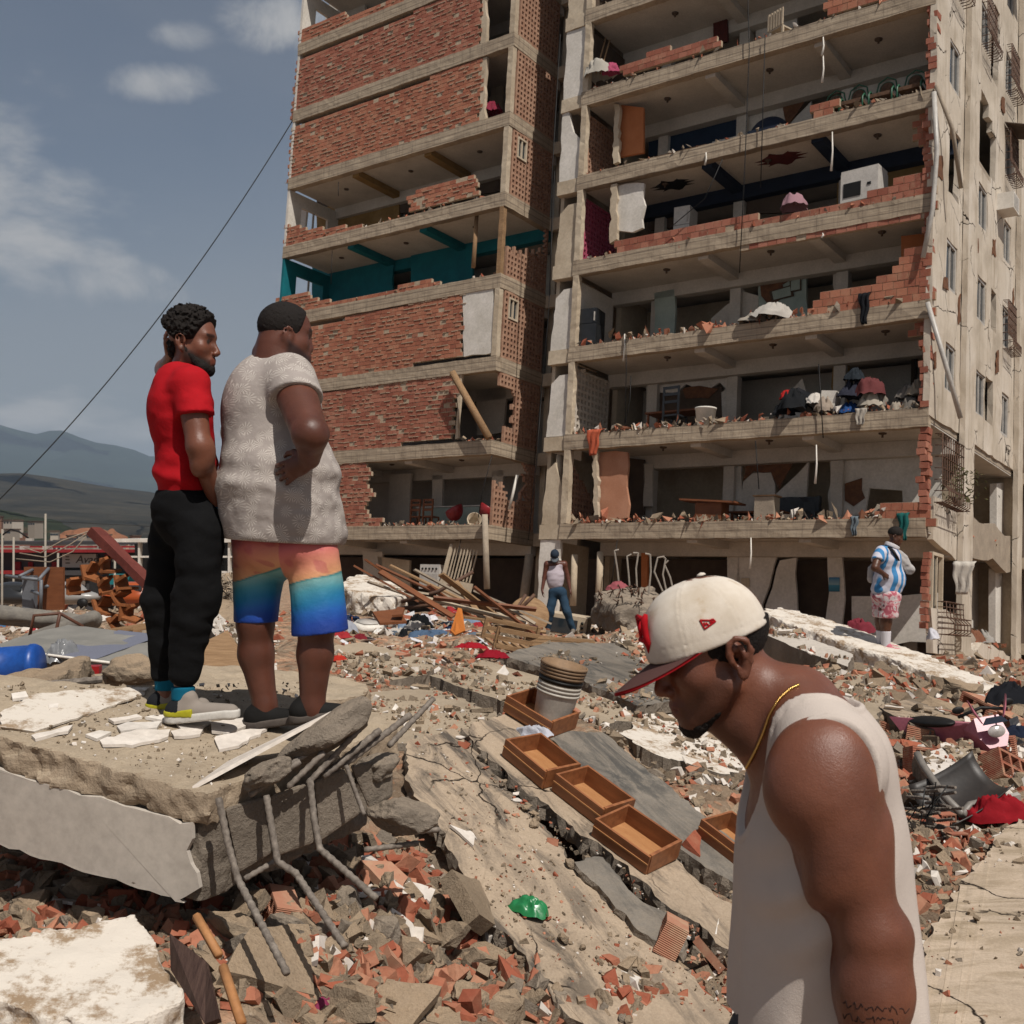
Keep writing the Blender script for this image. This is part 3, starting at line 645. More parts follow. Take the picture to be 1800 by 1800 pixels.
brick_wall('brick_wall', [[(503, 395), (540, 402), (600, 398), (640, 392), (610, 420), (500, 445)], [(718, 345), (742, 330), (800, 312), (838, 308), (840, 345), (720, 372)]], LW, M_BRICKO, 4*HF+.46, seed=4, miss=.05)
brick_wall('brick_wall', [[(488, 522), (545, 512), (547, 525), (590, 528), (600, 545), (480, 565)], [(590, 530), (760, 490), (770, 500), (600, 550)]], LW, M_BRICKO, 3*HF+.46, seed=5, miss=.06)
brick_wall('brick_wall', [[(486, 590), (815, 508), (813, 628), (480, 680)]], LW, M_BRICKO, 2*HF+.46, seed=6)
brick_wall('brick_wall', [[(476, 712), (680, 668), (800, 652), (806, 690), (800, 700), (795, 772), (468, 805)]], LW, M_BRICK, 1*HF+.46, seed=7, miss=.03)
brick_wall('brick_wall', [[(460, 818), (638, 809), (652, 830), (645, 850), (655, 870), (640, 885), (645, 905), (672, 915), (670, 926), (455, 935)]], LW, M_BRICK, .46, seed=8, miss=.03)
# right wing parapets and corner stubs, bricks one by one
brick_wall('brick_parapet', [[(1410, 545), (1445, 518), (1545, 505), (1550, 488), (1566, 470), (1580, 448), (1634, 432), (1638, 548), (1412, 570)]], .02, M_BRICKO, 2*HF+.45, .27, .2, sep=True, seed=11)
brick_wall('brick_parapet', [[(1078, 425), (1180, 402), (1300, 382), (1370, 376), (1420, 366), (1500, 352), (1530, 340), (1575, 322), (1575, 310), (1636, 300), (1640, 385), (1078, 468)]], .02, M_BRICK, 3*HF+.45, .27, .2, sep=True, seed=12, miss=.07)
brick_wall('brick_parapet', [[(1090, 120), (1120, 105), (1155, 88), (1200, 78), (1258, 62), (1262, 82), (1200, 98), (1090, 132)]], .02, M_BRICK, 5*HF+.45, .27, .17, sep=True, seed=13, miss=.04)
brick_wall('brick_parapet', [[(1430, 190), (1450, 176), (1466, 176), (1470, 200), (1425, 210)], [(1535, 900), (1560, 885), (1635, 878), (1638, 925), (1530, 925)], [(1455, -30), (1640, -60), (1640, -10), (1455, 20), (1440, 25), (1445, 5)]], .02, M_BRICKO, 4*HF+.45, .27, .2, sep=True, seed=14)
brick_wall('brick_stub', [[(1600, 575), (1612, 560), (1636, 556), (1636, 625), (1622, 610), (1620, 595), (1600, 590)], [(1608, 200), (1636, 192), (1634, 275), (1612, 260), (1606, 240), (1614, 230)]], .3, M_BRICKO, 2*HF, .24, .17, sep=True, seed=15)
# broken brick ends up the right-hand jamb
w = MB(); rnd = random.Random(5)
for k in range(0, 7):
    for j in range(13):
        c = k*HF+.47+j*.172
        if c < (k+1)*HF-.05: w.box((-.1+rnd.uniform(-.07, .05), .17+rnd.uniform(-.03, .03), c+.08), (.2, .3, .15), rotm(rnd.uniform(-3, 3), rnd.uniform(-5, 5), rnd.uniform(-6, 6)))
bpart('broken_brick_jamb', w, [M_BRICK])['kind'] = 'stuff'
# panels facing the street
wall_px('white_panel', [(814, 505), (869, 497), (868, 619), (815, 627)], LW, M_WHITE, .1, .3)
wall_px('white_panel', [(1084, 328), (1132, 322), (1130, 400), (1112, 408), (1084, 405)], .15, M_WHITE, .1, .3)
wall_px('orange_partition', [(1088, 184), (1131, 189), (1131, 268), (1088, 276)], .75, M_ORNG, .1)
wall_px('orange_partition', [(1050, 796), (1103, 795), (1103, 910), (1050, 912)], .3, M_PINKW, .1, .4)
wall_px('orange_partition', [(1584, 415), (1628, 410), (1628, 460), (1584, 470)], 1.2, M_ORNG, .1)
wall_px('door_jamb', [(845, 103), (856, 100), (850, 226), (841, 228)], LW+.02, M_CREAM, .14, .3)
wall_px('door_jamb', [(846, -25), (855, -28), (853, 84), (846, 86)], LW+.02, M_CREAM, .14, .3)
wall_px('door_jamb', [(806, 655), (813, 654), (806, 770), (800, 772)], LW+.02, M_CREAM, .1, .3)
wall_px('broken_wall_end', [(1079, 182), (1088, 183), (1087, 284), (1078, 288)], .5, M_CREAM, .14, .15)
wall_px('broken_wall_end', [(1074, 325), (1084, 322), (1084, 420), (1072, 428)], .05, M_CREAM, .14, .15)
wall_px('broken_wall_end', [(1042, 790), (1049, 790), (1052, 908), (1043, 910)], .05, M_CREAM, .14, .15)
# rooms behind: walls seen from the street (pixel outlines on the spine wall plane)
for nm, b, m, pts in (
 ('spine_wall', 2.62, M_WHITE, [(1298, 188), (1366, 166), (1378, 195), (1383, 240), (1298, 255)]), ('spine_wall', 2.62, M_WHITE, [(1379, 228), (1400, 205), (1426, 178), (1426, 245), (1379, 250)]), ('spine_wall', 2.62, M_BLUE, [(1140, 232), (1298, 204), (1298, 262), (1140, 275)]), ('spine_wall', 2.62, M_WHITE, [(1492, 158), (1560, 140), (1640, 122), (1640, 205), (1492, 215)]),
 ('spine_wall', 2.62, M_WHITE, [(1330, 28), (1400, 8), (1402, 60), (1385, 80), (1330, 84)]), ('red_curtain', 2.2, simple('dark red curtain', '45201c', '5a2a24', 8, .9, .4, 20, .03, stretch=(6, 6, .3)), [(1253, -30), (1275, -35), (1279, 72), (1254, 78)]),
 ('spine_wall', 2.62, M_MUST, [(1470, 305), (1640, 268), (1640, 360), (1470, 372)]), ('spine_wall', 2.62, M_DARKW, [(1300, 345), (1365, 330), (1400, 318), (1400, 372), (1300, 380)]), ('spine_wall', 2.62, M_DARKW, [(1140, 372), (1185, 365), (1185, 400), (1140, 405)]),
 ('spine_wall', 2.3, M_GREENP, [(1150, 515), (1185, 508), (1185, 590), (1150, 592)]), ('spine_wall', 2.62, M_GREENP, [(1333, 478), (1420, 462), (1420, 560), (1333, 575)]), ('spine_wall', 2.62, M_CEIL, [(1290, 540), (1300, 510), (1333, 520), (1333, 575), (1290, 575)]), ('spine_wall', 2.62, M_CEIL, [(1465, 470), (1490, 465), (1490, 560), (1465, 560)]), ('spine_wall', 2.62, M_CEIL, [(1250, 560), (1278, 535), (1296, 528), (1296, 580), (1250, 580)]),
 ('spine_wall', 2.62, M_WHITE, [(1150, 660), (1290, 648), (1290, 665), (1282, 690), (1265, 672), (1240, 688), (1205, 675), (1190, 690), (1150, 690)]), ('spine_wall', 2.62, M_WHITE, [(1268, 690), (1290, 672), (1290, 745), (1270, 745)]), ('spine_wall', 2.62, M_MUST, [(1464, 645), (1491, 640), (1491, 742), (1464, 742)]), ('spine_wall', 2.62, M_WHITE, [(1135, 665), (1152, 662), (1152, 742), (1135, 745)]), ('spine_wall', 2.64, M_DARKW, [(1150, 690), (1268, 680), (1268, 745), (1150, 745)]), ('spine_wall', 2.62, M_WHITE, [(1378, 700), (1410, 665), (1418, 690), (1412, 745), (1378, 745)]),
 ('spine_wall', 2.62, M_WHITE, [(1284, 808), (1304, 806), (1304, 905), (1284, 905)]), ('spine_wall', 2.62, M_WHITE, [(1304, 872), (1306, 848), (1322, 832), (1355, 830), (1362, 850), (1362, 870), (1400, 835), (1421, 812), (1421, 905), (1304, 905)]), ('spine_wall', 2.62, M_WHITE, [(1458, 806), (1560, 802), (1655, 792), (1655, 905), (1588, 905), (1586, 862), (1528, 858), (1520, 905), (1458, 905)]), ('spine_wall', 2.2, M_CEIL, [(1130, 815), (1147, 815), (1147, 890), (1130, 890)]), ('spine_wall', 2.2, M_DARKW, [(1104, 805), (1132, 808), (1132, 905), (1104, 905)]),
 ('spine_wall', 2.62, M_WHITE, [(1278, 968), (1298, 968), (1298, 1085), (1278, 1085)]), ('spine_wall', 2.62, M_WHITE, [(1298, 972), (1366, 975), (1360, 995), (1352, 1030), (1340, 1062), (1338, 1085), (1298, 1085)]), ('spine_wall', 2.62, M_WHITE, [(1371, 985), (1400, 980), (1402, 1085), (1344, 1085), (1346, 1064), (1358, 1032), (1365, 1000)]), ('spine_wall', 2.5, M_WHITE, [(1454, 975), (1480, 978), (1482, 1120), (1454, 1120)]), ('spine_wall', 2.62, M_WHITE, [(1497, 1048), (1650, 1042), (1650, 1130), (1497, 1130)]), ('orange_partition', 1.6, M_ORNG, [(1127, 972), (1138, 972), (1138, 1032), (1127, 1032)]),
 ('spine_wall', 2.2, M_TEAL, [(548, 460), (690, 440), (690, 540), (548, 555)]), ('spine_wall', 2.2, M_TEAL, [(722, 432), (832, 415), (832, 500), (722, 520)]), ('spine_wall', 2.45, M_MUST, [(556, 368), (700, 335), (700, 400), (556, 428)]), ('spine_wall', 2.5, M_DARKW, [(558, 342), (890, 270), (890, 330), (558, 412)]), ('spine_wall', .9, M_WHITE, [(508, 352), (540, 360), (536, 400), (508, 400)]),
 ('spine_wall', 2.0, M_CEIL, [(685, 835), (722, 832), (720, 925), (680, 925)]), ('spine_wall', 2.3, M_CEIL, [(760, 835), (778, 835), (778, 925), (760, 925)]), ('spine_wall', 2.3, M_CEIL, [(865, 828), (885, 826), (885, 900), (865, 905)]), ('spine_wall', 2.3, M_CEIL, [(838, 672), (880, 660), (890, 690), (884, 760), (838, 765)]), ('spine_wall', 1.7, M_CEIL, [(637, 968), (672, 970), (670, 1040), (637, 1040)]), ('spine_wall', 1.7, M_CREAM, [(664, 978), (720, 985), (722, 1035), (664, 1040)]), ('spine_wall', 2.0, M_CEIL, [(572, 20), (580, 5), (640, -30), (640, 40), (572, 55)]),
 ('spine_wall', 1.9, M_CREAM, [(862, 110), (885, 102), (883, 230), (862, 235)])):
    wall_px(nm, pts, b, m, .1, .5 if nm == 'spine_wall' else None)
# exposed brick where plaster has come off, frames, ceiling roses
for b, pts in ((2.6, [(1336, 500), (1345, 488), (1400, 472), (1392, 490), (1375, 500), (1380, 520), (1350, 535), (1338, 520)]), (2.61, [(1200, 684), (1230, 678), (1262, 684), (1245, 700), (1205, 700)]), (2.6, [(1310, 815), (1330, 812), (1395, 812), (1385, 830), (1370, 860), (1355, 830), (1325, 828), (1306, 845)]), (2.6, [(1485, 850), (1515, 840), (1520, 875), (1500, 890), (1485, 880)]), (2.6, [(1380, 168), (1420, 158), (1400, 200), (1384, 222), (1376, 190)])):
    wall_px('exposed_brick', pts, b-.02, M_BRICKB, .03, .25)
for pts in ([(1352, 512), (1393, 500), (1395, 520), (1356, 530)], [(1388, 492), (1408, 488), (1408, 510), (1388, 514)]):
    f = wall_px('picture_frame', pts, 2.57, M_DARKW, .03); P = [fa(u, v, 2.56) for u, v in pts]; cx = sum(p[0] for p in P)/4; cy = sum(p[1] for p in P)/4
    bpart('picture', MB().prism([(cx+(p[0]-cx)*.78, cy+(p[1]-cy)*.78) for p in P], .008, MAB(2.56)), [M_GREENP], f)
for k, a_, b_, r_, m in ((4, -8.0, 1.3, .75, M_BLACK), (4, -4.5, 1.2, .8, simple('dark red stencil', '4a1d1a', '5c2420', 6))):
    pts = [(a_+r_*(.55+.45*math.cos(i*1.7)**2)*math.cos(i*.262)*1.0, b_+.6*r_*(.5+.5*math.sin(i*2.3)**2)*math.sin(i*.262)) for i in range(24)]
    bpart('ceiling_stencil', MB().prism(pts, .004, TRS((0, 0, k*HF+.114))), [m])
for k in range(1, 7):
    for a_ in (-8.0, -4.7, -1.6): bpart('ceiling_lamp', MB().lathe([(.0, 0), (.11, 0), (.1, -.03), (.03, -.05), (.03, -.12), (0, -.12)], 10, TRS((a_+.2*math.sin(k), 1.1, k*HF+.118))), [M_DARKW])
for k in (4, 5, 1, 0):
    for a_ in (-22, -18.7, -15.5): bpart('ceiling_lamp', MB().lathe([(.0, 0), (.1, 0), (.09, -.03), (0, -.06)], 10, TRS((a_, 1.1, k*HF+.118))), [M_DARKW])
# ---------------------------------------------------------------- side wall on the right, windows and grilles
WB = [(1.3, 2.3), (4.5, 5.5), (7.6, 8.55)]
holes = []       # (b0,b1,c0,c1)
for k in range(1, 7):
    for i, (b0, b1) in enumerate(WB):
        c0 = k*HF+1.2; c1 = c0+1.25
        holes.append((b0, b1, c0, c1))
broken = [(4.3, 5.9, 11.0, 12.9), (5.55, 6.5, 3.9, 5.2), (6.0, 6.7, 6.7, 7.9), (5.6, 6.5, 14.2, 15.6), (5.6, 6.4, 11.2, 12.6), (6.0, 6.6, 14.9, 16.6), (1.3, 2.4, 9.1, 10.9)]
xs = sorted(set([0.02, BB]+[x for h in holes+broken for x in h[:2]]+list(np.arange(.4, BB, .4)))); ys = sorted(set([HF*1+.3, 8*HF+.4]+[y for h in holes+broken for y in h[2:]]+list(np.arange(3.2, 8*HF, .45))))
xs = [x for i, x in enumerate(xs) if i == 0 or x-xs[i-1] > 1e-6]; ys = [y for i, y in enumerate(ys) if i == 0 or y-ys[i-1] > 1e-6]
m = np.ones((len(xs)-1, len(ys)-1), bool)
for i in range(len(xs)-1):
    for j in range(len(ys)-1):
        x = (xs[i]+xs[i+1])/2; y = (ys[j]+ys[j+1])/2
        if any(h[0] < x < h[1] and h[2] < y < h[3] for h in holes+broken): m[i, j] = False
V, Fc = grid_solid(xs, ys, m, .16)
V = np.c_[V[:, 2]-.13, V[:, 0], V[:, 1]]; nz = fbm(V*1.3, 3, 8); V[:, 0] += .02*nz; V[:, 1] += .03*fbm(V*4, 2, 9); V[:, 2] += .03*fbm(V*4, 2, 10)
t = NT('stained cream render'); v = t.coord('obj'); n1 = t.noise(v, .55, 7, .6); n2 = t.noise(t.coord('obj', (2.5, 2.5, .35)), 1.6, 7, .65); n3 = t.noise(v, 16, 6, .7)
c = t.ramp(n1, [(.3, 'a09484'), (.5, 'b9ad9d'), (.7, 'c6bcaf')]); c = t.mix(t.rng(n2, .52, .76, 0, .8), c, '8b7c69'); c = t.mix(t.rng(n3, .62, .74, 0, .5), c, '7a6b5b')
vo = t.new('ShaderNodeTexVoronoi', feature='DISTANCE_TO_EDGE'); vo.inputs['Scale'].default_value = .75; nv = t.new('ShaderNodeTexNoise'); nv.inputs['Scale'].default_value = 2.2; nv.inputs['Detail'].default_value = 6; t.con(v, nv.inputs['Vector'])
t.con(t.mix(.35, v, nv.outputs['Color'], 'ADD'), vo.inputs['Vector']); ck = t.math('MULTIPLY', t.rng(vo.outputs['Distance'], .012, .004), t.rng(n1, .48, .56)); c = t.mix(ck, c, '2e251e')
t.bump(n3, .4, .012); t.bump(t.math('MULTIPLY', ck, -1), .8, .03); M_REND = t.done(c, .93, .12)
side = bpart('side_wall', MB().add(V, Fc), [M_REND])
for b0, b1 in ((2.75, 3.75), (9.2, 9.9)):
    bpart('pilaster', MB().add(*rough_box((.045, b0, -3.3), (.19, b1, 8*HF+.4), .3, .012, 3, 3)), [M_REND])
def grille(b0, b1, c0, c1, bulge=.35, n=9, name='window_grille'):
    w = MB(); r = .014
    for i in range(n):
        b = b0+(b1-b0)*i/(n-1)
        w.tube([(.05, b, c1), (bulge*.55, b, c1), (bulge*.6, b, c0+.45), (bulge, b, c0+.28), (bulge, b, c0+.08), (bulge*.7, b, c0), (.05, b, c0)], r, 5)
    for j in range(7):
        c = c0+(c1-c0)*j/6; x = bulge*.6 if c > c0+.45 else bulge
        w.tube([(.05, b0, c), (x, b0, c), (x, b1, c), (.05, b1, c)], r*.9, 5)
    bpart(name, w, [M_RUST])
gr = {(5, 0), (5, 1), (6, 1), (5, 2), (2, 2), (4, 2)}
for k in range(1, 7):
    for i, (b0, b1) in enumerate(WB):
        if any(abs((h[0]+h[1])/2-(b0+b1)/2) < .5 and h[2]-.3 < k*HF+1.8 < h[3]+.3 for h in broken): 
            if (k, i) not in gr: continue
        c0 = k*HF+1.2; c1 = c0+1.25; f = .07
        w = MB().bx((-.1, b0, c0), (.0, b0+f, c1)).bx((-.1, b1-f, c0), (.0, b1, c1)).bx((-.1, b0+f, c0), (.0, b1-f, c0+f)).bx((-.1, b0+f, c1-f), (.0, b1-f, c1)).bx((-.08, (b0+b1)/2-.03, c0+f), (-.02, (b0+b1)/2+.03, c1-f))
        fr = bpart('window', w, [M_ALU]); bpart('pane', MB().bx((-.06, b0+f, c0+f), (-.05, (b0+b1)/2-.03, c1-f)), [M_GLASS], fr); bpart('pane', MB().bx((-.06, (b0+b1)/2+.03, c0+f), (-.05, b1-f, c1-f)), [M_GLASS], fr)
        if (k, i) in gr: grille(b0-.08, b1+.08, c0-.15, c1+.1)
        if i == 2 and k in (4, 6): bpart('window_hood', MB().prism([(0, 0), (.7, -.25), (.7, -.28), (0, -.03)], b1-b0+.3, np.array([[1, 0, 0, .04], [0, 0, 1, b0-.15], [0, 1, 0, c1+.3], [0, 0, 0, 1]])), [M_DARKW])
# what shows through the broken openings
bpart('teal_partition', MB().bx((-.6, 4.4, 10.9), (-.5, 5.2, 12.0)), [simple('turquoise wall paint', '6fa09a', '82b0a9', 2)])
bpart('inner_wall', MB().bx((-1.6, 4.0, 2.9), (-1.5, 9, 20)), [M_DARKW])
ac = bpart('air_conditioner', MB().bx((.0, 6.6, 10.45), (.5, 7.35, 10.95)), [M_PVC])
w = MB()
for i in range(8): w.bx((.502, 6.66+i*.075, 10.5), (.512, 6.7+i*.075, 10.9))
bpart('vent_slat', w, [M_ALU], ac)['kind'] = 'stuff'
# low storeys at the corner: parapet, jamb bricks, columns, beams
def side_px(name, pts, a, mat, th=.14, jg=None):
    P = [sa(u, v, a) for u, v in pts]
    if jg: P = jag(P, jg, jg*.3)
    return bpart(name, MB().prism(P, th, MBC(a-th)), [mat])
side_px('corner_parapet', [(1641, 872), (1660, 880), (1701, 884), (1701, 985), (1680, 985), (1655, 962), (1640, 948)], .03, M_REND, .16, .5)
side_px('corner_parapet', [(1636, 1068), (1655, 1072), (1700, 1078), (1700, 1172), (1680, 1165), (1655, 1150), (1640, 1148)], .03, M_REND, .16, .5)
side_px('side_beam', [(1700, 905), (1776, 942), (1776, 1005), (1737, 985), (1700, 975)], .0, M_CONC, .3, .6)
side_px('side_beam', [(1700, 1135), (1800, 1148), (1800, 1182), (1700, 1160)], .02, M_REND, .3, .6)
side_px('door_column', [(1752, 850), (1768, 848), (1770, 975), (1752, 970)], -.3, M_WHITE, .2)
side_px('door_column', [(1750, 1000), (1767, 1000), (1768, 1130), (1750, 1130)], -.3, M_WHITE, .2)
side_px('inner_panel', [(1700, 985), (1752, 990), (1752, 1120), (1700, 1100)], -1.0, M_WHITE, .12)
side_px('inner_panel', [(1702, 885), (1740, 890), (1740, 920), (1702, 915)], -1.2, M_DARKW, .12)
for c0, c1, b in ((1.1, 2.65, .25), (-2.2, -.2, .35)):
    w = MB(); rnd = random.Random(3)
    n = int((c1-c0)/.17)
    for j in range(n): w.box((-.08+rnd.uniform(-.03, .03), b+rnd.uniform(-.03, .03)+.1*j/n, c0+j*.17+.085), (.15, .24, .155), rotm(0, rnd.uniform(-4, 4), 0))
    bpart('broken_brick_jamb', w, [M_BRICK])['kind'] = 'stuff'
fr = bpart('window', MB().bx((-.08, .62, -2.1), (.02, .7, -.3)).bx((-.08, 1.5, -2.1), (.02, 1.58, -.3)).bx((-.08, .7, -2.1), (.02, 1.5, -2.02)).bx((-.08, .7, -.38), (.02, 1.5, -.3)).bx((-.06, 1.05, -2.02), (0, 1.12, -.38)), [M_CREAM])
bpart('pane', MB().bx((-.05, .7, -2.02), (-.04, 1.05, -.38)), [M_GLASS], fr)
grille(.5, 2.5, .9, 2.6, .4, 11, 'bent_grille'); grille(1.0, 2.6, -2.3, -1.5, .45, 6, 'bent_grille')
# neighbouring balcony strip at the frame's right edge
for k in range(-1, 8):
    bpart('balcony_slab', MB().bx((.1, 10.2, k*HF), (1.6, 13, k*HF+.35)), [M_CREAM])
    if k < 7: bpart('balcony_parapet', MB().bx((1.5, 10.2, k*HF+.35), (1.6, 13, k*HF+1.1)), [M_REND])
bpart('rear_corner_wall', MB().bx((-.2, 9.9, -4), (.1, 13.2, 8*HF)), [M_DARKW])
rnd = random.Random(17)
for b_, c_, w_, h_ in ((.5, 9.4, .5, .7), (2.55, 6.3, .25, .9), (6.3, 9.2, .5, .6), (4.0, 13.2, .35, .8), (6.9, 5.9, .4, .8), (1.2, 6.6, .5, .35), (8.9, 8.3, .2, .9), (4.3, 8.6, .3, .5), (.35, 4.4, .25, .5), (7.2, 14.0, .5, .5)):
    P = jag([(b_-w_/2, c_-h_/2), (b_+w_/2, c_-h_/3), (b_+w_/3, c_+h_/2), (b_-w_/3, c_+h_/3)], .16, .07, rnd); bpart('exposed_brick', MB().prism(P, .02, MBC(.035)), [M_BRICKB])
# pipes, plank, cables
def bt(name, pts, r, mat, n=6): bpart(name, MB().tube(pts, r, n), [mat])
bt('drain_pipe', [(-.03, -.12, 2*HF+.35), (.35, .2, 4.2), (.62, .55, 2.95)], .06, M_ALU, 10)
bt('drain_pipe', [(.02, -.1, 4*HF+.3), (.12, -.1, 3.55*HF), (.05, -.12, 3*HF), (-.15, -.14, 2.55*HF)], .06, M_ALU, 10)
bt('drain_pipe', [(.05, -.05, 4*HF+.5), (.35, .4, 3.8*HF), (.45, .9, 3.3*HF)], .05, M_CONC, 8)
for pts in ([(1262, 960), (1270, 915)],): pass
hang = [(1447, 65, 98), (1447, 98, 145), (1463, 232, 300), (1446, 410, 418), (1435, 782, 850), (1098, 587, 635), (1320, 945, 1000), (1241, 268, 290)]
for u, v0, v1 in hang:
    a_, c_ = fa(u, v0, -.04); a2, c2 = fa(u-2, v1, -.06); bt('hanging_conduit', [(a_, -.04, c_), (a_+.03, -.06, (c_+c2)/2), (a2, -.06, c2)], [.015, .022, .035], M_PVC, 6)
for pts in ([(1315, 0), (1318, 90), (1310, 300), (1300, 480)], [(1270, 280), (1240, 350), (1180, 400)], [(985, 60), (972, 300), (968, 520)], [(595, 320), (596, 345)], [(584, 440), (583, 500)], [(952, 690), (945, 800), (930, 950)], [(975, 300), (965, 560), (940, 820)], [(865, 800), (850, 860), (842, 910)], [(1100, 590), (1102, 650), (1100, 745), (1108, 700), (1108, 660)], [(1085, 950), (1080, 1000), (1075, 1030)], [(812, 940), (806, 975), (800, 1000)], [(1328, 775), (1335, 860)], [(1447, 770), (1440, 640)], [(1345, 60), (1338, 330)]):
    P = [(fa(u, v, -.1)[0], -.1-.04*math.sin(i), fa(u, v, -.1)[1]) for i, (u, v) in enumerate(pts)]; bt('cable', P, .014, M_BLACK, 5)
bt('propped_plank', [(fa(795, 655, -.45)[0], -.45, fa(795, 655, -.45)[1]), (fa(860, 770, -.45)[0], -.45, fa(860, 770, -.45)[1])], .13, M_WOOD, 4)
bt('hanging_beam', [(fa(852, 905, -.35)[0], -.35, fa(852, 905, -.35)[1]), (fa(856, 1035, -.4)[0], -.4, fa(856, 1035, -.4)[1])], .12, M_CONC, 4)
bt('leaning_post', [(fa(838, 378, .2)[0], .2, fa(838, 378, .2)[1]), (fa(832, 470, 0)[0], 0, fa(832, 470, 0)[1])], .09, M_WOOD, 4)
bt('leaning_post', [(fa(918, 1080, 1.0)[0], 1.0, fa(918, 1080, 1)[1]), (fa(932, 975, 1.2)[0], 1.2, fa(932, 975, 1.2)[1])], .16, M_CONC, 5)
bt('leaning_post', [(fa(905, 895, .8)[0], .5, fa(905, 895, .5)[1]), (fa(916, 835, .8)[0], .6, fa(916, 835, .6)[1])], .05, M_PVC, 5)
for u, v0, v1 in ((983, 800, 905), (1010, 975, 1065), (1055, 970, 1065)): bt('thin_column', [(fa(u, v0, .3)[0], .3, fa(u, v0, .3)[1]), (fa(u-3, v1, .3)[0], .3, fa(u-3, v1, .3)[1])], .12, M_CREAM, 4)
# ---------------------------------------------------------------- fallen slabs and rubble
FLATS = []
def poly2d(P, poly):
    x, y = P[:, 0], P[:, 1]; n = len(poly); d = np.full(len(P), 1e9, np.float32); s = np.ones(len(P), np.float32)
    for i in range(n):
        ax, ay = poly[i]; bx, by = poly[(i+1) % n]; ex, ey = bx-ax, by-ay; wx, wy = x-ax, y-ay; t = np.clip((wx*ex+wy*ey)/(ex*ex+ey*ey), 0, 1); d = np.minimum(d, (wx-ex*t)**2+(wy-ey*t)**2)
        c1 = y >= ay; c2 = y < by; c3 = ex*wy > ey*wx; f = (c1 & c2 & c3) | (~c1 & ~c2 & ~c3); s = np.where(f, -s, s)
    return s*np.sqrt(d)
def slab_field(corners, thick, amp=.012, fr=7, edge=.03, seed=0, es=9):
    C = np.array([tuple(px(*c)) if not isinstance(c, Vector) else tuple(c) for c in corners]); A = np.c_[np.ones(len(C)), C[:, :2]]; k, *_ = np.linalg.lstsq(A, C[:, 2], rcond=None); poly = [tuple(c[:2]) for c in C]; nz = 1/math.sqrt(1+k[1]**2+k[2]**2)
    top = lambda x, y: k[0]+k[1]*x+k[2]*y
    def f(P):
        e = edge*fbm(P*es, 3, seed+3).astype(np.float32); d2 = poly2d(P, poly)+e; dz = (P[:, 2]-top(P[:, 0], P[:, 1]))*nz; d = smax(d2, np.abs(dz+thick/2)-thick/2, .004); return (d+amp*fbm(P*fr, 4, seed)).astype(np.float32)
    lo = C.min(0)-np.array([.08, .08, thick/nz+.08]); hi = C.max(0)+.08; return f, lo, hi, top, poly
def slab(name, corners, thick, mat, res, label=None, cat='slab', amp=.012, edge=.03, seed=0, fr=7, group=None, parent=None, extra=None, es=9, smooth=False, flat=False):
    if flat:
        C = np.array([tuple(px(*c)) if not isinstance(c, Vector) else tuple(c) for c in corners]); k, *_ = np.linalg.lstsq(np.c_[np.ones(len(C)), C[:, :2]], C[:, 2], rcond=None); rr = random.Random(seed); st = max(.05, res*3); P = jag([tuple(c[:2]) for c in C], st, edge*.9, rr); P = jag(P, st*.4, edge*.35, rr); n = len(P); c = C.mean(0); top = lambda x, y: k[0]+k[1]*x+k[2]*y; mid = [(x+rr.uniform(-1, 1)*edge*.7, y+rr.uniform(-1, 1)*edge*.7) for x, y in P]
        V = [(x-c[0], y-c[1], top(x, y)-c[2]+rr.uniform(-.004, .002)) for x, y in P]+[(x-c[0], y-c[1], top(x, y)-c[2]-thick*rr.uniform(.3, .6)) for x, y in mid]+[(x-c[0]+rr.uniform(-1, 1)*edge*.6, y-c[1]+rr.uniform(-1, 1)*edge*.6, top(x, y)-c[2]-thick) for x, y in P]
        Fq = [tuple(range(n)), tuple(range(3*n-1, 2*n-1, -1))]+[(i, i+n, (i+1) % n+n, (i+1) % n) for i in range(n)]+[(i+n, i+2*n, (i+1) % n+2*n, (i+1) % n+n) for i in range(n)]
        o = obj(name, mesh_data(name, V, Fq, [mat, M_SLABG], [0, 1]+[1]*(2*n)), parent, Vector(c)); FLATS.append((P, top)); return tag(o, label, cat if label else None, group), top, P
    f, lo, hi, top, poly = slab_field(corners, thick, amp, fr, edge, seed, es); g = f if extra is None else (lambda P: extra(P, f(P)))
    V, Q = sdf_mesh(g, lo, hi, res); c = (lo+hi)/2; o = obj(name, mesh_data(name, V-c, Q, mat, smooth=smooth), parent, Vector(c)); tag(o, label, cat if label else None, group); return o, top, poly
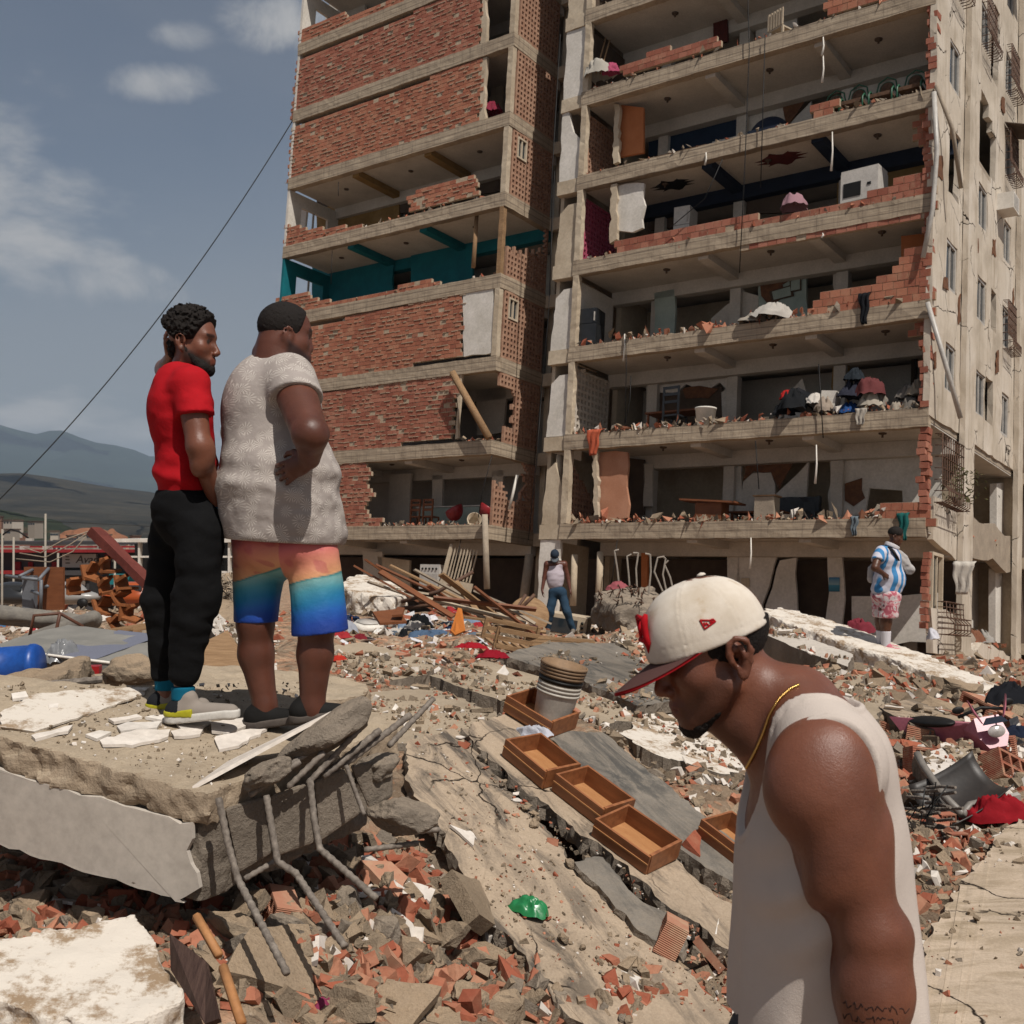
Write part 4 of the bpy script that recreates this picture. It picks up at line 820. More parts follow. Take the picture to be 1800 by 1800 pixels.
def dust_mat(name, base, dusts, stain=None, sdir=None, amt=.6, grey=None, bs=.6):
    """concrete with settled dust on top faces, optional streaks along a slope direction"""
    t = NT(name); v = t.coord('pos'); n1 = t.noise(v, 2.2, 7, .62); n2 = t.noise(v, 24, 6, .7); n3 = t.noise(v, 90, 4, .7)
    c = t.ramp(n1, [(.3, base[0]), (.7, base[1])]); nn = t.new('ShaderNodeSeparateXYZ'); t.con(t.new('ShaderNodeNewGeometry').outputs['Normal'], nn.inputs[0])
    m = t.math('MULTIPLY', t.rng(nn.outputs[2], .45, .85), t.rng(n1, .25, .55, .55, 1)); c = t.mix(t.math('MULTIPLY', m, amt), c, t.ramp(n2, [(.3, dusts[0]), (.7, dusts[1])]))
    if stain:
        a = math.atan2(sdir[1], sdir[0]); vm = t.coord('pos', (1, 1, 1), (0, 0, -a)); mp = t.new('ShaderNodeMapping'); mp.inputs['Scale'].default_value = (1.3, 4.2, 1); t.con(vm, mp.inputs[0]); s1 = t.noise(mp.outputs[0], 1.3, 9, .72, .9); s2 = t.noise(v, .8, 4, .6)
        w = t.math('MULTIPLY', t.rng(s1, .47, .6), t.rng(s2, .36, .58, .3, 1)); w = t.math('MULTIPLY', w, t.rng(nn.outputs[2], .6, .85)); c = t.mix(t.math('MULTIPLY', w, .95), c, stain)
        vo = t.new('ShaderNodeTexVoronoi', feature='DISTANCE_TO_EDGE'); vo.inputs['Scale'].default_value = 1.1; nv = t.new('ShaderNodeTexNoise'); nv.inputs['Scale'].default_value = 3; nv.inputs['Detail'].default_value = 6; t.con(v, nv.inputs['Vector']); t.con(t.mix(.3, v, nv.outputs['Color'], 'ADD'), vo.inputs['Vector']); ck = t.math('MULTIPLY', t.rng(vo.outputs['Distance'], .007, .002), t.rng(s2, .5, .57)); c = t.mix(ck, c, '2a231d'); t.bump(t.math('MULTIPLY', ck, -1), .6, .02)
    n4 = t.noise(v, .9, 6, .7); c = t.mix(.8, c, t.ramp(n4, [(.35, (.7, .68, .66, 1)), (.5, (.97, .96, .95, 1)), (.68, (1.12, 1.1, 1.08, 1))]), 'MULTIPLY')
    c = t.mix(.45, c, t.ramp(n3, [(.3, (.6, .6, .6, 1)), (.75, (1.18, 1.18, 1.18, 1))]), 'MULTIPLY'); t.bump(n2, bs, .02); t.bump(n3, bs*.8, .006); return t.done(c, .95, .1)
M_SLAB = dust_mat('dusty concrete slab', ('877866', 'a08f7b'), ('a2947f', 'b3a591')); M_SLABG = dust_mat('grey broken concrete', ('6d645a', '8b8073'), ('9a8b7a', 'ab9b88'), amt=.4, bs=1.0)
M_FLOOR = dust_mat('stained floor screed', ('918170', 'a29280'), ('a3917c', 'b3a18c'), '524c46', (1.44, -2.1), .8); M_FLOORG = dust_mat('grey floor screed', ('5f5c58', '75716b'), ('7e766c', '948777'), '4a4947', (1.44, -2.1), .5, bs=.3)
t = NT('flaking white paint on concrete'); v = t.coord('pos'); n1 = t.noise(v, 3.5, 8, .7); n2 = t.noise(v, 26, 7, .75); c = t.mix(t.rng(t.math('ADD', n1, t.math('MULTIPLY', n2, .5)), .74, .86), 'c9c0b4', '8f7a63'); c = t.mix(t.rng(n2, .6, .75, 0, .5), c, 'a8957f'); t.bump(n2, .5, .012); M_WFLAKE = t.done(c, .92, .12)
M_PLAST = simple('white plaster flake', 'c2bab0', 'd6cfc6', 5, .9, .25, 30, .006, isl=.1); M_PAINT = simple('smooth white painted beam', 'aba297', 'bab1a6', 1.3, .8, .12, 20, .004)
M_CHUNK = dust_mat('loose concrete chunk', ('776b5d', '948470'), ('a48d73', 'b59f86'), amt=.6, bs=1.0); M_SHARD = brick_mat('broken clay tile', '854a38', '965843', 'a8775f')
t = NT('ribbed clay block'); v = t.coord('obj'); oi = t.new('ShaderNodeObjectInfo').outputs['Random']; c = t.ramp(oi, [(0, '8a5140'), (.5, '9b6450'), (1, 'a67a63')]); n = t.noise(t.coord('pos'), 9, 6, .65); c = t.mix(t.rng(n, .45, .75, 0, .75), c, 'b0977c')
wv = t.new('ShaderNodeTexWave', wave_type='BANDS', bands_direction='Z', wave_profile='SIN'); wv.inputs['Scale'].default_value = 26; t.con(v, wv.inputs['Vector']); t.bump(wv.outputs['Fac'], .7, .006); t.bump(t.noise(v, 60, 4, .7), .3, .004); M_RIB = t.done(c, .93, .12)
t = NT('dusty rebar'); v = t.coord('pos'); n = t.noise(v, 40, 5, .65); c = t.ramp(n, [(.3, '4f4740'), (.55, '736a61'), (.75, '8d8378')]); t.bump(n, .4, .003); M_REBAR = t.done(c, .75, .3)
def rebar(pts, r=.011, n=8, rib=True):
    P = [Vector(p) for p in pts]; out = []
    for a, b in zip(P[:-1], P[1:]):
        k = max(2, int((b-a).length/(r*1.1))) if rib else 4
        out += [a+(b-a)*i/k for i in range(k)]
    out.append(P[-1]); rr = [r*(1.0 if i % 2 else .8) for i in range(len(out))]; return tube_geo(out, rr if rib else r, n)
def put(name, me, M, label, cat, group=None): o = obj(name, me, None, M); return tag(o, label, cat, group)
# the slab the two men stand on
CZV = Vector((0, 0, CZ)); V3 = lambda x, y, z: Vector((x, y, z))+CZV
SP = lambda x, y: CZ-.954-.13*(x+1.11)+.171*(y-3.9)
sp_poly = [(-1.11, 3.9), (-.80, 4.36), (-.50, 4.80), (-.62, 4.98), (-1.1, 5.05), (-1.6, 4.95), (-2.1, 4.82), (-2.6, 4.85), (-3.4, 4.95), (-3.3, 4.54), (-1.99, 4.15)]
def sp_extra(P, d):   # beam below the slab, set a little back, ragged at the broken end
    return d
big = empty('broken_floor_slab', px(365, 1575, 4.0), 'thick broken floor slab with painted beam and bent rebar under two standing men', 'slab'); binv = Matrix.Translation(-px(365, 1575, 4.0))
def bigpart(name, V, Q, mat, smooth=True): o = obj(name, mesh_data(name, V, Q, mat, smooth=smooth), big); o.matrix_parent_inverse = binv; return o
cor = [Vector((x, y, SP(x, y))) for x, y in sp_poly]; f, lo, hi, top, poly = slab_field(cor, .125, .007, 16, .02, 2, 14); bigpart('deck', *sdf_mesh(f, lo, hi, .0145), M_SLAB, False)
bp_ = [(-1.14, 3.925), (-.84, 4.37), (-.62, 4.72), (-1.05, 4.85), (-3.2, 4.8), (-3.3, 4.56), (-1.99, 4.172)]
cor2 = [Vector((x, y, SP(x, y)-.12)) for x, y in bp_]; f2, lo2, hi2, _, _ = slab_field(cor2, .29, .008, 10, .02, 5, 12)
def beam_f(P):
    d = f2(P); e = np.array([-1.0, 4.15]); dx = P[:, 0]*.9-P[:, 1]*.43; return d
bigpart('beam_core', *sdf_mesh(f2, lo2, hi2, .018), M_SLABG, False)
# painted face of the beam: thin skin on its street side, torn at the right
face = [(-1.16, 3.907), (-1.99, 4.150), (-3.3, 4.535)]; w = MB(); rnd = random.Random(2); N = 46; topv = []; botv = []
for i in range(N+1):
    tt = i/N; x = -1.168+(-3.3+1.168)*tt; y = np.interp(-x, [1.16, 1.99, 3.3], [3.909, 4.150, 4.535]); z = SP(x, y); topv.append((x, y-.014, z-.125+rnd.uniform(-.008, .01))); botv.append((x+.01, y-.002, z-.42+rnd.uniform(-.006, .006)))
edge = [(0.0, 0), (.0, .2), (-.025, .35), (-.012, .5), (.012, .62), (.02, .8), (-.04, .93), (-.08, 1)]
L_ = [tuple(np.array(topv[0])*(1-b)+np.array(botv[0])*b+np.array([a, -a*.28, 0])) for a, b in edge]
poly_ = L_+botv[1:][:]+topv[1:][::-1]; V = np.array(poly_); n = len(V); V = np.vstack([V, V+np.array([.006, .02, 0])]); Fq = [tuple(range(n)), tuple(range(2*n-1, n-1, -1))]+[(i, (i+1) % n, (i+1) % n+n, i+n) for i in range(n)]
o = obj('painted_face', mesh_data('painted_face', V, Fq, M_PAINT), big); o.matrix_parent_inverse = binv
# rebar bundles and stirrups at the broken end
RB = [((438, 1398, 4.0), (528, 1338, 4.06), .0135), ((505, 1385, 4.06), (570, 1322, 4.12), .0135), ((540, 1378, 4.1), (632, 1282, 4.2), .0135), ((568, 1365, 4.15), (668, 1283, 4.3), .016), ((600, 1348, 4.22), (722, 1256, 4.4), .016), ((683, 1312, 4.5), (762, 1228, 4.7), .0135), ((462, 1372, 4.05), (600, 1290, 4.2), .012),
      ((690, 1466, 4.5), (772, 1458, 4.6), .0135), ((640, 1494, 4.3), (736, 1482, 4.35), .0135)]
for a, b, r in RB: V, Fq = rebar([px(*a), px(*b)], r); bigpart('rebar', V, Fq, M_REBAR)
for pts, r in (([(384, 1402, 3.84), (400, 1480, 3.82), (418, 1545, 3.8), (505, 1712, 3.5)], .0145), ([(468, 1398, 3.98), (480, 1470, 3.94), (488, 1515, 3.92), (520, 1535, 3.9), (606, 1664, 3.62)], .0145), ([(545, 1372, 4.1), (552, 1440, 4.05), (562, 1492, 4.02), (662, 1580, 3.88)], .0145), ([(608, 1345, 4.2), (628, 1400, 4.18), (640, 1432, 4.16)], .010), ([(430, 1545, 3.9), (490, 1510, 4.0)], .012)): V, Fq = rebar([px(*q) for q in pts], r); bigpart('rebar', V, Fq, M_REBAR)
# inset end panels between the stirrups
for q in ([(395, 1420), (462, 1400), (478, 1500), (420, 1535)], [(475, 1398), (540, 1375), (552, 1482), (488, 1505)], [(552, 1372), (605, 1350), (634, 1430), (562, 1480)], [(615, 1345), (690, 1330), (690, 1400), (650, 1425)]):
    d0 = 3.93+.0042*(sum(p[0] for p in q)/4-420)*.38; P = [tuple(px(u, v, d0+.0016*(u-q[0][0]))) for u, v in q]; P2 = [tuple(px(u, v, d0+.14+.0016*(u-q[0][0]))) for u, v in q]; V = np.array(P+P2); o = obj('core_block', mesh_data('core_block', V, [(0, 1, 2, 3), (7, 6, 5, 4), (0, 4, 5, 1), (1, 5, 6, 2), (2, 6, 7, 3), (3, 7, 4, 0)], M_SLABG), big); o.matrix_parent_inverse = binv; md = o.modifiers.new('b', 'BEVEL'); md.width = .012; md.segments = 2
# lumps on the broken end
def lump(name, u, v, d, r, seed, mat, label=None, cat='chunk', parent=None, rot=(0, 0, 0), group=None, res=None, amp=.28, M_inv=None):
    r = np.array(r, float); A = np.array(rotm(*rot)); rnd = np.random.default_rng(seed); N = rnd.normal(size=(9, 3)); N /= np.linalg.norm(N, axis=1)[:, None]; h = rnd.uniform(.62, .95, 9)
    def fn(P):
        Q = (P/r).astype(np.float32); e = np.linalg.norm(Q, axis=1)-1
        for nn, hh in zip(N, h): e = smax(e, Q@nn.astype(np.float32)-hh, .06)
        return ((e+amp*.35*fbm(Q*2.2, 3, seed)+amp*.12*fbm(Q*7, 2, seed+5))*r.min()).astype(np.float32)
    b = r.max()*1.25; V, Q = sdf_mesh(fn, (-b, -b, -b), (b, b, b), res or r.max()/16); V = V@A.T; c = px(u, v, d) if not isinstance(u, Vector) else u
    o = obj(name, mesh_data(name, V, Q, mat, smooth=False), parent, c)
    if M_inv is not None: o.matrix_parent_inverse = M_inv
    return tag(o, label, cat if label else None, group)
lump('broken_edge', 575, 1292, 4.2, (.24, .12, .075), 3, M_SLABG, parent=big, rot=(0, -33, 20), M_inv=binv, amp=.22); lump('broken_edge', 470, 1360, 4.02, (.1, .09, .05), 4, M_SLABG, parent=big, rot=(0, -25, 10), M_inv=binv); lump('broken_edge', 660, 1350, 4.45, (.1, .09, .06), 6, M_SLABG, parent=big, rot=(0, -20, 10), M_inv=binv)
lump('concrete_chunk', 708, 1432, 4.35, (.15, .12, .075), 8, M_SLABG, 'rounded grey concrete lump resting beside the rebar of the thick slab', rot=(0, 8, 15), amp=.3)
# tilted white board on the slab's edge
P = [px(338, 1382, 3.93), px(582, 1250, 4.32), px(590, 1254, 4.36), px(420, 1330, 4.25), px(400, 1338, 4.2)]; nrm = Vector((.12, -.35, -.9))*.016; V = np.array([tuple(q) for q in P]+[tuple(q+nrm) for q in P]); n = 5
put('plaster_board', mesh_data('plaster_board', V, [tuple(range(5)), tuple(range(9, 4, -1))]+[(i, (i+1) % 5, (i+1) % 5+5, i+5) for i in range(5)], [M_PLAST]), None, 'long pointed white plaster sliver leaning on the broken slab edge', 'plaster')
# cracked plaster plates on the slab
def plate(name, pts, topf, t, mat, label, cat='plaster', group=None, lift=.0, jg=.05, seed=0, rndm=None):
    """thin plate lying on a surface given by topf(x,y); pts in world xy"""
    rr = random.Random(seed); Pj = jag(pts, jg, jg*.28, rr); c = np.mean(np.array(Pj), axis=0); n = len(Pj); z = [topf(x, y)+lift for x, y in Pj]; cz = float(topf(*c))+lift
    V = [(x-c[0], y-c[1], zz-cz+t) for (x, y), zz in zip(Pj, z)]+[((x-c[0])*.985, (y-c[1])*.985, zz-cz) for (x, y), zz in zip(Pj, z)]; Fq = [tuple(range(n)), tuple(range(2*n-1, n-1, -1))]+[(i, i+n, (i+1) % n+n, (i+1) % n) for i in range(n)]
    return put(name, mesh_data(name, V, Fq, [mat]), Matrix.Translation((c[0], c[1], cz)), label, cat, group)
def on_plane(u, v, f):
    d = np.linspace(1.5, 30, 3000); x = (u-900)/F*d; z = CZ-(v-VH)/F*d; i = int(np.argmax(z < f(x, d))); return (float(x[i]), float(d[i]))
rnd = random.Random(12)
for i, q in enumerate([[(0, 1258), (60, 1225), (160, 1216), (262, 1214), (255, 1225), (190, 1248), (60, 1292), (0, 1285)], [(55, 1300), (128, 1282), (120, 1292), (62, 1306)], [(175, 1308), (240, 1290), (300, 1290), (296, 1302), (232, 1318), (180, 1316)], [(150, 1298), (175, 1292), (196, 1294), (170, 1306)], [(205, 1284), (225, 1276), (285, 1274), (276, 1286), (212, 1292)], [(300, 1292), (340, 1284), (358, 1287), (352, 1298), (306, 1302)], [(310, 1280), (360, 1272), (372, 1274), (355, 1284), (318, 1289)], [(190, 1270), (240, 1262), (250, 1266), (200, 1276)], [(255, 1268), (300, 1262), (330, 1264), (290, 1274)], [(370, 1276), (428, 1268), (432, 1282), (400, 1296), (372, 1292)], [(380, 1302), (440, 1288), (470, 1288), (420, 1318), (385, 1325)], [(20, 1226), (45, 1222), (50, 1232), (22, 1236)], [(85, 1245), (103, 1243), (102, 1250), (86, 1252)]]):
    plate('plaster_plate', [on_plane(u, v, SP) for u, v in q], lambda x, y: SP(x, y)+.004, .012 if i else .008, M_WFLAKE if i in (0,) else M_PLAST, 'large flat sheet of worn white plaster at the left of the men\'s slab' if i == 0 else 'cracked white plaster plate lying around the standing men\'s feet', 'plaster', None if i == 0 else 'plaster plates on the men\'s slab', jg=.035, seed=i)
# big white-topped fragment at lower left
o, _, _ = slab('plaster_fragment', [(-20, 1655, 3.62), (235, 1606, 3.85), (262, 1640, 3.75), (292, 1690, 3.6), (322, 1752, 3.42), (215, 1815, 3.25), (20, 1770, 3.3), (-40, 1735, 3.35)], .1, M_WFLAKE, .014, 'big jagged slab fragment with flaking white paint in the lower left corner', 'slab', .008, .02, 21, es=16)
# tilted floor slabs with streaks, going down to the right
P1 = lambda x, y: CZ-3.30-.235*x+.301*y
def p1c(u, v): x, y = on_plane(u, v, P1); return Vector((x, y, P1(x, y)))
slab('floor_slab', [p1c(*q) for q in ((722, 1300), (800, 1282), (905, 1400), (1010, 1520), (1180, 1690), (1290, 1790), (1250, 1900), (1060, 1850), (930, 1700), (840, 1590), (770, 1450), (712, 1370))], .09, M_FLOOR, .022, 'streaked beige floor slab sloping down left of the wooden drawers', 'slab', .007, .03, 31, flat=True)
slab('floor_slab', [p1c(*q)+Vector((0, 0, .03)) for q in ((812, 1290), (905, 1258), (960, 1290), (1040, 1400), (1200, 1530), (1330, 1640), (1330, 1720), (1200, 1620), (1080, 1520), (915, 1392))], .1, M_FLOOR, .022, 'sloping floor slab carrying the row of wooden drawers', 'slab', .006, .03, 32, flat=True)
slab('floor_slab', [p1c(*q)+Vector((0, 0, .045)) for q in ((955, 1296), (1060, 1300), (1130, 1360), (1240, 1450), (1340, 1530), (1340, 1600), (1240, 1540), (1130, 1460), (1040, 1390))], .1, M_FLOORG, .022, 'dark grey sloping floor slab right of the wooden drawers', 'slab', .004, .02, 33, flat=True)
slab('floor_slab', [p1c(*q)+Vector((0, 0, .04)) for q in ((1010, 1530), (1060, 1520), (1130, 1600), (1210, 1640), (1200, 1690), (1120, 1650))], .05, M_FLOORG, .02, 'cracked grey floor screed flap below the wooden drawers', 'slab', .006, .02, 34, flat=True)
# blocks behind
slab('floor_slab', [(640, 1300, 6.6), (600, 1262, 7.2), (640, 1215, 8.2), (760, 1212, 8.4), (905, 1262, 7.2), (860, 1296, 6.7), (760, 1312, 6.4)], .12, M_SLAB, .03, 'dusty flat floor slab just behind the big rebar ends', 'slab', .02, .04, 40, flat=True)
slab('slab_block', [(755, 1188, 8.6), (845, 1158, 9.6), (960, 1195, 9.2), (1080, 1235, 8.7), (1130, 1262, 8.2), (1010, 1278, 7.7), (880, 1228, 8.1)], .3, M_SLAB, .03, 'thick dusty slab block behind the white bucket', 'slab', .014, .03, 41, flat=True)
slab('floor_slab', [(880, 1150, 10.6), (960, 1130, 11.4), (1080, 1128, 11.6), (1140, 1170, 10.6), (1200, 1230, 9.2), (1120, 1240, 8.9), (1010, 1190, 9.8)], .1, M_FLOORG, .035, 'tilted grey stained floor slab behind the white bucket', 'slab', .01, .03, 42, flat=True)
slab('floor_slab', [(545, 1140, 10.8), (640, 1128, 11.4), (765, 1162, 10.6), (752, 1186, 9.9), (640, 1200, 9.3), (560, 1178, 9.8)], .16, M_SLAB, .035, 'flat beige slab behind the heavy man\'s legs', 'slab', .014, .03, 43, flat=True)
slab('slab_block', [(1096, 1108, 14.5), (1130, 1098, 15), (1180, 1150, 14), (1190, 1172, 13.4), (1150, 1160, 13.5), (1075, 1128, 14)], .45, M_SLAB, .04, 'upended slab edge just left of the white cap', 'slab', .02, .04, 44, flat=True)
slab('slab_block', [(1090, 1292, 7.6), (1135, 1262, 8.4), (1220, 1250, 8.8), (1330, 1290, 8.6), (1330, 1372, 7.4), (1260, 1350, 7.2), (1150, 1318, 7.3)], .34, M_WFLAKE, .026, 'slab block with flaked white top beside the cap wearer\'s chin', 'slab', .014, .03, 45, flat=True)
slab('slab_block', [(592, 1030, 19.5), (622, 1008, 21), (700, 1022, 20.6), (715, 1045, 19.3), (690, 1052, 18.4), (620, 1040, 18.8)], .75, M_WFLAKE, .06, 'white-topped slab block behind the scattered clothes', 'slab', .03, .06, 46)
slab('slab_block', [(340, 1075, 12.5), (372, 1065, 13), (438, 1130, 11.5), (470, 1185, 10.2), (455, 1215, 9.4), (430, 1175, 10)], .22, M_PAINT, .04, 'sloping white painted beam between the two standing men', 'beam', .006, .02, 47, flat=True)
# the beam the man in the jersey stands on
slab('fallen_beam', [(1330, 1068, 17.2), (1370, 1058, 17.8), (1480, 1098, 17), (1560, 1132, 16.2), (1680, 1172, 15), (1800, 1212, 13.8), (1830, 1245, 13.0), (1700, 1215, 13.8), (1560, 1165, 15.0), (1440, 1118, 16)], .55, M_WFLAKE, .045, 'long fallen beam with flaking white top under the man in the jersey', 'beam', .02, .05, 48)
slab('fallen_beam', [(1335, 1110, 14.6), (1372, 1102, 15.0), (1500, 1150, 13.6), (1490, 1172, 13.0), (1400, 1140, 13.8)], .3, M_PAINT, .04, 'smooth white painted beam under the long fallen beam behind the cap wearer', 'beam', .006, .02, 49, flat=True)
slab('slab_block', [(1545, 1246, 9.6), (1600, 1226, 10.2), (1718, 1272, 9.4), (1702, 1300, 8.7), (1600, 1266, 9.0)], .2, M_FLOOR, .03, 'long orange-topped slab with grey side left of the pink motorbike', 'slab', .01, .03, 51, flat=True)
slab('slab_block', [(1606, 1326, 7.4), (1655, 1316, 7.7), (1690, 1345, 7.2), (1640, 1366, 6.9)], .14, M_PLAST, .025, 'white-topped square block behind the wheelbarrow handles', 'slab', .01, .02, 52, flat=True)
slab('slab_block', [(1655, 1308, 8.0), (1705, 1300, 8.3), (1728, 1350, 7.4), (1660, 1358, 7.2)], .1, M_SLAB, .025, 'smooth grey wall panel lying beside the square white block', 'slab', .01, .02, 53, flat=True)
slab('slab_block', [(1425, 1232, 9.8), (1500, 1200, 11), (1560, 1215, 10.8), (1540, 1262, 9.0), (1470, 1262, 9.0)], .16, M_SLAB, .03, 'dusty slab just behind the shoulder strap', 'slab', .01, .03, 54, flat=True)
slab('slab_block', [(1380, 1190, 11.5), (1440, 1172, 12.4), (1520, 1186, 12), (1500, 1215, 11), (1420, 1215, 10.8)], .14, M_SLAB, .03, 'tan slab behind the neck of the cap wearer', 'slab', .01, .03, 55, flat=True)
# near slab at lower right
slab('floor_slab', [(1625, 1655, 4.4), (1660, 1590, 4.75), (1720, 1512, 5.4), (1760, 1462, 5.9), (1790, 1438, 6.2), (1900, 1480, 6.0), (2100, 1800, 3.7), (1900, 2100, 2.9), (1640, 2100, 2.8), (1600, 1800, 3.7)], .12, dust_mat('pale worn floor screed', ('a3927f', 'b3a28f'), ('ae9d89', 'bbaa97'), '94846f', (1, .2), .6, bs=.35), .022, 'pale cracked floor slab at the lower right edge', 'slab', .005, .02, 50, es=18, flat=True)
# ---------------------------------------------------------------- loose pieces, libraries then placement
def hull_lib(n, k, sq, seed, mat, rough=True, name='chunk'):
    L = []; r = np.random.default_rng(seed)
    for i in range(n):
        p = r.normal(size=(k, 3)); p /= np.linalg.norm(p, axis=1)[:, None]; p *= r.uniform(.75, 1, (k, 1)); p *= np.array(sq)*.5*r.uniform(.8, 1.2, 3); V, Fq = hull_geo(p)
        if rough:
            bm = bmesh.new(); vs_ = [bm.verts.new(v) for v in V]; [bm.faces.new([vs_[j] for j in f]) for f in Fq]; bmesh.ops.subdivide_edges(bm, edges=bm.edges, cuts=2, use_grid_fill=True); bmesh.ops.triangulate(bm, faces=bm.faces)
            X = np.array([tuple(v.co) for v in bm.verts]); D = .06*min(sq)*np.stack([fbm(X*6/max(sq)*1.5, 3, seed+i*3+s) for s in range(3)], -1)
            for v, d in zip(bm.verts, D): v.co += Vector(d)
            bm.verts.index_update(); V = np.array([tuple(v.co) for v in bm.verts]); Fq = [[v.index for v in f.verts] for f in bm.faces]; bm.free()
        L.append(mesh_data(name, V, Fq, [mat]))
    return L
def shard_lib(n, seed, mat, t=.07, k=6, name='shard', asp=1.0):
    L = []; rr = random.Random(seed)
    for i in range(n):
        a = sorted(rr.uniform(0, 6.283) for _ in range(k)); P = [(.5*rr.uniform(.6, 1)*math.cos(x)*asp, .5*rr.uniform(.6, 1)*math.sin(x)) for x in a]; P = jag(P, .22, .03, rr); L.append(MB().prism(P, t, TRS((0, 0, -t/2))).data(name, [mat]))
    return L
def hollow_brick(mat, w=.3, h=.2, d=.2, nx=3, ny=2, t=.018, cut=None):
    xs = [0]; ys = [0]
    for i in range(nx): xs += [t+i*(w-t)/nx, (i+1)*(w-t)/nx]
    xs += [w-0.0]; xs = sorted(set(round(x, 4) for x in xs))
    for i in range(ny): ys += [t+i*(h-t)/ny, (i+1)*(h-t)/ny]
    ys += [h]; ys = sorted(set(round(y, 4) for y in ys)); m = np.ones((len(xs)-1, len(ys)-1), bool)
    for i in range(m.shape[0]):
        for j in range(m.shape[1]):
            if xs[i+1]-xs[i] > t*1.6 and ys[j+1]-ys[j] > t*1.6: m[i, j] = False
    if cut is not None:
        for i in range(m.shape[0]):
            for j in range(m.shape[1]):
                if cut((xs[i]+xs[i+1])/2/w, (ys[j]+ys[j+1])/2/h): m[i, j] = False
    V, Fq = grid_solid(xs, ys, m, d); V = V-np.array([w/2, h/2, d/2]); V = V[:, [0, 2, 1]]; return mesh_data('hollow_brick', V, Fq, [mat])
LIB_CH = hull_lib(8, 16, (1, .8, .6), 1, M_CHUNK); LIB_CHG = hull_lib(5, 16, (1, .8, .65), 9, M_SLABG); LIB_SH = shard_lib(9, 2, M_SHARD, .12); LIB_RB = shard_lib(6, 5, M_RIB, .16, 5); LIB_PL = shard_lib(8, 3, M_PLAST, .07, 7)
LIB_HB = [hollow_brick(M_RIB), hollow_brick(M_RIB, .28, .2, .15, 3, 2), hollow_brick(M_RIB, .3, .2, .2, 3, 2, cut=lambda x, y: x > .68), hollow_brick(M_RIB, .3, .1, .2, 3, 1)]
LIB_SL = shard_lib(6, 8, M_CHUNK, .22, 6, asp=1.5); LIB_WD = [MB().box((0, 0, 0), (1, .09, .035)).data('plank', [M_WOOD]), MB().box((0, 0, 0), (1, .05, .05)).data('plank', [M_WOOD])]
KIND = {'chunk': (LIB_CH, 'concrete_chunk', 'chunk'), 'grey': (LIB_CHG, 'concrete_chunk', 'chunk'), 'shard': (LIB_SH, 'brick_shard', 'brick shard'), 'rib': (LIB_RB, 'ribbed_brick_shard', 'brick shard'), 'plaster': (LIB_PL, 'plaster_flake', 'plaster'), 'hollow': (LIB_HB, 'hollow_brick', 'brick'), 'slabbit': (LIB_SL, 'slab_fragment', 'slab fragment'), 'plank': (LIB_WD, 'timber_piece', 'timber')}
LBL = {'chunk': 'dusty tan concrete lump', 'grey': 'grey concrete lump', 'shard': 'orange clay shard', 'rib': 'ribbed clay block shard', 'plaster': 'white plaster flake', 'hollow': 'hollow clay block', 'slabbit': 'flat dusty slab fragment', 'plank': 'loose timber strip'}
SRND = random.Random(99); NKIND = {}; EXTRA = []
def surf_hit(u, v, f=None):
    if f is None: return hit(u, v)
    x, y = on_plane(u, v, f); return Vector((x, y, f(x, y)))
def place(kind, u, v, size, f=None, rot=None, label=None, lift=.25, d=None, sc=None, where='among the rubble'):
    lib, name, cat = KIND[kind]; q = px(u, v, d) if d else surf_hit(u, v, f); s = size*q.y/F
    if kind == 'hollow': s = s/.3
    S = sc or (s*SRND.uniform(.8, 1.15), s*SRND.uniform(.8, 1.15), s*SRND.uniform(.75, 1.1)) if kind != 'plank' else (s, s*.0+1, 1)
    if kind == 'plank': S = (s, max(.5, min(1.6, s)), max(.5, min(1.6, s)))
    flat = kind in ('shard', 'rib', 'plaster', 'slabbit'); n = gnorm(q.x, q.y) if not f else Vector((.235, -.301, 1)).normalized() if f is P1 else Vector((0, 0, 1))
    if rot is None: rot = (SRND.gauss(0, 24), SRND.gauss(0, 24), SRND.uniform(0, 360)) if flat else (SRND.uniform(-40, 40), SRND.uniform(-40, 40), SRND.uniform(0, 360)) if kind not in ('plank', 'hollow') else (SRND.gauss(0, 12), SRND.gauss(0, 14), SRND.uniform(0, 360))
    R = n.to_track_quat('Z', 'Y').to_matrix() @ rotm(*rot); me = SRND.choice(lib); h = s*(.1 if flat else .3)*lift/.25 if kind != 'plank' else .03
    if kind == 'hollow': h = .07
    NKIND[kind] = NKIND.get(kind, 0)+1
    if NKIND[kind] > 285 and label is None: return None
    lb = label or ('small ' if size < 16 else 'fist-sized ' if size < 30 else 'large ')+LBL[kind]+' '+where; o = put(name, me, TRS(q+n*h*.6, R, S), lb, cat, None if label else lb); return o
def scatter(poly, n, smin_, smax_, mix, f=None, where='among the rubble'):
    us = [p[0] for p in poly]; vs_ = [p[1] for p in poly]; ks = list(mix); ws = [mix[k] for k in ks]; c = 0; g = 0
    while c < n and g < n*20:
        g += 1; u = SRND.uniform(min(us), max(us)); v = SRND.uniform(min(vs_), max(vs_))
        if not in_poly(u, v, poly): continue
        s = smin_*(smax_/smin_)**(SRND.random()**1.7); place(SRND.choices(ks, ws)[0], u, v, s, f, where=where); c += 1
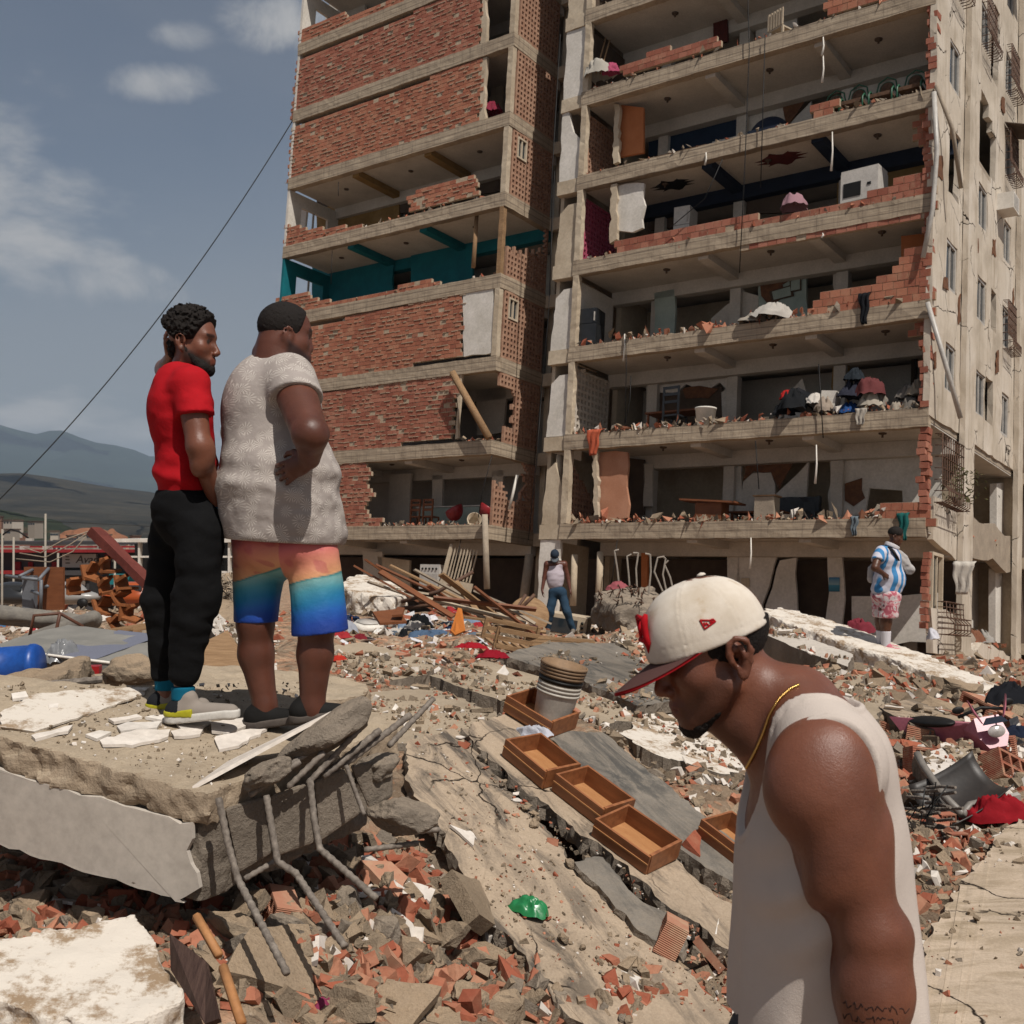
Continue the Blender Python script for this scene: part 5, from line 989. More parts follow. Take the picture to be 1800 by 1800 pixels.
# hand-placed pieces (photo pixel, size in pixels)
for a in (('hollow', 492, 1622, 105, (12, -8, 8), 'upright hollow clay block with six open cells below the thick slab'), ('rib', 690, 1700, 150, (20, 10, 40), 'large ribbed clay block face in the foreground rubble'), ('grey', 670, 1655, 95, None, 'jagged grey concrete lump on the ribbed block'), ('grey', 612, 1600, 85, None, 'shaded grey concrete lump below the rebar tips'), ('slabbit', 470, 1720, 190, (6, 4, 20), 'broad dusty concrete fragment crossed by rebar shadow'), ('chunk', 360, 1700, 80, None, 'tan concrete lump beside the dark splintered board'), ('slabbit', 830, 1590, 150, (28, 30, 30), 'long tan slab fragment leaning at the foot of the sloping floor'), ('chunk', 790, 1655, 95, None, 'big tan lump in the centre foreground'), ('rib', 140, 1575, 85, (15, 20, 10), 'flat orange clay sheet below the painted beam'), ('chunk', 60, 1600, 95, None, 'tan lump under the left end of the painted beam'), ('plaster', 808, 1475, 75, (4, 4, 30), 'bright white plaster flake beside the rounded grey lump'), ('plaster', 1190, 1640, 60, (14, 8, 80), 'white plaster flake below the cracked grey screed flap'), ('rib', 1150, 1650, 95, (16, 30, 25), 'orange ribbed block piece near the foot of the slope'), ('hollow', 1175, 1660, 80, (10, 20, 40), 'half-buried orange block near the foot of the slope'), ('rib', 1250, 1690, 90, (40, 20, 60), 'upright ribbed clay shard beside the tank top'), ('plaster', 1255, 1620, 130, (8, 18, -25), 'long white plaster slab beside the tank top'), ('hollow', 1765, 1372, 95, (35, -25, 60), 'hollow clay block with open cells turned to the viewer at the right edge'), ('hollow', 1650, 1412, 60, (20, 10, 30), 'hollow clay block behind the bundle of rebar ends'), ('hollow', 1740, 1335, 85, (5, 8, -30), 'weathered hollow clay block right of the plank ends'), ('slabbit', 1560, 1290, 120, (10, 12, -20), 'grey sided slab fragment lying right of the shoulder'), ('slabbit', 1640, 1300, 110, (70, 0, 10), 'square upended wall piece in the right rubble'), ('plaster', 1625, 1345, 120, (10, 8, -20), 'white painted block top in the right rubble'), ('plaster', 1580, 1185, 40, (50, 0, 20), 'upright white plaster piece below the pink clogs'), ('slabbit', 1500, 1225, 90, (65, 20, 30), 'reddish upended brick wall end beside the shoulder strap'), ('plaster', 1440, 1170, 110, (10, 14, 20), 'broad white plaster wedge behind the neck'), ('shard', 1235, 1500, 110, (8, 20, -25), 'long orange block strip lying right of the last drawer')):
    place(a[0], a[1], a[2], a[3], P1 if 720 < a[1] < 1330 and 1290 < a[2] < 1700 else None, a[4], a[5])
MIXF = {'chunk': .36, 'grey': .1, 'shard': .2, 'rib': .16, 'plaster': .06, 'slabbit': .12}
scatter([(0, 1500), (330, 1590), (560, 1560), (720, 1530), (900, 1640), (1010, 1800), (0, 1800)], 90, 55, 150, MIXF, None, 'in the foreground below the thick slab')
scatter([(0, 1500), (330, 1590), (560, 1560), (720, 1530), (900, 1640), (1010, 1800), (0, 1800)], 190, 18, 70, MIXF, None, 'in the foreground left of centre')
scatter([(330, 1590), (700, 1540), (900, 1650), (1010, 1800), (330, 1800)], 230, 20, 95, {'shard': .34, 'rib': .22, 'chunk': .3, 'plaster': .07, 'grey': .07}, None, 'in the foreground under the rebar tips')
scatter([(1000, 1690), (1290, 1640), (1290, 1800), (1010, 1800)], 60, 18, 80, MIXF, None, 'at the foot of the slope by the tank top')
for p in ([(800, 1300), (820, 1292), (1010, 1500), (1240, 1640), (1230, 1660), (990, 1520)], [(1120, 1360), (1150, 1340), (1320, 1470), (1320, 1500)], [(900, 1600), (930, 1590), (1150, 1760), (1120, 1780)], [(690, 1470), (760, 1460), (860, 1590), (800, 1620)]): scatter(p, 34, 10, 34, {'shard': .4, 'chunk': .4, 'plaster': .12, 'grey': .08}, P1, 'in the crevices of the sloping floor')
scatter([(730, 1300), (1280, 1500), (1280, 1750), (900, 1650)], 40, 8, 22, {'shard': .5, 'chunk': .3, 'plaster': .2}, P1, 'on the sloping floor')
scatter([(0, 1205), (330, 1195), (430, 1290), (0, 1300)], 26, 10, 30, {'chunk': .7, 'plaster': .3}, SP, 'on the slab the two men stand on')
scatter([(1600, 1230), (1800, 1215), (1800, 1440), (1700, 1500), (1600, 1480), (1560, 1340), (1430, 1240)], 70, 45, 105, {'chunk': .2, 'rib': .25, 'hollow': .15, 'plaster': .1, 'slabbit': .3}, None, 'in the right-hand rubble')
scatter([(1600, 1230), (1800, 1215), (1800, 1440), (1700, 1500), (1600, 1480), (1560, 1340), (1430, 1240)], 170, 12, 55, {'chunk': .2, 'rib': .25, 'hollow': .09, 'plaster': .1, 'slabbit': .2, 'shard': .11}, None, 'in the rubble right of the bare shoulder')
scatter([(1030, 1270), (1150, 1240), (1260, 1300), (1330, 1370), (1300, 1400), (1130, 1370)], 70, 10, 45, {'chunk': .5, 'grey': .2, 'plaster': .2, 'slabbit': .1}, None, 'between the buckets and the bearded face')
scatter([(540, 1090), (900, 1090), (1050, 1110), (1060, 1150), (900, 1160), (560, 1180)], 140, 10, 55, {'chunk': .16, 'shard': .1, 'plaster': .25, 'slabbit': .1, 'plank': .2}, None, 'around the clothes pile')
scatter([(600, 1040), (1000, 1060), (1100, 1080), (1300, 1090), (1300, 1120), (600, 1110)], 90, 8, 30, {'chunk': .15, 'shard': .1, 'plaster': .15, 'slabbit': .1, 'plank': .15}, None, 'in front of the ground floor')
scatter([(1280, 1090), (1480, 1110), (1650, 1150), (1650, 1130), (1480, 1080), (1300, 1075)], 40, 8, 28, {'chunk': .2, 'shard': .2, 'plaster': .15, 'slabbit': .1}, None, 'behind the long fallen beam')
scatter([(1400, 1180), (1560, 1160), (1640, 1200), (1780, 1250), (1600, 1250), (1430, 1230)], 90, 8, 44, {'chunk': .5, 'grey': .15, 'plaster': .2, 'slabbit': .15}, None, 'below the man in the jersey')
scatter([(0, 1060), (440, 1080), (480, 1200), (240, 1200), (0, 1215)], 150, 10, 60, {'chunk': .15, 'shard': .12, 'plaster': .12, 'slabbit': .18, 'plank': .15}, None, 'in the rubble at far left')
# fine debris: too small to count, one mesh
def debris(name, regions, mats, seed, label):
    rng = np.random.default_rng(seed); base = []
    for i in range(10):
        p = BOXV[rng.permutation(8)[:8-(i % 3)]]*2*np.array([.5, rng.uniform(.25, .42), rng.uniform(.07, .3)])+rng.normal(0, .07, (8-(i % 3), 3)); V, Fq = hull_geo(p); base.append((V, np.array([f for f in Fq if len(f) == 3])))
    VV = []; FF = []; MI = []; off = 0
    for poly, n, s0, s1, f, w in regions:
        if f == 'xy':
            PL, top = poly; xs_ = [p[0] for p in PL]; ys_ = [p[1] for p in PL]; n = int(n*min(3.0, (max(xs_)-min(xs_))*(max(ys_)-min(ys_)))); x = rng.uniform(min(xs_), max(xs_), n); y = rng.uniform(min(ys_), max(ys_), n); k_ = np.array([in_poly(a, b, PL) for a, b in zip(x, y)]) & (fbm(np.stack([x*2.2, y*2.2, 0*x], -1), 3, 4) > -.15); x, y = x[k_], y[k_]; z = top(x, y); dd = y; U = x
        us = [p[0] for p in poly] if f != 'xy' else [0, 1]; vs_ = [p[1] for p in poly] if f != 'xy' else [0, 1]; U = rng.uniform(min(us), max(us), n*3) if f != 'xy' else U; Vv = rng.uniform(min(vs_), max(vs_), n*3); keep = [k for k in range(n*3) if in_poly(U[k], Vv[k], poly)][:n] if f != 'xy' else []; U, Vv = (U[keep], Vv[keep]) if f != 'xy' else (U, Vv)
        if f == 'xy': pass
        elif f is None:
            dg = np.geomspace(2.4, 48, 150); X = (U[:, None]-900)/F*dg; Z = CZ-(Vv[:, None]-VH)/F*dg; G = np.stack([gz(X[:, j], np.full(len(U), dg[j]), False) for j in range(len(dg))], 1); i = np.argmax(Z < G, axis=1); dd = dg[i]
            x = (U-900)/F*dd; y = dd; z = gz(x, y)
        else:
            dg = np.linspace(2, 14, 900); X = (U[:, None]-900)/F*dg; Z = CZ-(Vv[:, None]-VH)/F*dg; i = np.argmax(Z < f(X, dg[None]), axis=1); dd = dg[i]; x = (U-900)/F*dd; y = dd; z = f(x, y)
        s = s0*(s1/s0)**(rng.random(len(U))**(1.6 if s1 > 30 else 2))*dd/F; b = rng.integers(0, 10, len(U)); mi = rng.choice(len(mats), len(U), p=w)
        for k in range(10):
            j = np.nonzero(b == k)[0]
            if not len(j): continue
            B, T = base[k]; q = rng.normal(size=(len(j), 4)); q /= np.linalg.norm(q, axis=1)[:, None]; a_, b_, c_, d_ = q.T
            R = np.stack([1-2*(c_*c_+d_*d_), 2*(b_*c_-a_*d_), 2*(b_*d_+a_*c_), 2*(b_*c_+a_*d_), 1-2*(b_*b_+d_*d_), 2*(c_*d_-a_*b_), 2*(b_*d_-a_*c_), 2*(c_*d_+a_*b_), 1-2*(b_*b_+c_*c_)], -1).reshape(-1, 3, 3)
            P = np.einsum('nij,vj->nvi', R, B)*s[j][:, None, None]+np.stack([x[j], y[j], z[j]+s[j]*.12], -1)[:, None, :]; VV.append(P.reshape(-1, 3)); nn = len(B); FF.append((T[None]+(np.arange(len(j))*nn)[:, None, None]+off).reshape(-1, 3)); MI.append(np.repeat(mi[j], len(T))); off += len(j)*nn
    o = obj(name, mesh_data(name, np.vstack(VV), np.vstack(FF), mats, np.concatenate(MI))); tag(o, label, 'debris', None, 'stuff')
DM = [M_CHUNK, M_SHARD, M_PLAST, M_SLABG]
debris('rubble_debris', [([(0, 1480), (720, 1500), (1020, 1800), (0, 1800)], 6500, 6, 52, None, (.44, .44, .05, .07)), ([(990, 1690), (1300, 1640), (1300, 1800), (1000, 1800)], 900, 6, 46, None, (.48, .40, .05, .07)), ([(720, 1290), (1330, 1480), (1330, 1800), (900, 1700)], 1300, 2, 9, P1, (.55, .3, .1, .05)), ([(0, 1205), (560, 1200), (400, 1390), (0, 1290)], 1000, 2, 9, SP, (.75, .0, .2, .05)),
    ([(1400, 1180), (1800, 1200), (1800, 1450), (1640, 1620), (1580, 1480), (1560, 1340)], 5500, 4, 34, None, (.46, .32, .14, .08)), ([(1000, 1250), (1330, 1230), (1330, 1420), (1130, 1380)], 1400, 4, 26, None, (.6, .12, .2, .08)), ([(500, 1060), (1340, 1080), (1340, 1250), (560, 1210)], 5500, 3, 20, None, (.5, .25, .18, .07)), ([(0, 1050), (500, 1060), (480, 1215), (0, 1225)], 4500, 3, 20, None, (.5, .25, .18, .07)), ([(1290, 1400), (1640, 1300), (1640, 1800), (1290, 1800)], 3000, 6, 40, None, (.5, .36, .06, .08)), ([(1800, 1200), (2150, 1250), (2150, 1450), (1800, 1440)], 1500, 5, 34, None, (.5, .34, .08, .08)), ([(560, 1150), (900, 1160), (900, 1290), (620, 1300)], 1500, 3, 14, None, (.6, .2, .15, .05)), ([(1300, 1080), (1800, 1130), (1800, 1260), (1300, 1180)], 2600, 3, 20, None, (.5, .28, .15, .07))]+[(fl, 380, 2.5, 17, 'xy', (.62, .18, .14, .06)) for fl in FLATS[4:]], DM, 5, 'fine brick and concrete crumbs strewn over the whole rubble field')

for fi, (PL, top) in enumerate(FLATS[4:]):
    xs_ = [p[0] for p in PL]; ys_ = [p[1] for p in PL]
    for _ in range(7 if fi < 6 else 4):
        x, y = SRND.uniform(min(xs_), max(xs_)), SRND.uniform(min(ys_), max(ys_))
        if in_poly(x, y, PL):
            z = top(x, y); u, v = 900+F*x/y, VH+F*(CZ-z)/y; place(SRND.choice(['plaster', 'slabbit', 'rib', 'slabbit']), u, v, SRND.uniform(14, 40), d=y, where='on one of the fallen middle slabs')
# ---------------------------------------------------------------- belongings in the rubble
def col_mat(name, hexc, rough=.7, spec=.25): return simple(name, hexc, None, 8, rough, .1, 60, .003, spec)
def fab(hexc): return cloth('cloth '+hexc, hexc, None, 500, .9, wr=.5)
def cloth_heap(u, v, w, mat, label, h=.35, asp=.6, rot=0, seed=0, f=None, d=None, name='cloth_heap', cat='clothing', q=None, sink=.25):
    q = q or (px(u, v, d) if d else surf_hit(u, v, f)); W = w*q.y/F; nr, na = 13, 34; R_, A_ = np.meshgrid(np.linspace(0, 1, nr), np.arange(na)*2*math.pi/na, indexing='ij'); P = np.stack([R_*np.cos(A_)*1.7+seed*7.1, R_*np.sin(A_)*1.7, np.zeros_like(R_)], -1)
    out = 1+.3*vnoise(np.stack([np.cos(A_)*1.6, np.sin(A_)*1.6, np.full_like(A_, seed*1.7)], -1), seed); fold = 1-np.abs(fbm(P*1.7, 3, seed+3)); Z = (1-R_**2.4)*(.4+.8*fold)+.22*fold*R_-.2*R_**4; X = R_*np.cos(A_)*out+.12*vnoise(P*1.9+9, seed); Y = R_*np.sin(A_)*out+.12*vnoise(P*1.9+19, seed)
    V = np.stack([X*W/2, Y*W/2*asp, Z*W*h*.5], -1).reshape(-1, 3); i, j = np.meshgrid(np.arange(nr-1), np.arange(na), indexing='ij'); Fq = np.stack([i*na+j, (i+1)*na+j, (i+1)*na+(j+1) % na, i*na+(j+1) % na], -1).reshape(-1, 4); keep = slice(None)
    me = mesh_data(name, V, Fq[keep], [mat], smooth=True); return put(name, me, TRS(q+Vector((0, 0, W*h*.08)), (SRND.uniform(-8, 8), SRND.uniform(-8, 8), rot)), label, cat)
M_DRW = simple('varnished drawer wood', '7a4a2e', '99633f', 4, .45, .15, 60, .002, .4, kind='obj', stretch=(1, 7, 7)); M_DRWD = simple('raw drawer wood', '9a6a42', 'a97a50', 5, .7, .15, 60, .002, kind='obj', stretch=(1, 7, 7))
def drawer(u, v, yaw, label, L=.4, W=.27, H=.115, tilt=(0, 0), lift=.0, f=P1, d=None):
    q = px(u, v, d) if d else surf_hit(u, v, f); n = Vector((.235, -.301, 1)).normalized() if f is P1 else Vector((0, 0, 1)); ax = Vector((math.cos(math.radians(yaw)), math.sin(math.radians(yaw)), 0)); ax = (ax-n*ax.dot(n)).normalized(); ay = n.cross(ax); R = Matrix((ax, ay, n)).transposed() @ rotm(tilt[0], tilt[1], 0); L *= SRND.uniform(.94, 1.06); W *= SRND.uniform(.94, 1.05); e = empty('open_wooden_box', TRS(q+n*(.03+lift), R), label, 'drawer'); t = .014
    MB().bx((-L/2, -W/2, 0), (L/2, W/2, .008)).build('base', [M_DRWD], e)
    for s in (-1, 1): MB().bx((-L/2, s*W/2-t/2, .009), (L/2, s*W/2+t/2, H)).build('side', [M_DRW], e)
    MB().bx((-L/2, -W/2+t/2, .009), (-L/2+t, W/2-t/2, H)).build('back', [M_DRW], e); fr = MB().bx((L/2-t, -W/2+t/2, .009), (L/2+.004, W/2-t/2, H+.006)).build('front', [M_DRW], e)
    MB().bx((-L/2, -W/2-.012, H*.55), (L/2, -W/2-.007, H*.62)).build('runner_groove', [M_DRWD], e); return e
drawer(945, 1276, -40, 'wooden drawer with the stacked buckets standing in it', lift=.01); drawer(945, 1360, -50, 'wooden drawer below the white cloth, uppermost of three in a row'); drawer(1036, 1422, -47, 'wooden drawer in the middle of the row of three'); drawer(1112, 1500, -44, 'wooden drawer lowest in the row of three', tilt=(3, 0)); drawer(1292, 1505, -50, 'wooden drawer half hidden behind the tank top')
q = surf_hit(968, 1276, P1); bk = empty('bucket_stack', TRS(q+Vector((0, 0, .02)), rotm(4, 13, 0)), 'white plastic bucket with brown buckets nested in it, inside a drawer', 'bucket')
def ring(mb, r, z, h=.016, dr=.008): return mb.lathe([(r, z-h/2), (r+dr, z-h/2), (r+dr, z+h/2), (r, z+h/2)], 32)
w = MB().lathe([(0, .0), (.118, .0), (.12, .01), (.14, .27), (.143, .275)], 36); [ring(w, .136, z) for z in (.21, .235, .26)]; w.build('bucket', [simple('dirty white plastic', 'a69e93', 'b9b2a7', 7, .55, .1)], bk)
w = MB().lathe([(.138, .285), (.142, .30), (.142, .31)], 36); ring(w, .139, .293); w.build('black_rim', [M_BLACK], bk)
w = MB().lathe([(.135, .31), (.139, .31), (.146, .40), (.143, .40), (.12, .2), (0, .19)], 36); [ring(w, .14+.003*i, .325+.022*i) for i in range(4)]; w.build('nested_bucket', [simple('brown dirty plastic', '77604a', '8a7056', 7, .6, .1)], bk)
cloth_heap(938, 1310, 105, fab('a9a9b0'), 'crumpled white cloth above the upper drawer', .3, .35, -48, 2, q=surf_hit(938, 1310, P1)+Vector((0, 0, .05)))
RED = fab('8a1620'); cloth_heap(828, 1140, 55, RED, 'bright red garment left of the other on the flat slab', .3, .4, 20, 3, d=10.6, name='red_garment'); cloth_heap(865, 1158, 62, fab('7c1220'), 'bright red garment nearest the tilted grey slab', .4, .6, 40, 4, d=10.2, name='red_garment'); cloth_heap(593, 1160, 32, fab('a02c20'), 'small orange-red cloth on the flat slab beside the big man', .4, .5, 10, 5, d=10.2, name='red_garment')
# sorted pile of clothes and papers
pal = ['b5b3b8', 'c4c2c4', '23262e', '2c3e57', '6f7f92', '8b8d95', '6b1f26', '16181b', 'a9a29a', '3a5a78', '8d2a2e', '56606b', '1d2a44', 'c9c5bf']; nm = {'b5b3b8': 'light grey', 'c4c2c4': 'white', '23262e': 'charcoal', '2c3e57': 'navy', '6f7f92': 'faded blue', '8b8d95': 'grey', '6b1f26': 'maroon', '16181b': 'black', 'a9a29a': 'beige', '3a5a78': 'denim blue', '8d2a2e': 'red', '56606b': 'slate', '1d2a44': 'dark blue', 'c9c5bf': 'off-white'}
for i in range(46):
    u = SRND.uniform(575, 900); v = SRND.uniform(1070, 1142); c = SRND.choice(pal); cloth_heap(u, v, SRND.uniform(22, 60), fab(c), nm[c]+' garment in the long pile of clothes and papers', SRND.uniform(.3, .7), SRND.uniform(.4, .9), SRND.uniform(0, 360), i+10, name='garment')['group'] = 'garments in the clothes pile'
for i in range(26):
    u = SRND.uniform(0, 130); v = SRND.uniform(1095, 1160); c = SRND.choice(pal); cloth_heap(u, v, SRND.uniform(25, 65), fab(c), nm[c]+' garment in the heap at the far left edge', SRND.uniform(.3, .7), SRND.uniform(.4, .9), SRND.uniform(0, 360), i+80, name='garment')['group'] = 'garments in the left heap'
cloth_heap(822, 1072, 60, fab('0f7c8c'), 'turquoise and black jacket on top of the clothes pile', .7, .8, 0, 61); cloth_heap(735, 1112, 55, fab('101113'), 'glossy black bag in the clothes pile', .9, .7, 0, 62, name='bag', cat='bag'); cloth_heap(755, 1128, 90, fab('46586e'), 'blue jeans leg at the front of the clothes pile', .35, .35, 20, 63); cloth_heap(935, 1122, 40, fab('3a1520'), 'dark maroon woollen cloth by the slatted crate', .9, .8, 0, 64); cloth_heap(1085, 1035, 40, fab('8a4b50'), 'dusty pink cushion on the ribbed concrete lump', .5, .7, 0, 65, d=21, name='cushion', cat='cushion')
cloth_heap(1775, 1235, 110, fab('17181c'), 'black jacket draped at the right edge of the rubble', .5, .7, 30, 66, d=9.6); cloth_heap(1790, 1295, 60, fab('1b2130'), 'dark blue trousers beside the pink motorbike', .5, .7, 10, 67, d=8.8); cloth_heap(1755, 1442, 120, fab('7d141c'), 'red bag under the dark metal scoop at the right', .6, .5, 0, 68, d=6.4, name='bag', cat='bag')
cloth_heap(1510, 1115, 60, fab('6d2a33'), 'dark red bundle behind the man in the jersey', .7, .7, 0, 69, d=17); cloth_heap(1640, 1125, 36, fab('b7b5ba'), 'white rag in front of the ground floor window', .9, .6, 70, 70, d=22)
for i in range(22):
    u = SRND.uniform(580, 880); v = SRND.uniform(1085, 1150); q = hit(u, v); s = SRND.uniform(16, 34)*q.y/F; o = put('paper_sheet', MB().prism(jag([(-.5, -.35), (.5, -.35), (.5, .35), (-.5, .35)], .5, .03, SRND), .01).data('paper_sheet', [col_mat('white paper', 'c9c8cb', .9)]), TRS(q+Vector((0, 0, .06)), (SRND.gauss(0, 20), SRND.gauss(0, 20), SRND.uniform(0, 360)), s), 'loose white sheet of paper in the clothes pile', 'paper', 'papers in the clothes pile')
def panel(name, pts, t, mat, label, cat, n=None):
    P = [px(*p) for p in pts]; nn = n or (P[1]-P[0]).cross(P[2]-P[0]).normalized(); c = sum(P, Vector())/len(P); V = [tuple(p-c) for p in P]+[tuple(p-c+nn*t) for p in P]; k = len(P); me = mesh_data(name, V, [tuple(range(k-1, -1, -1)), tuple(range(k, 2*k))]+[(i, (i+1) % k, (i+1) % k+k, i+k) for i in range(k)], [mat]); return put(name, me, Matrix.Translation(c), label, cat)
BRN = simple('brown board', '6b4028', '7d4d31', 5, .6, .15, kind='obj', stretch=(1, 5, 5))
panel('wooden_board', [(655, 1075, 13.5), (700, 1070, 14), (715, 1092, 13.2), (668, 1095, 13)], .03, BRN, 'brown wooden board in the clothes pile', 'board'); panel('wooden_board', [(708, 1084, 13.2), (712, 1072, 13.6), (700, 1070, 13.8), (690, 1085, 13.2)], .03, BRN, 'small reddish board propped in the clothes pile', 'board')
panel('orange_sheet', [(792, 1108, 12.6), (805, 1068, 13), (812, 1070, 13), (818, 1108, 12.5), (800, 1116, 12.4)], .02, col_mat('orange card', 'b0662a'), 'orange plastic sheet standing in the clothes pile', 'sheet')
q = hit(648, 1112); e = empty('tabletop_fan', TRS(q+Vector((0, 0, .05)), (10, 0, 20)), 'white plastic appliance casing lying in the clothes pile', 'appliance'); MB().lathe([(0, 0), (.26, 0), (.28, .05), (.25, .11), (0, .12)], 6).build('casing', [M_PVC], e); MB().lathe([(.0, .122), (.2, .122), (.2, .13), (0, .13)], 6).build('lid', [M_ALU], e)
# slatted crates
def crate(u, v, d, L, W, H, rot, label):
    e = empty('slatted_crate', TRS(px(u, v, d), rot), label, 'crate'); t = .025
    for sx in (-1, 1):
        for sy in (-1, 1): MB().box((sx*L/2, sy*W/2, H/2), (.04, .04, H)).build('post', [M_WOOD], e)
    for sy in (-1, 1):
        for k in range(3): MB().box((0, sy*(W/2+.03), H*(.12+.38*k)), (L, t, .05)).build('slat', [M_WOOD], e)
    for i in range(6): MB().box((-L/2+L*(i+.5)/6, 0, .0), (.06, W, t)).build('slat', [M_WOOD], e)
crate(905, 1138, 13.0, .7, .5, .26, (8, 12, 20), 'broken slatted wooden crate left of the maroon cloth'); crate(985, 1141, 13.0, .8, .5, .1, (-12, 4, -6), 'flat slatted wooden crate in front of the man in jeans')
q = px(1000, 1112, 22.2); e = empty('toaster_oven', TRS(q, (0, 8, -15)), 'beige oven casing lying behind the man in jeans', 'appliance'); MB().bx((-.4, -.25, -.05), (.4, .25, .38)).build('casing', [M_CREAM], e); MB().bx((-.34, -.262, .0), (.2, -.252, .3)).build('door', [M_GLASS], e); [MB().lathe([(0, 0), (.03, 0), (.03, .03), (0, .03)], 10, TRS((.3, -.252, .06+.1*k), (90, 0, 0))).build('knob', [M_BLACK], e) for k in range(3)]
put('round_table_top', MB().lathe([(0, 0), (.36, 0), (.38, .02), (.36, .04), (0, .04)], 30).data('round_table_top', [M_WOOD]), TRS(px(930, 1082, 20), (62, 15, 0)), 'round tan table top leaning behind the slatted crates', 'table top')
# ribbed concrete lump with hooked bars
o, _, _ = slab('ribbed_lump', [(1038, 1046, 21.5), (1075, 1030, 22.5), (1150, 1036, 22.5), (1160, 1060, 20.5), (1090, 1072, 20)], .55, M_SLABG, .05, 'broken ribbed concrete lump with hooked bars left of the cap', 'concrete', .05, .08, 71, es=5)
for i, (a, b, c, d_) in enumerate((((1090, 1045), (1085, 1000), (1080, 968), (1088, 966)), ((1120, 1042), (1118, 1000), (1122, 972), (1113, 972)), ((1140, 1045), (1144, 1005), (1143, 975), (1134, 973)), ((1165, 1040), (1150, 1005), (1156, 980), (1168, 978)), ((1172, 1042), (1165, 1010), (1170, 982), (1164, 978)), ((1185, 1045), (1178, 1015), (1168, 992), (1175, 985)), ((1108, 1046), (1105, 1010), (1102, 978), (1110, 974)))):
    V, Fq = rebar([px(*p, 21.3+.1*i) for p in (a, b, c, d_)], .018, 5, False); put('hooked_rebar', mesh_data('hooked_rebar', V, Fq, [simple('pale dusty rebar', '8c8378', 'a0968a', 8, .7)]), None, 'pale hooked reinforcing bar sticking up left of the cap', 'rebar', 'hooked bars on the ribbed lump')
w = MB(); rr = random.Random(6)
for i in range(26): a = (rr.uniform(1045, 1150), rr.uniform(1038, 1066)); w.tube([px(a[0], a[1], 20.5), px(a[0]+rr.uniform(-6, 6), a[1]-rr.uniform(4, 14), 20.3), px(a[0]+rr.uniform(-9, 9), a[1]-rr.uniform(2, 12), 20.1)], .012, 4)
put('bent_wires', w.data('bent_wires', [M_RUST]), None, 'tangle of short bent wires on the ribbed concrete lump', 'wire')['kind'] = 'stuff'
# timber and slats heaped in front of the building
for i in range(24):
    u0 = SRND.uniform(680, 940); v0 = 1015+(u0-680)*.3+SRND.uniform(-14, 22); q = px(u0, v0, SRND.uniform(16, 19.5)); L = SRND.uniform(.5, 1.9); o = put('timber_strip', MB().box((0, 0, 0), (L, SRND.uniform(.04, .12), .03)).data('timber_strip', [SRND.choice([M_WOOD, M_CREAM, M_CONC, BRN])]), TRS(q, (SRND.gauss(0, 14), 18+SRND.gauss(0, 10), SRND.gauss(0, 30))), 'timber strip in the slanting heap of wood before the ground floor', 'timber', 'timber heap')
for p in (((705, 1058), (770, 1040), (832, 1005)), ((700, 1070), (790, 1060), (905, 1075), (925, 1045)), ((870, 1072), (905, 1078), (925, 1060), (940, 1045))): put('bent_pipe', MB().tube([px(u, v, 17) for u, v in p], .03, 6).data('bent_pipe', [M_RUST]), None, 'long bent dark rod rising from the wood heap', 'rod', 'bent rods on the wood heap')
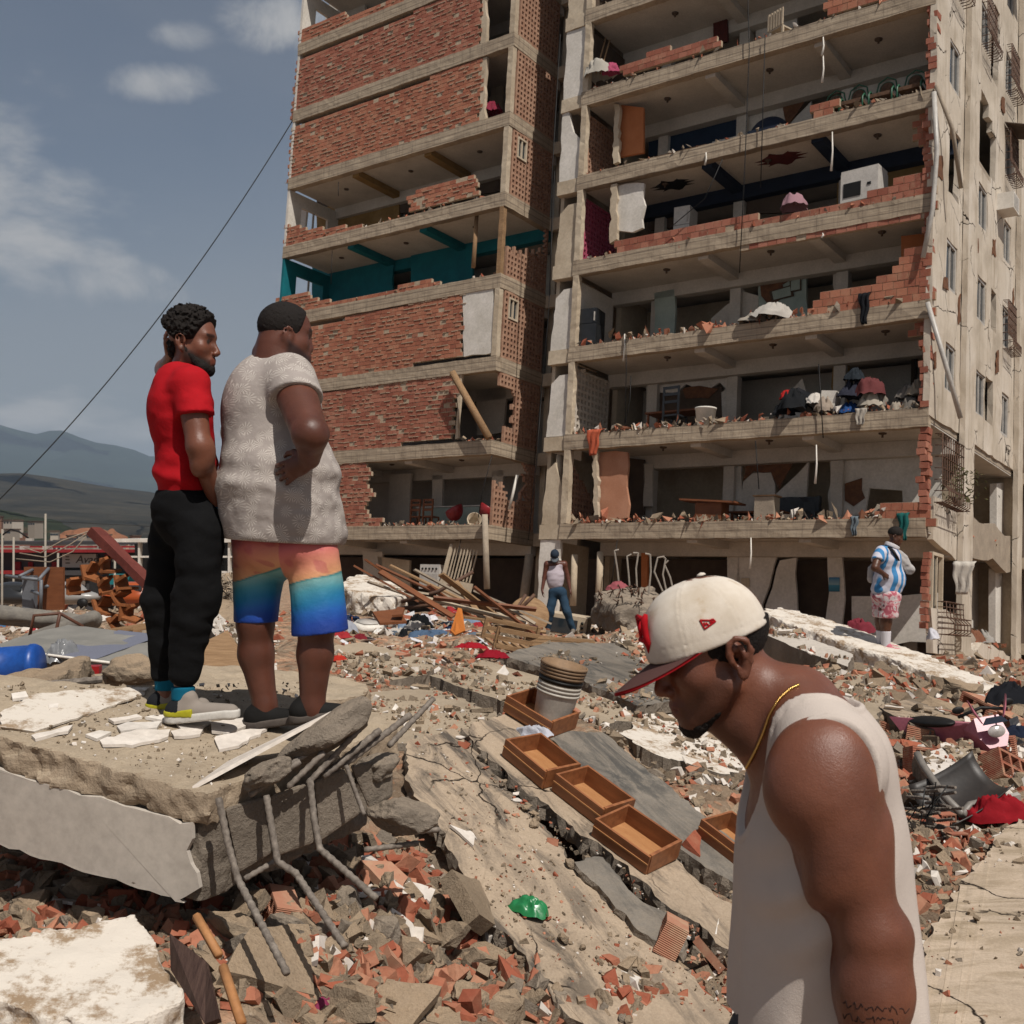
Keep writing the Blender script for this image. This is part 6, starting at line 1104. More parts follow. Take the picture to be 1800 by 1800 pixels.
# motorbike
M_PINK = simple('pink fairing plastic', 'a8606f', 'b56d7c', 6, .35, .05, spec=.5)
def motorbike():
    q = px(1742, 1335, 8.6); e = empty('motorbike', TRS(q, (0, -10, 0)), 'pink motorbike with black seat half buried in rubble at the right', 'motorbike'); s = .0046
    def bl(name, c, r, mat, rot=(0, 0, 0), amp=.0): V, Q = sdf_mesh(lambda P: ell(P, (0, 0, 0), r)+amp*fbm(P*20, 2, 1), -np.array(r)*1.3, np.array(r)*1.3, min(r)/5); return obj(name, mesh_data(name, V, Q, [mat], smooth=True), e, TRS(c, rot))
    hp = [(-.1, -.05, .36), (.1, -.05, .36), (-.15, .06, .26), (.15, .06, .26), (-.12, -.14, .22), (.12, -.14, .22), (-.07, -.19, .14), (.07, -.19, .14), (-.05, -.1, .02), (.05, -.1, .02), (-.12, .14, .1), (.12, .14, .1), (0, .16, .3)]; fr = MB().hull(hp).build('front_fairing', [M_PINK], e); obj('headlight', MB().lathe([(0, .02), (.05, .012), (.07, 0)], 16, TRS((0, -.205, .27), (78, 0, 0), (1, .7, 1))).data('headlight', [simple('lamp glass', 'a39c98', 'b5aeaa', 10, .15, spec=.6)]), fr)
    for sx in (-1, 1): obj('headlight_fin', MB().prism([(0, 0), (.05*sx, .1), (.075*sx, .2), (.045*sx, .12)], .03, TRS((.08*sx, -.14, .33), (80, 0, 0))).data('headlight_fin', [M_PINK]), fr)
    obj('fairing_trim', MB().prism([(-.1, 0), (.1, 0), (.06, .05), (-.06, .05)], .02, TRS((0, -.2, .33), (70, 0, 0))).data('fairing_trim', [M_NAVY]), fr)
    MB().hull([(-.1, .05, .3), (-.1, .1, .1), (.05, .1, .12), (-.42, .55, .3), (-.36, .6, .16), (-.5, .5, .2), (.0, .12, .28), (-.55, .62, .34)]).build('body_fairing', [M_PINK], e); bl('seat', (-.3, .35, .3), (.1, .24, .04), M_BLACK, (0, 0, 28)); bl('mudguard', (0, -.14, .05), (.07, .12, .04), M_PINK)
    t = MB(); R, r = .15, .045; prof = [(R+r*math.cos(a), r*math.sin(a)) for a in np.linspace(0, 6.283, 13)]; t.lathe(prof, 28, TRS((0, -.1, -.06), (0, 90, 12))); wh = t.build('tyre', [M_BLACK], e); MB().lathe([(0, -.02), (.11, -.02), (.11, .02), (0, .02)], 20, TRS((0, -.1, -.06), (0, 90, 12))).build('rim', [M_ALU], wh)
    MB().tube([(-.2, .0, .38), (0, .02, .42), (.2, .0, .38)], .014, 8).build('handlebar', [M_BLACK], e); [bl('mirror', (sx*.2, -.02, .44), (.05, .015, .03), M_BLACK) for sx in (-1, 1)]; return e
motorbike()
# dark metal scoop with frame, grey bar, rebar bundle on the right
e = empty('metal_scoop', TRS(px(1690, 1420, 6.6), (20, -15, 10)), 'dark curved metal wheelbarrow tray with grey tubular frame', 'wheelbarrow'); V = []; n = 14
for i in range(n):
    for j in range(10): a = -1.1+2.2*i/(n-1); x = -.22+.44*j/9; V.append((x, .24*math.sin(a)*(1-.25*(x+.22)), .2*(1-math.cos(a))+.12*((x+.22)/.44)**2))
V = np.array(V); me = mesh_data('tray', V, [(i*10+j, i*10+j+1, i*10+j+11, i*10+j+10) for i in range(n-1) for j in range(9)], [simple('dark sheet metal', '26221f', '3a332e', 6, .5, .2, spec=.5)], smooth=True); o = obj('tray', me, e); md = o.modifiers.new('s', 'SOLIDIFY'); md.thickness = .008
for p in (((1612, 1325, 6.9), (1622, 1345, 6.8), (1660, 1400, 6.6), (1692, 1432, 6.4)), ((1692, 1432, 6.4), (1705, 1415, 6.5), (1735, 1408, 6.5))): put('frame_tube', MB().tube([px(*x) for x in p], .024, 8).data('frame_tube', [simple('grey tube', '6b655e', '7d766e', 8, .5, spec=.5)]), None, 'grey tubular handle running from the wheelbarrow tray', 'handle', 'wheelbarrow handles')
put('steel_bar', MB().box((0, 0, 0), (.26, .035, .05)).data('steel_bar', [M_ALU]), TRS(px(1758, 1408, 6.5), (10, -8, 10)), 'grey flat steel bar above the red bag', 'bar')
for i in range(22):
    u = SRND.uniform(1585, 1640); v = 1388+i*5.2+SRND.uniform(-4, 4); L = SRND.uniform(35, 75); V, Fq = rebar([px(u, v, 6.3), px(u+L*.5, v+SRND.uniform(-2, 3), 6.2), px(u+L, v+SRND.uniform(-3, 9), 6.05)], .0105, 6); put('rebar_end', mesh_data('rebar_end', V, Fq, [M_REBAR]), None, 'cut rebar end in the bundle behind the shoulder', 'rebar', 'rebar bundle at the right')
for i in range(7):
    u, v = 1620+SRND.uniform(-25, 40), 1395+SRND.uniform(-20, 50); P = [px(u+SRND.uniform(-22, 22), v+SRND.uniform(-40, 40), 6.1) for _ in range(4)]; put('loose_wire', MB().tube(P, .004, 5).data('loose_wire', [M_BLACK]), None, 'thin dark wire looping over the rebar bundle', 'wire', 'wires on the rebar bundle')
# small foreground finds
o = cloth_heap(930, 1605, 85, simple('green glossy packet', '1f6b3c', '2d8350', 6, .3, .2, spec=.5), 'crumpled green plastic packet on the sloping floor', .5, .5, -25, 71, P1, name='plastic_packet', cat='packet'); o = cloth_heap(565, 1785, 62, fab('7a2f4a'), 'dusty pink slipper at the bottom edge', .8, .5, 50, 72, name='slipper', cat='slipper')
panel('dark_board', [(298, 1640, 3.6), (362, 1690, 3.45), (385, 1790, 3.25), (360, 1800, 3.3), (300, 1705, 3.55)], .02, simple('dark splintered board', '3a2924', '56423a', 12, .8, .5, 60, .006, kind='obj', stretch=(6, 1, 1)), 'dark splintered board beside the white-painted fragment', 'board')
for a, b, l in (((345, 1610, 3.75), (385, 1680, 3.62), 'upper'), ((392, 1700, 3.4), (425, 1800, 3.2), 'lower')): put('wooden_stick', MB().tube([px(*a), px(*b)], .016, 6).data('wooden_stick', [simple('fresh pine', '9c6b42', 'ad7c52', 6, .7, .2)]), None, l+' length of pale wooden stick behind the dark board', 'stick')
V, Fq = rebar([px(-10, 1214, 5.35), px(60, 1205, 5.3), px(130, 1199, 5.3), px(180, 1194, 5.35)], .02, 8); put('thick_rebar', mesh_data('thick_rebar', V, Fq, [M_REBAR]), None, 'thick ribbed steel bar lying across the back of the men\'s slab', 'rebar')
slab('concrete_spar', [(0, 1190, 6.6), (90, 1165, 7.0), (158, 1150, 7.2), (150, 1172, 6.9), (70, 1205, 6.3), (0, 1215, 6.2)], .14, M_CHUNK, .025, 'long rough concrete spar behind the men\'s slab at left', 'concrete', .03, .04, 81)
lump('concrete_chunk', 232, 1180, 6.3, (.2, .16, .1), 82, M_CHUNK, 'tan concrete lump behind the young man\'s heels'); slab('slab_block', [(170, 1200, 6.2), (250, 1150, 7.2), (420, 1165, 7.4), (640, 1205, 7.4), (640, 1230, 6.8), (420, 1200, 6.3)], .14, M_SLAB, .03, 'low dusty slab behind the two standing men', 'slab', .03, .05, 83)
# left middle distance
blue = simple('blue barrel plastic', '123f86', '1a4c98', 5, .4, .05, spec=.45); put('blue_barrel', MB().lathe([(0, 0), (.17, 0), (.19, .02), (.19, .3), (.2, .31), (.2, .34), (.19, .35), (.19, .62), (.2, .63), (.2, .66), (.18, .7), (0, .7)], 28).data('blue_barrel', [blue]), TRS(px(-70, 1180, 8.2), (0, 86, 4), .85), 'bright blue plastic barrel lying at the left edge', 'barrel')
put('red_box', MB().bx((-.09, -.06, 0), (.09, .06, .06)).data('red_box', [col_mat('red plastic', '8e1a1c', .4)]), TRS(px(155, 1184, 8.2), (0, 0, 10)), 'small red plastic box beside the wrapped mattress', 'box')
mt = empty('wrapped_mattress', TRS(px(165, 1150, 9.3), (6, 5, -14)), 'grey mattress wrapped in clear plastic lying on the left rubble', 'mattress'); w = MB().add(*rough_box((-.62, -.5, -.12), (.75, .5, .1), .09, .02, 4, 3)); w.build('mattress', [cloth('grey quilted fabric', '6d6b66', '7d7a74', 300, .9, wr=.4)], mt); MB().add(*rough_box((-.1, -.505, .102), (.35, .505, .106), .1, .004, 5, 3)).build('blue_label_band', [col_mat('blue print film', '6a6c78', .6)], mt); MB().tube([(-.62, -.5, .1), (.0, -.52, .1), (.75, -.5, .1)], .012, 6).build('piping', [M_PVC], mt)
cloth_heap(110, 1165, 70, simple('clear plastic film', '6e6f70', '828283', 5, .2, .3, 12, .03, .6), 'crumpled clear plastic hanging from the mattress corner', .9, .6, 60, 73, d=8.9, name='plastic_film', cat='plastic')
for u, v, d, L, lab in ((55, 1085, 12.5, 1.3, 'long grey rolled carpet at the left'), (110, 1108, 12, .7, 'short grey rolled carpet beside the bent chair')): V, Q = sdf_mesh(lambda P: cap(P, (-L/2, 0, 0), (L/2, 0, 0), .13, .1)+.03*fbm(P*np.array([3, 9, 9], np.float32), 3, 2), (-L/2-.2, -.2, -.2), (L/2+.2, .2, .2), .03); put('rolled_carpet', mesh_data('rolled_carpet', V, Q, [simple('dusty grey carpet', '6a655f', '7f796f', 6, .95, .4)], smooth=True), TRS(px(u, v, d), (0, 6 if L > 1 else -22, 5)), lab, 'carpet')
# overturned desk
dk = empty('overturned_desk', TRS(px(70, 1072, 15.5), (0, 0, -8)), 'overturned wooden desk with grey metal legs on the left', 'desk'); MB().bx((-.25, .0, 0), (.36, .05, .62)).build('top', [BRN], dk); gt = simple('grey steel leg', '5c5f64', '6c6f74', 6, .5, spec=.4)
MB().bx((-.2, -.12, 0), (-.02, -.02, .5)).build('panel', [gt], dk)
for p in (((-.34, -.3, .5), (.22, -.32, .45)), ((-.1, -.02, .58), (-.1, -.34, .5)), ((.15, -.02, .6), (.2, -.34, .46)), ((.1, -.02, .33), (.3, -.3, .36)), ((.2, -.3, .02), (.22, -.32, .45)), ((.0, -.2, .28), (.22, -.31, .24))): MB().tube([Vector(x) for x in p], .025, 8).build('leg', [gt], dk)
# fallen openwork masonry panel with wires
mp = empty('openwork_panel', TRS(px(205, 1080, 14.5), rotm(0, 38, -20)), 'tilted openwork masonry panel with a dark red top edge on the left rubble', 'masonry'); OC = simple('orange brown block', '7a4a2a', '935a34', 5, .85, .4)
w = MB()
for i in range(6):
    for j in range(3):
        x0, z0 = -.85+i*.3, -.12+j*.25; ox = .12*(j % 2)
        if (i, j) in ((0, 2), (3, 2), (1, 0)): continue
        x0 += SRND.uniform(-.06, .06); z0 += SRND.uniform(-.05, .05); g = lambda a: rotm(SRND.uniform(-12, 12), a+SRND.uniform(-16, 16), SRND.uniform(-14, 14)); w.box((x0+ox, 0, z0), (.22, .22, .035), g(35)); w.box((x0+ox+.12, 0, z0), (.22, .2, .035), g(-35)); w.box((x0+ox, SRND.uniform(-.05, .05), z0+.1), (.04, .2, .15), g(10))
w.build('openwork', [OC], mp); MB().add(*rough_box((-1.0, -.1, .6), (.9, .1, .72), .1, .015, 4, 4)).build('top_edge', [simple('dark red painted edge', '5a2b25', '6c372f', 5, .8, .3)], mp)
for i in range(3): MB().tube([(-1.0, -.05+.04*i, .7), (-1.0-.12*i, -.15, .3), (-1.15-.1*i, -.25, .0), (-1.6, -.3, -.3+.1*i)], .008, 6).build('conduit', [M_CONC], mp)
for i in range(9): q = px(SRND.uniform(165, 250), SRND.uniform(1098, 1125), 10.5); put('timber_strip', MB().box((0, 0, 0), (SRND.uniform(.6, 1.2), .04, .03)).data('timber_strip', [SRND.choice([M_CREAM, M_WOOD])]), TRS(q, (0, SRND.uniform(-12, -2), SRND.uniform(-25, 25))), 'pale timber strip behind the wrapped mattress', 'timber', 'strips behind the mattress')
for u, v, d, lab in ((95, 1128, 11.5, 'bent metal chair frame beside the garment heap'),):
    e = empty('chair_frame', TRS(px(u, v, d), (20, 10, 30)), lab, 'chair'); rm = simple('brown chair tube', '4f3226', '5f3e2f', 8, .5)
    for p in (((-.25, 0, 0), (-.25, .05, .25), (.0, .08, .3), (.25, .05, .2), (.3, 0, -.02)), ((0, 0, -.02), (0, .07, .3)), ((-.25, 0, 0), (.3, 0, -.02))): MB().tube([Vector(x) for x in p], .018, 8).build('tube', [rm], e)
# tangle of wire and bars behind the young man
w = MB(); rr = random.Random(15)
for i in range(60): u, v = rr.uniform(375, 440), rr.uniform(1010, 1090); P = [px(u+rr.uniform(-22, 22), v+rr.uniform(-20, 20), 15.5) for _ in range(4)]; w.tube(P, .014, 4)
put('wire_tangle', w.data('wire_tangle', [M_CONC]), None, 'tangle of dusty bars and wire between the two standing men', 'wire')['kind'] = 'stuff'
slab('rubble_mound', [(372, 1030, 16.5), (400, 1008, 18), (445, 1020, 17.5), (445, 1090, 14), (380, 1090, 14)], .8, M_CHUNK, .06, 'dusty mound under the wire tangle between the standing men', 'rubble', .08, .1, 90, es=5)
panel('broken_panel_box', [(355, 1130, 9.8), (400, 1108, 10.2), (428, 1150, 9.6), (428, 1195, 8.8), (350, 1165, 9.2)], .1, M_WOOD, 'broken wooden ceiling panel between the standing men', 'panel')
# ---------------------------------------------------------------- things left in the open rooms
def room(name, a, b, k, label, cat, rz=0, dc=.43): return empty(name, BM @ TRS((a, b, k*HF+dc), (0, 0, rz)), label, cat)
def rp(u, v, b, k): return fa(u, v, b)[0]
BK = simple('black enamel', '1c1d1f', '27282a', 5, .4, .05, spec=.4); WHT = simple('white enamel', 'b4aea6', 'c6c0b8', 5, .4, .05, spec=.4)
def fridge(a, b, k, w, h, mat, label, rz=0):
    e = room('refrigerator', a, b, k, label, 'refrigerator', rz); MB().bx((-w/2, -.3, 0), (w/2, .3, h*.62)).build('body', [mat], e); d = MB().bx((-w/2, -.33, h*.63), (w/2, .3, h)).build('freezer_door', [mat], e); MB().bx((-w/2, -.34, .02), (w/2, -.305, h*.615)).build('door', [mat], e); MB().bx((w/2-.08, -.37, h*.68), (w/2-.05, -.335, h*.9)).build('handle', [M_ALU], d)
fridge(rp(1034, 590, .5, 2), .55, 2, .75, 1.25, BK, 'black refrigerator without its upper door on the open third level', 8); fridge(rp(1203, 380, 1.2, 3), 1.3, 3, .5, 1.5, WHT, 'pale refrigerator in the dark room with ceiling stencils', 6)
e = room('washing_machine', rp(1517, 350, .5, 3), .55, 3, 'white washing machine above the brick parapet', 'washing machine', -4, .75); MB().bx((-.5, -.32, 0), (.5, .35, .78)).build('casing', [WHT], e); MB().bx((-.42, -.335, .12), (.05, -.322, .5)).build('front_opening', [M_BLACK], e); MB().bx((-.5, -.3, .785), (.5, .3, .86)).build('lid', [WHT], e); MB().bx((.22, -.335, .35), (.32, -.322, .42)).build('label', [M_BLACK], e)
GRN = simple('green enamelled iron', '1c4a34', '255c42', 8, .45, .1, spec=.4); CUSH = simple('brown patterned cushion', '4a372a', '6a4f3c', 14, .9, .2)
for i, (u, n) in enumerate(((1465, 'leftmost of the four chairs'), (1505, 'second chair from the left'), (1555, 'third chair from the left'), (1605, 'rightmost chair by the brick jamb'))):
    a = rp(u, 175, .6, 4); e = room('iron_armchair', a, .65, 4, 'green iron armchair with round patterned back, '+n, 'chair', 0, .45); s = .78
    MB().tube([(-.38*s, .05, .0), (-.38*s, .12, .55), (-.28*s, .14, .92), (0, .15, 1.05), (.28*s, .14, .92), (.38*s, .12, .55), (.38*s, .05, 0)], .022, 8).build('back_frame', [GRN], e); MB().tube([(.24*s*math.cos(x), .13, .72+.24*s*math.sin(x)) for x in np.linspace(0, 6.283, 17)], .016, 6).build('back_ring', [GRN], e)
    MB().lathe([(0, -.025), (.17, -.025), (.175, 0), (.17, .025), (0, .025)], 16, TRS((0, .13, .72), (90, 0, 0))).build('back_cushion', [CUSH], e); MB().bx((-.36*s, -.4, .3), (.36*s, .12, .4)).build('seat', [CUSH], e)
    for sx in (-1, 1): MB().tube([(sx*.38*s, .1, .5), (sx*.38*s, -.3, .52), (sx*.38*s, -.42, .4), (sx*.38*s, -.42, 0)], .024, 8).build('arm', [GRN], e)
e = room('window_air_conditioner', rp(1283, 215, 2.2, 4), 2.2, 4, 'boxy white air conditioner on the blue wall', 'air conditioner', 0, .95); MB().bx((-.42, -.3, 0), (.42, .3, .55)).build('casing', [WHT], e); MB().bx((-.33, -.315, .08), (.22, -.302, .46)).build('grille', [M_BLACK], e)
e = room('round_back_chair', rp(1352, 225, 1.0, 4), 1.0, 4, 'dark blue round-backed chair in the white room', 'chair'); V, Q = sdf_mesh(lambda P: smax(ell(P, (0, 0, .35), (.6, .3, .55)), -plane(P, (0, 0, 0), (0, 0, 1)), .02), (-.8, -.5, -.1), (.8, .5, 1.1), .05); obj('back', mesh_data('back', V, Q, [M_NAVY], smooth=True), e); MB().bx((-.45, -.45, .05), (.45, .1, .4)).build('seat', [M_NAVY], e)
def table(a, b, k, L, W, H, mat, label, rz=0, dc=.43):
    e = room('table', a, b, k, label, 'table', rz, dc); MB().bx((-L/2, -W/2, H-.05), (L/2, W/2, H)).build('top', [mat], e)
    for sx in (-1, 1):
        for sy in (-1, 1): MB().bx((sx*(L/2-.08)-.03, sy*(W/2-.08)-.03, 0), (sx*(L/2-.08)+.03, sy*(W/2-.08)+.03, H-.055)).build('leg', [mat], e)
table(rp(1190, 255, 1.2, 4), 1.2, 4, 2.3, .7, .5, M_WOOD, 'long low wooden table below the blue wall'); table(rp(1195, 715, 1.4, 1), 1.4, 1, 1.9, .8, .75, BRN, 'dark dining table behind the white bucket'); table(rp(1330, 890, 1.3, 0), 1.5, 0, 1.6, .6, .45, BRN, 'low dark table at the back of the lowest open room')
e = room('wooden_counter', rp(1250, 900, .7, 0), .75, 0, 'wooden counter with overhanging top in the lowest open room', 'counter'); MB().bx((-.4, -.25, 0), (.4, .25, .62)).build('body', [BRN], e); MB().box((0, 0, .66), (1.7, .75, .05), rotm(0, 4, 0)).build('top', [BRN], e)
e = room('sofa', rp(1375, 895, 1.9, 0), 2.0, 0, 'dark quilted sofa against the broken white wall', 'sofa'); MB().add(*rough_box((-.95, -.1, .0), (.95, .35, .5), .15, .02, 3, 4)).build('seat', [BK], e); MB().add(*rough_box((-.95, .2, .5), (.95, .4, .95), .15, .03, 4, 4)).build('back', [BK], e)
e = room('speaker_cabinet', rp(1348, 895, .8, 0), .8, 0, 'grey upright cabinet right of the wooden counter', 'cabinet'); MB().bx((-.28, -.2, 0), (.28, .2, .75)).build('body', [M_CONC], e); MB().bx((-.33, -.22, .76), (.33, .22, .8)).build('top', [M_WOOD], e)
def chairw(a, b, k, mat, label, rz=0, H=.95, W=.42):
    e = room('dining_chair', a, b, k, label, 'chair', rz); MB().bx((-W/2, -W/2, .43), (W/2, W/2, .48)).build('seat', [mat], e)
    for sx in (-1, 1):
        MB().bx((sx*W/2-.025, -W/2, 0), (sx*W/2+.025, -W/2+.05, .425)).build('leg', [mat], e); MB().bx((sx*W/2-.025, W/2-.05, 0), (sx*W/2+.025, W/2, H)).build('leg', [mat], e)
    for z in (.62, .78, .92): MB().bx((-W/2+.026, W/2-.04, z*H/.95-.04), (W/2-.026, W/2-.01, z*H/.95+.04)).build('back_slat', [mat], e)
chairw(rp(1186, 735, .6, 1), .6, 1, BK, 'black dining chair with tall slatted back in front of the dining table', 175, 1.3, .5); chairw(rp(735, 915, 1.0, 0), 1.0, 0, BRN, 'left one of two tall wooden stools beside the kitchen counter', 180, 1.05, .4); chairw(rp(757, 915, 1.0, 0), 1.0, 0, BRN, 'right one of two tall wooden stools beside the kitchen counter', 180, 1.05, .4)
RC = simple('red moulded plastic', '7e1c20', '8e2428', 6, .4, .05, spec=.4)
for u, l in ((798, 'left'), (858, 'right')):
    e = room('shell_chair', rp(u, 905, .9, 0), .9, 0, 'red moulded shell chair, '+l+' of the pair at the kitchen counter', 'chair', 30 if l == 'left' else -150); V, Q = sdf_mesh(lambda P: smax(np.abs(ell(P, (0, 0, .65), (.28, .28, .35)))-.02, plane(P, (0, 0, .75), (-.5, 0, .85)), .02), (-.4, -.4, .2), (.4, .4, 1.1), .03); obj('shell', mesh_data('shell', V, Q, [RC], smooth=True), e); MB().tube([(0, 0, .3), (0, 0, 0)], .03, 6).build('leg', [M_ALU], e)
e = room('kitchen_counter', rp(790, 905, 1.7, 0), 1.9, 0, 'pale kitchen counter behind the red chairs', 'counter'); MB().bx((-1.4, -.3, 0), (1.4, .3, .85)).build('body', [M_GREENP], e); MB().bx((-1.45, -.34, .86), (1.45, .34, .9)).build('top', [M_WHITE], e)
put('clay_pot', MB().lathe([(.18, 0), (.24, .3), (.22, .3), (.16, .02), (0, .02)], 20).data('clay_pot', [M_CREAM]), BM @ TRS((rp(830, 915, .2, 0), .3, .6), (80, 0, 40)), 'tan pot lying on the floor edge below the red chairs', 'pot')
put('plastic_bucket', MB().lathe([(0, 0), (.24, 0), (.29, .52), (.31, .53), (.31, .57), (.28, .57), (.25, .06), (0, .05)], 24).data('plastic_bucket', [M_PVC]), BM @ TRS((rp(1240, 738, .5, 1), .5, HF+.46)), 'white plastic bucket on the floor edge beside the black chair', 'bucket')
e = room('garden_chair', rp(1372, 55, .5, 5), .6, 5, 'beige plastic garden chair on the top open floor', 'chair', 160); MB().bx((-.25, -.25, .4), (.25, .25, .44)).build('seat', [M_CREAM], e); [MB().bx((-.25+.1*i, .22, .45), (-.19+.1*i, .26, .95)).build('back_slat', [M_CREAM], e) for i in range(6)]; [MB().bx((sx*.23-.03, sy*.22-.03, 0), (sx*.23+.03, sy*.22+.03, .395)).build('leg', [M_CREAM], e) for sx in (-1, 1) for sy in (-1, 1)]
def hang(u, v0, v1, w, mat, label, b=-.06, seed=0):
    a, c1 = fa(u, v0, b); c0 = fa(u, v1, b)[1]; n, m = 8, 12; V = []
    for i in range(n):
        for j in range(m): x = (i/(n-1)-.5)*w*(1-.5*(j/(m-1))); z = c1-(c1-c0)*j/(m-1); V.append((a+x+.02*math.sin(j+seed), b-.03*math.sin(i*1.9+seed+j*.3)-(.02 if j else -.2), z))
    me = mesh_data('hanging_cloth', V, [(i*m+j, i*m+j+1, i*m+m+j+1, i*m+m+j) for i in range(n-1) for j in range(m-1)], [mat], smooth=True); o = put('hanging_cloth', me, BM, label, 'cloth'); md = o.modifiers.new('s', 'SOLIDIFY'); md.thickness = .012
hang(1045, 752, 800, .5, fab('a5523a'), 'orange checked cloth hanging over the lower floor edge', seed=1); hang(1520, 510, 570, .3, fab('17181b'), 'black cloth hanging over the stepped brick parapet', seed=2); hang(1588, 898, 950, .3, fab('1c5350'), 'teal checked shirt hanging over the lowest floor edge', seed=3); hang(1502, 905, 942, .22, fab('5d666c'), 'grey towel strip hanging over the lowest floor edge', seed=4); hang(1513, 715, 748, .32, fab('a39b90'), 'pale rag hanging below the heaped bags', seed=5); hang(1693, 985, 1045, .5, fab('b5ada2'), 'white sheet hanging from the side opening', b=-.5, seed=6)
def heapB(u, v, w, mat, label, b=.35, k=1, h=.6, asp=.7, seed=0, name='bag', cat='bag', group=None):
    a, c = fa(u, v, b); q = BM @ Vector((a, b, c-.04)); o = cloth_heap(u, v, w, mat, label, h, asp, SRND.uniform(0, 40), seed, q=q, name=name, cat=cat)
    if group: o['group'] = group
rr = random.Random(21); sk = ['8f8679', '7b746b', '9d9588', '6b655e', '8b7f6e']
for i in range(13): heapB(1535+rr.uniform(-10, 92), 728-rr.choice((0, 0, 16, 30))+rr.uniform(-4, 4), rr.uniform(30, 46), fab(rr.choice(sk)), 'stuffed pale sack in the heap at the right of the open floor', .3+rr.uniform(0, .5), 1, 1.1, .8, i+200, 'sack', 'sack', 'sacks on the open floor')
for i, (u, v, w, c, l) in enumerate(((1400, 722, 70, '17181a', 'black rubbish bag'), (1378, 728, 40, '1d1e20', 'small black rubbish bag'), (1450, 724, 50, '8d7f72', 'beige quilt'), (1500, 700, 60, '2a2b35', 'dark patterned clothes'), (1495, 728, 42, '23406e', 'blue box-shaped bag'), (1530, 695, 60, '5d3232', 'red checked blanket'), (1505, 668, 40, '22272c', 'dark folded jacket'), (1385, 700, 30, '96211f', 'red plastic bag'), (1435, 712, 40, 'b5aea5', 'white knotted bag'))): heapB(u, v, w, fab(c), l+' in the heap on the open floor', .35, 1, .9, .8, i+230)
for i, (u, v, w, c, l) in enumerate(((1365, 562, 80, 'a39d95', 'white and brown striped blanket'), (1330, 568, 60, '8d857a', 'crumpled beige blanket'))): heapB(u, v, w, fab(c), l+' lying on the floor edge beside the stepped parapet', .3, 2, .6, .8, i+250, 'blanket', 'blanket')
for i, (u, v, w, c, l) in enumerate(((1055, 135, 60, '9a948a', 'white stuffed bag among toys'), (1075, 128, 36, '93425a', 'pink toy'), (865, 198, 40, '6f2434', 'dark red clothes in the upper doorway'), (1395, 366, 55, '8c6b72', 'pink rolled bedding'))): heapB(u, v, w, fab(c), l+' on an open floor edge', .3, 5, .8, .8, i+260)
for p, l in (((1048, 128, 1065, 66), 'left'), ((1055, 130, 1072, 70), 'right')): a0, c0 = fa(p[0], p[1], .3); a1, c1 = fa(p[2], p[3], .6); put('broom_handle', MB().tube([(a0, .3, c0), (a1, .6, c1)], .025, 6).data('broom_handle', [M_WOOD]), BM, l+' one of two yellow poles leaning on the top left wall', 'pole')
# grey tilted cupboard and white box in the heap
put('tilted_cupboard', MB().box((0, 0, 0), (.95, .5, .55), rotm(0, 28, 0)).data('tilted_cupboard', [simple('grey laminate', '6c6966', '7a7773', 5, .5)]), BM @ TRS((rp(1425, 700, .8, 1), .85, HF+.95)), 'grey cupboard tipped over in the heap on the open floor', 'cupboard'); put('white_box', MB().box((0, 0, 0), (.4, .4, .55), rotm(0, 6, 0)).data('white_box', [M_PVC]), BM @ TRS((rp(1460, 700, .5, 1), .5, HF+.9)), 'upright white box in the heap on the open floor', 'box')
# ground floor: leaning gate, stove, poster
e = empty('iron_gate', BM @ TRS((rp(795, 1040, -.3, 0), -.3, -2.2), (-8, 8, 0)), 'pale iron gate leaning against the ground floor', 'gate'); [MB().bx((-.6+.13*i, -.02, .9), (-.57+.13*i, .02, 1.95)).build('bar', [M_CREAM], e) for i in range(9)]; MB().bx((-.7, -.04, 0), (-.6, .04, 2.0)).build('frame', [M_CREAM], e); MB().bx((-.595, -.03, .0), (.6, .03, .88)).build('panel', [M_CREAM], e)
e = empty('gas_stove', BM @ TRS((rp(757, 1030, .2, 0), .4, -1.6)), 'grey white stove under the ground floor ceiling', 'stove'); MB().bx((-.42, -.3, 0), (.42, .3, .8)).build('body', [WHT], e); MB().bx((-.36, -.315, .1), (.36, -.302, .5)).build('oven_door', [M_ALU], e); [MB().lathe([(0, 0), (.035, 0), (.035, .03), (0, .03)], 10, TRS((-.3+.15*i, -.305, .66), (90, 0, 0))).build('knob', [M_BLACK], e) for i in range(5)]
P = [fa(u, v, 2.48) for u, v in ((1457, 1015), (1476, 1015), (1476, 1040), (1457, 1040))]; t = NT('sea poster print'); sp_ = t.new('ShaderNodeSeparateXYZ'); t.con(t.coord('obj'), sp_.inputs[0]); c = t.ramp(t.rng(sp_.outputs[2], P[2][1], P[0][1]), [(0, '2c5f74'), (.45, '3f7f96'), (.5, '86a0a8'), (1, '2e6c94')]); put('poster', MB().prism(P, .01, MAB(2.47)).data('poster', [t.done(c, .6)]), BM, 'small blue seascape poster on a ground floor pillar', 'poster')
P = [fa(u, v, 2.6) for u, v in ((1303, 1016), (1318, 1016), (1318, 1032), (1303, 1032))]; put('wall_picture', MB().prism(P, .01, MAB(2.58)).data('wall_picture', [M_CREAM]), BM, 'small faded picture on the ground floor wall', 'picture')
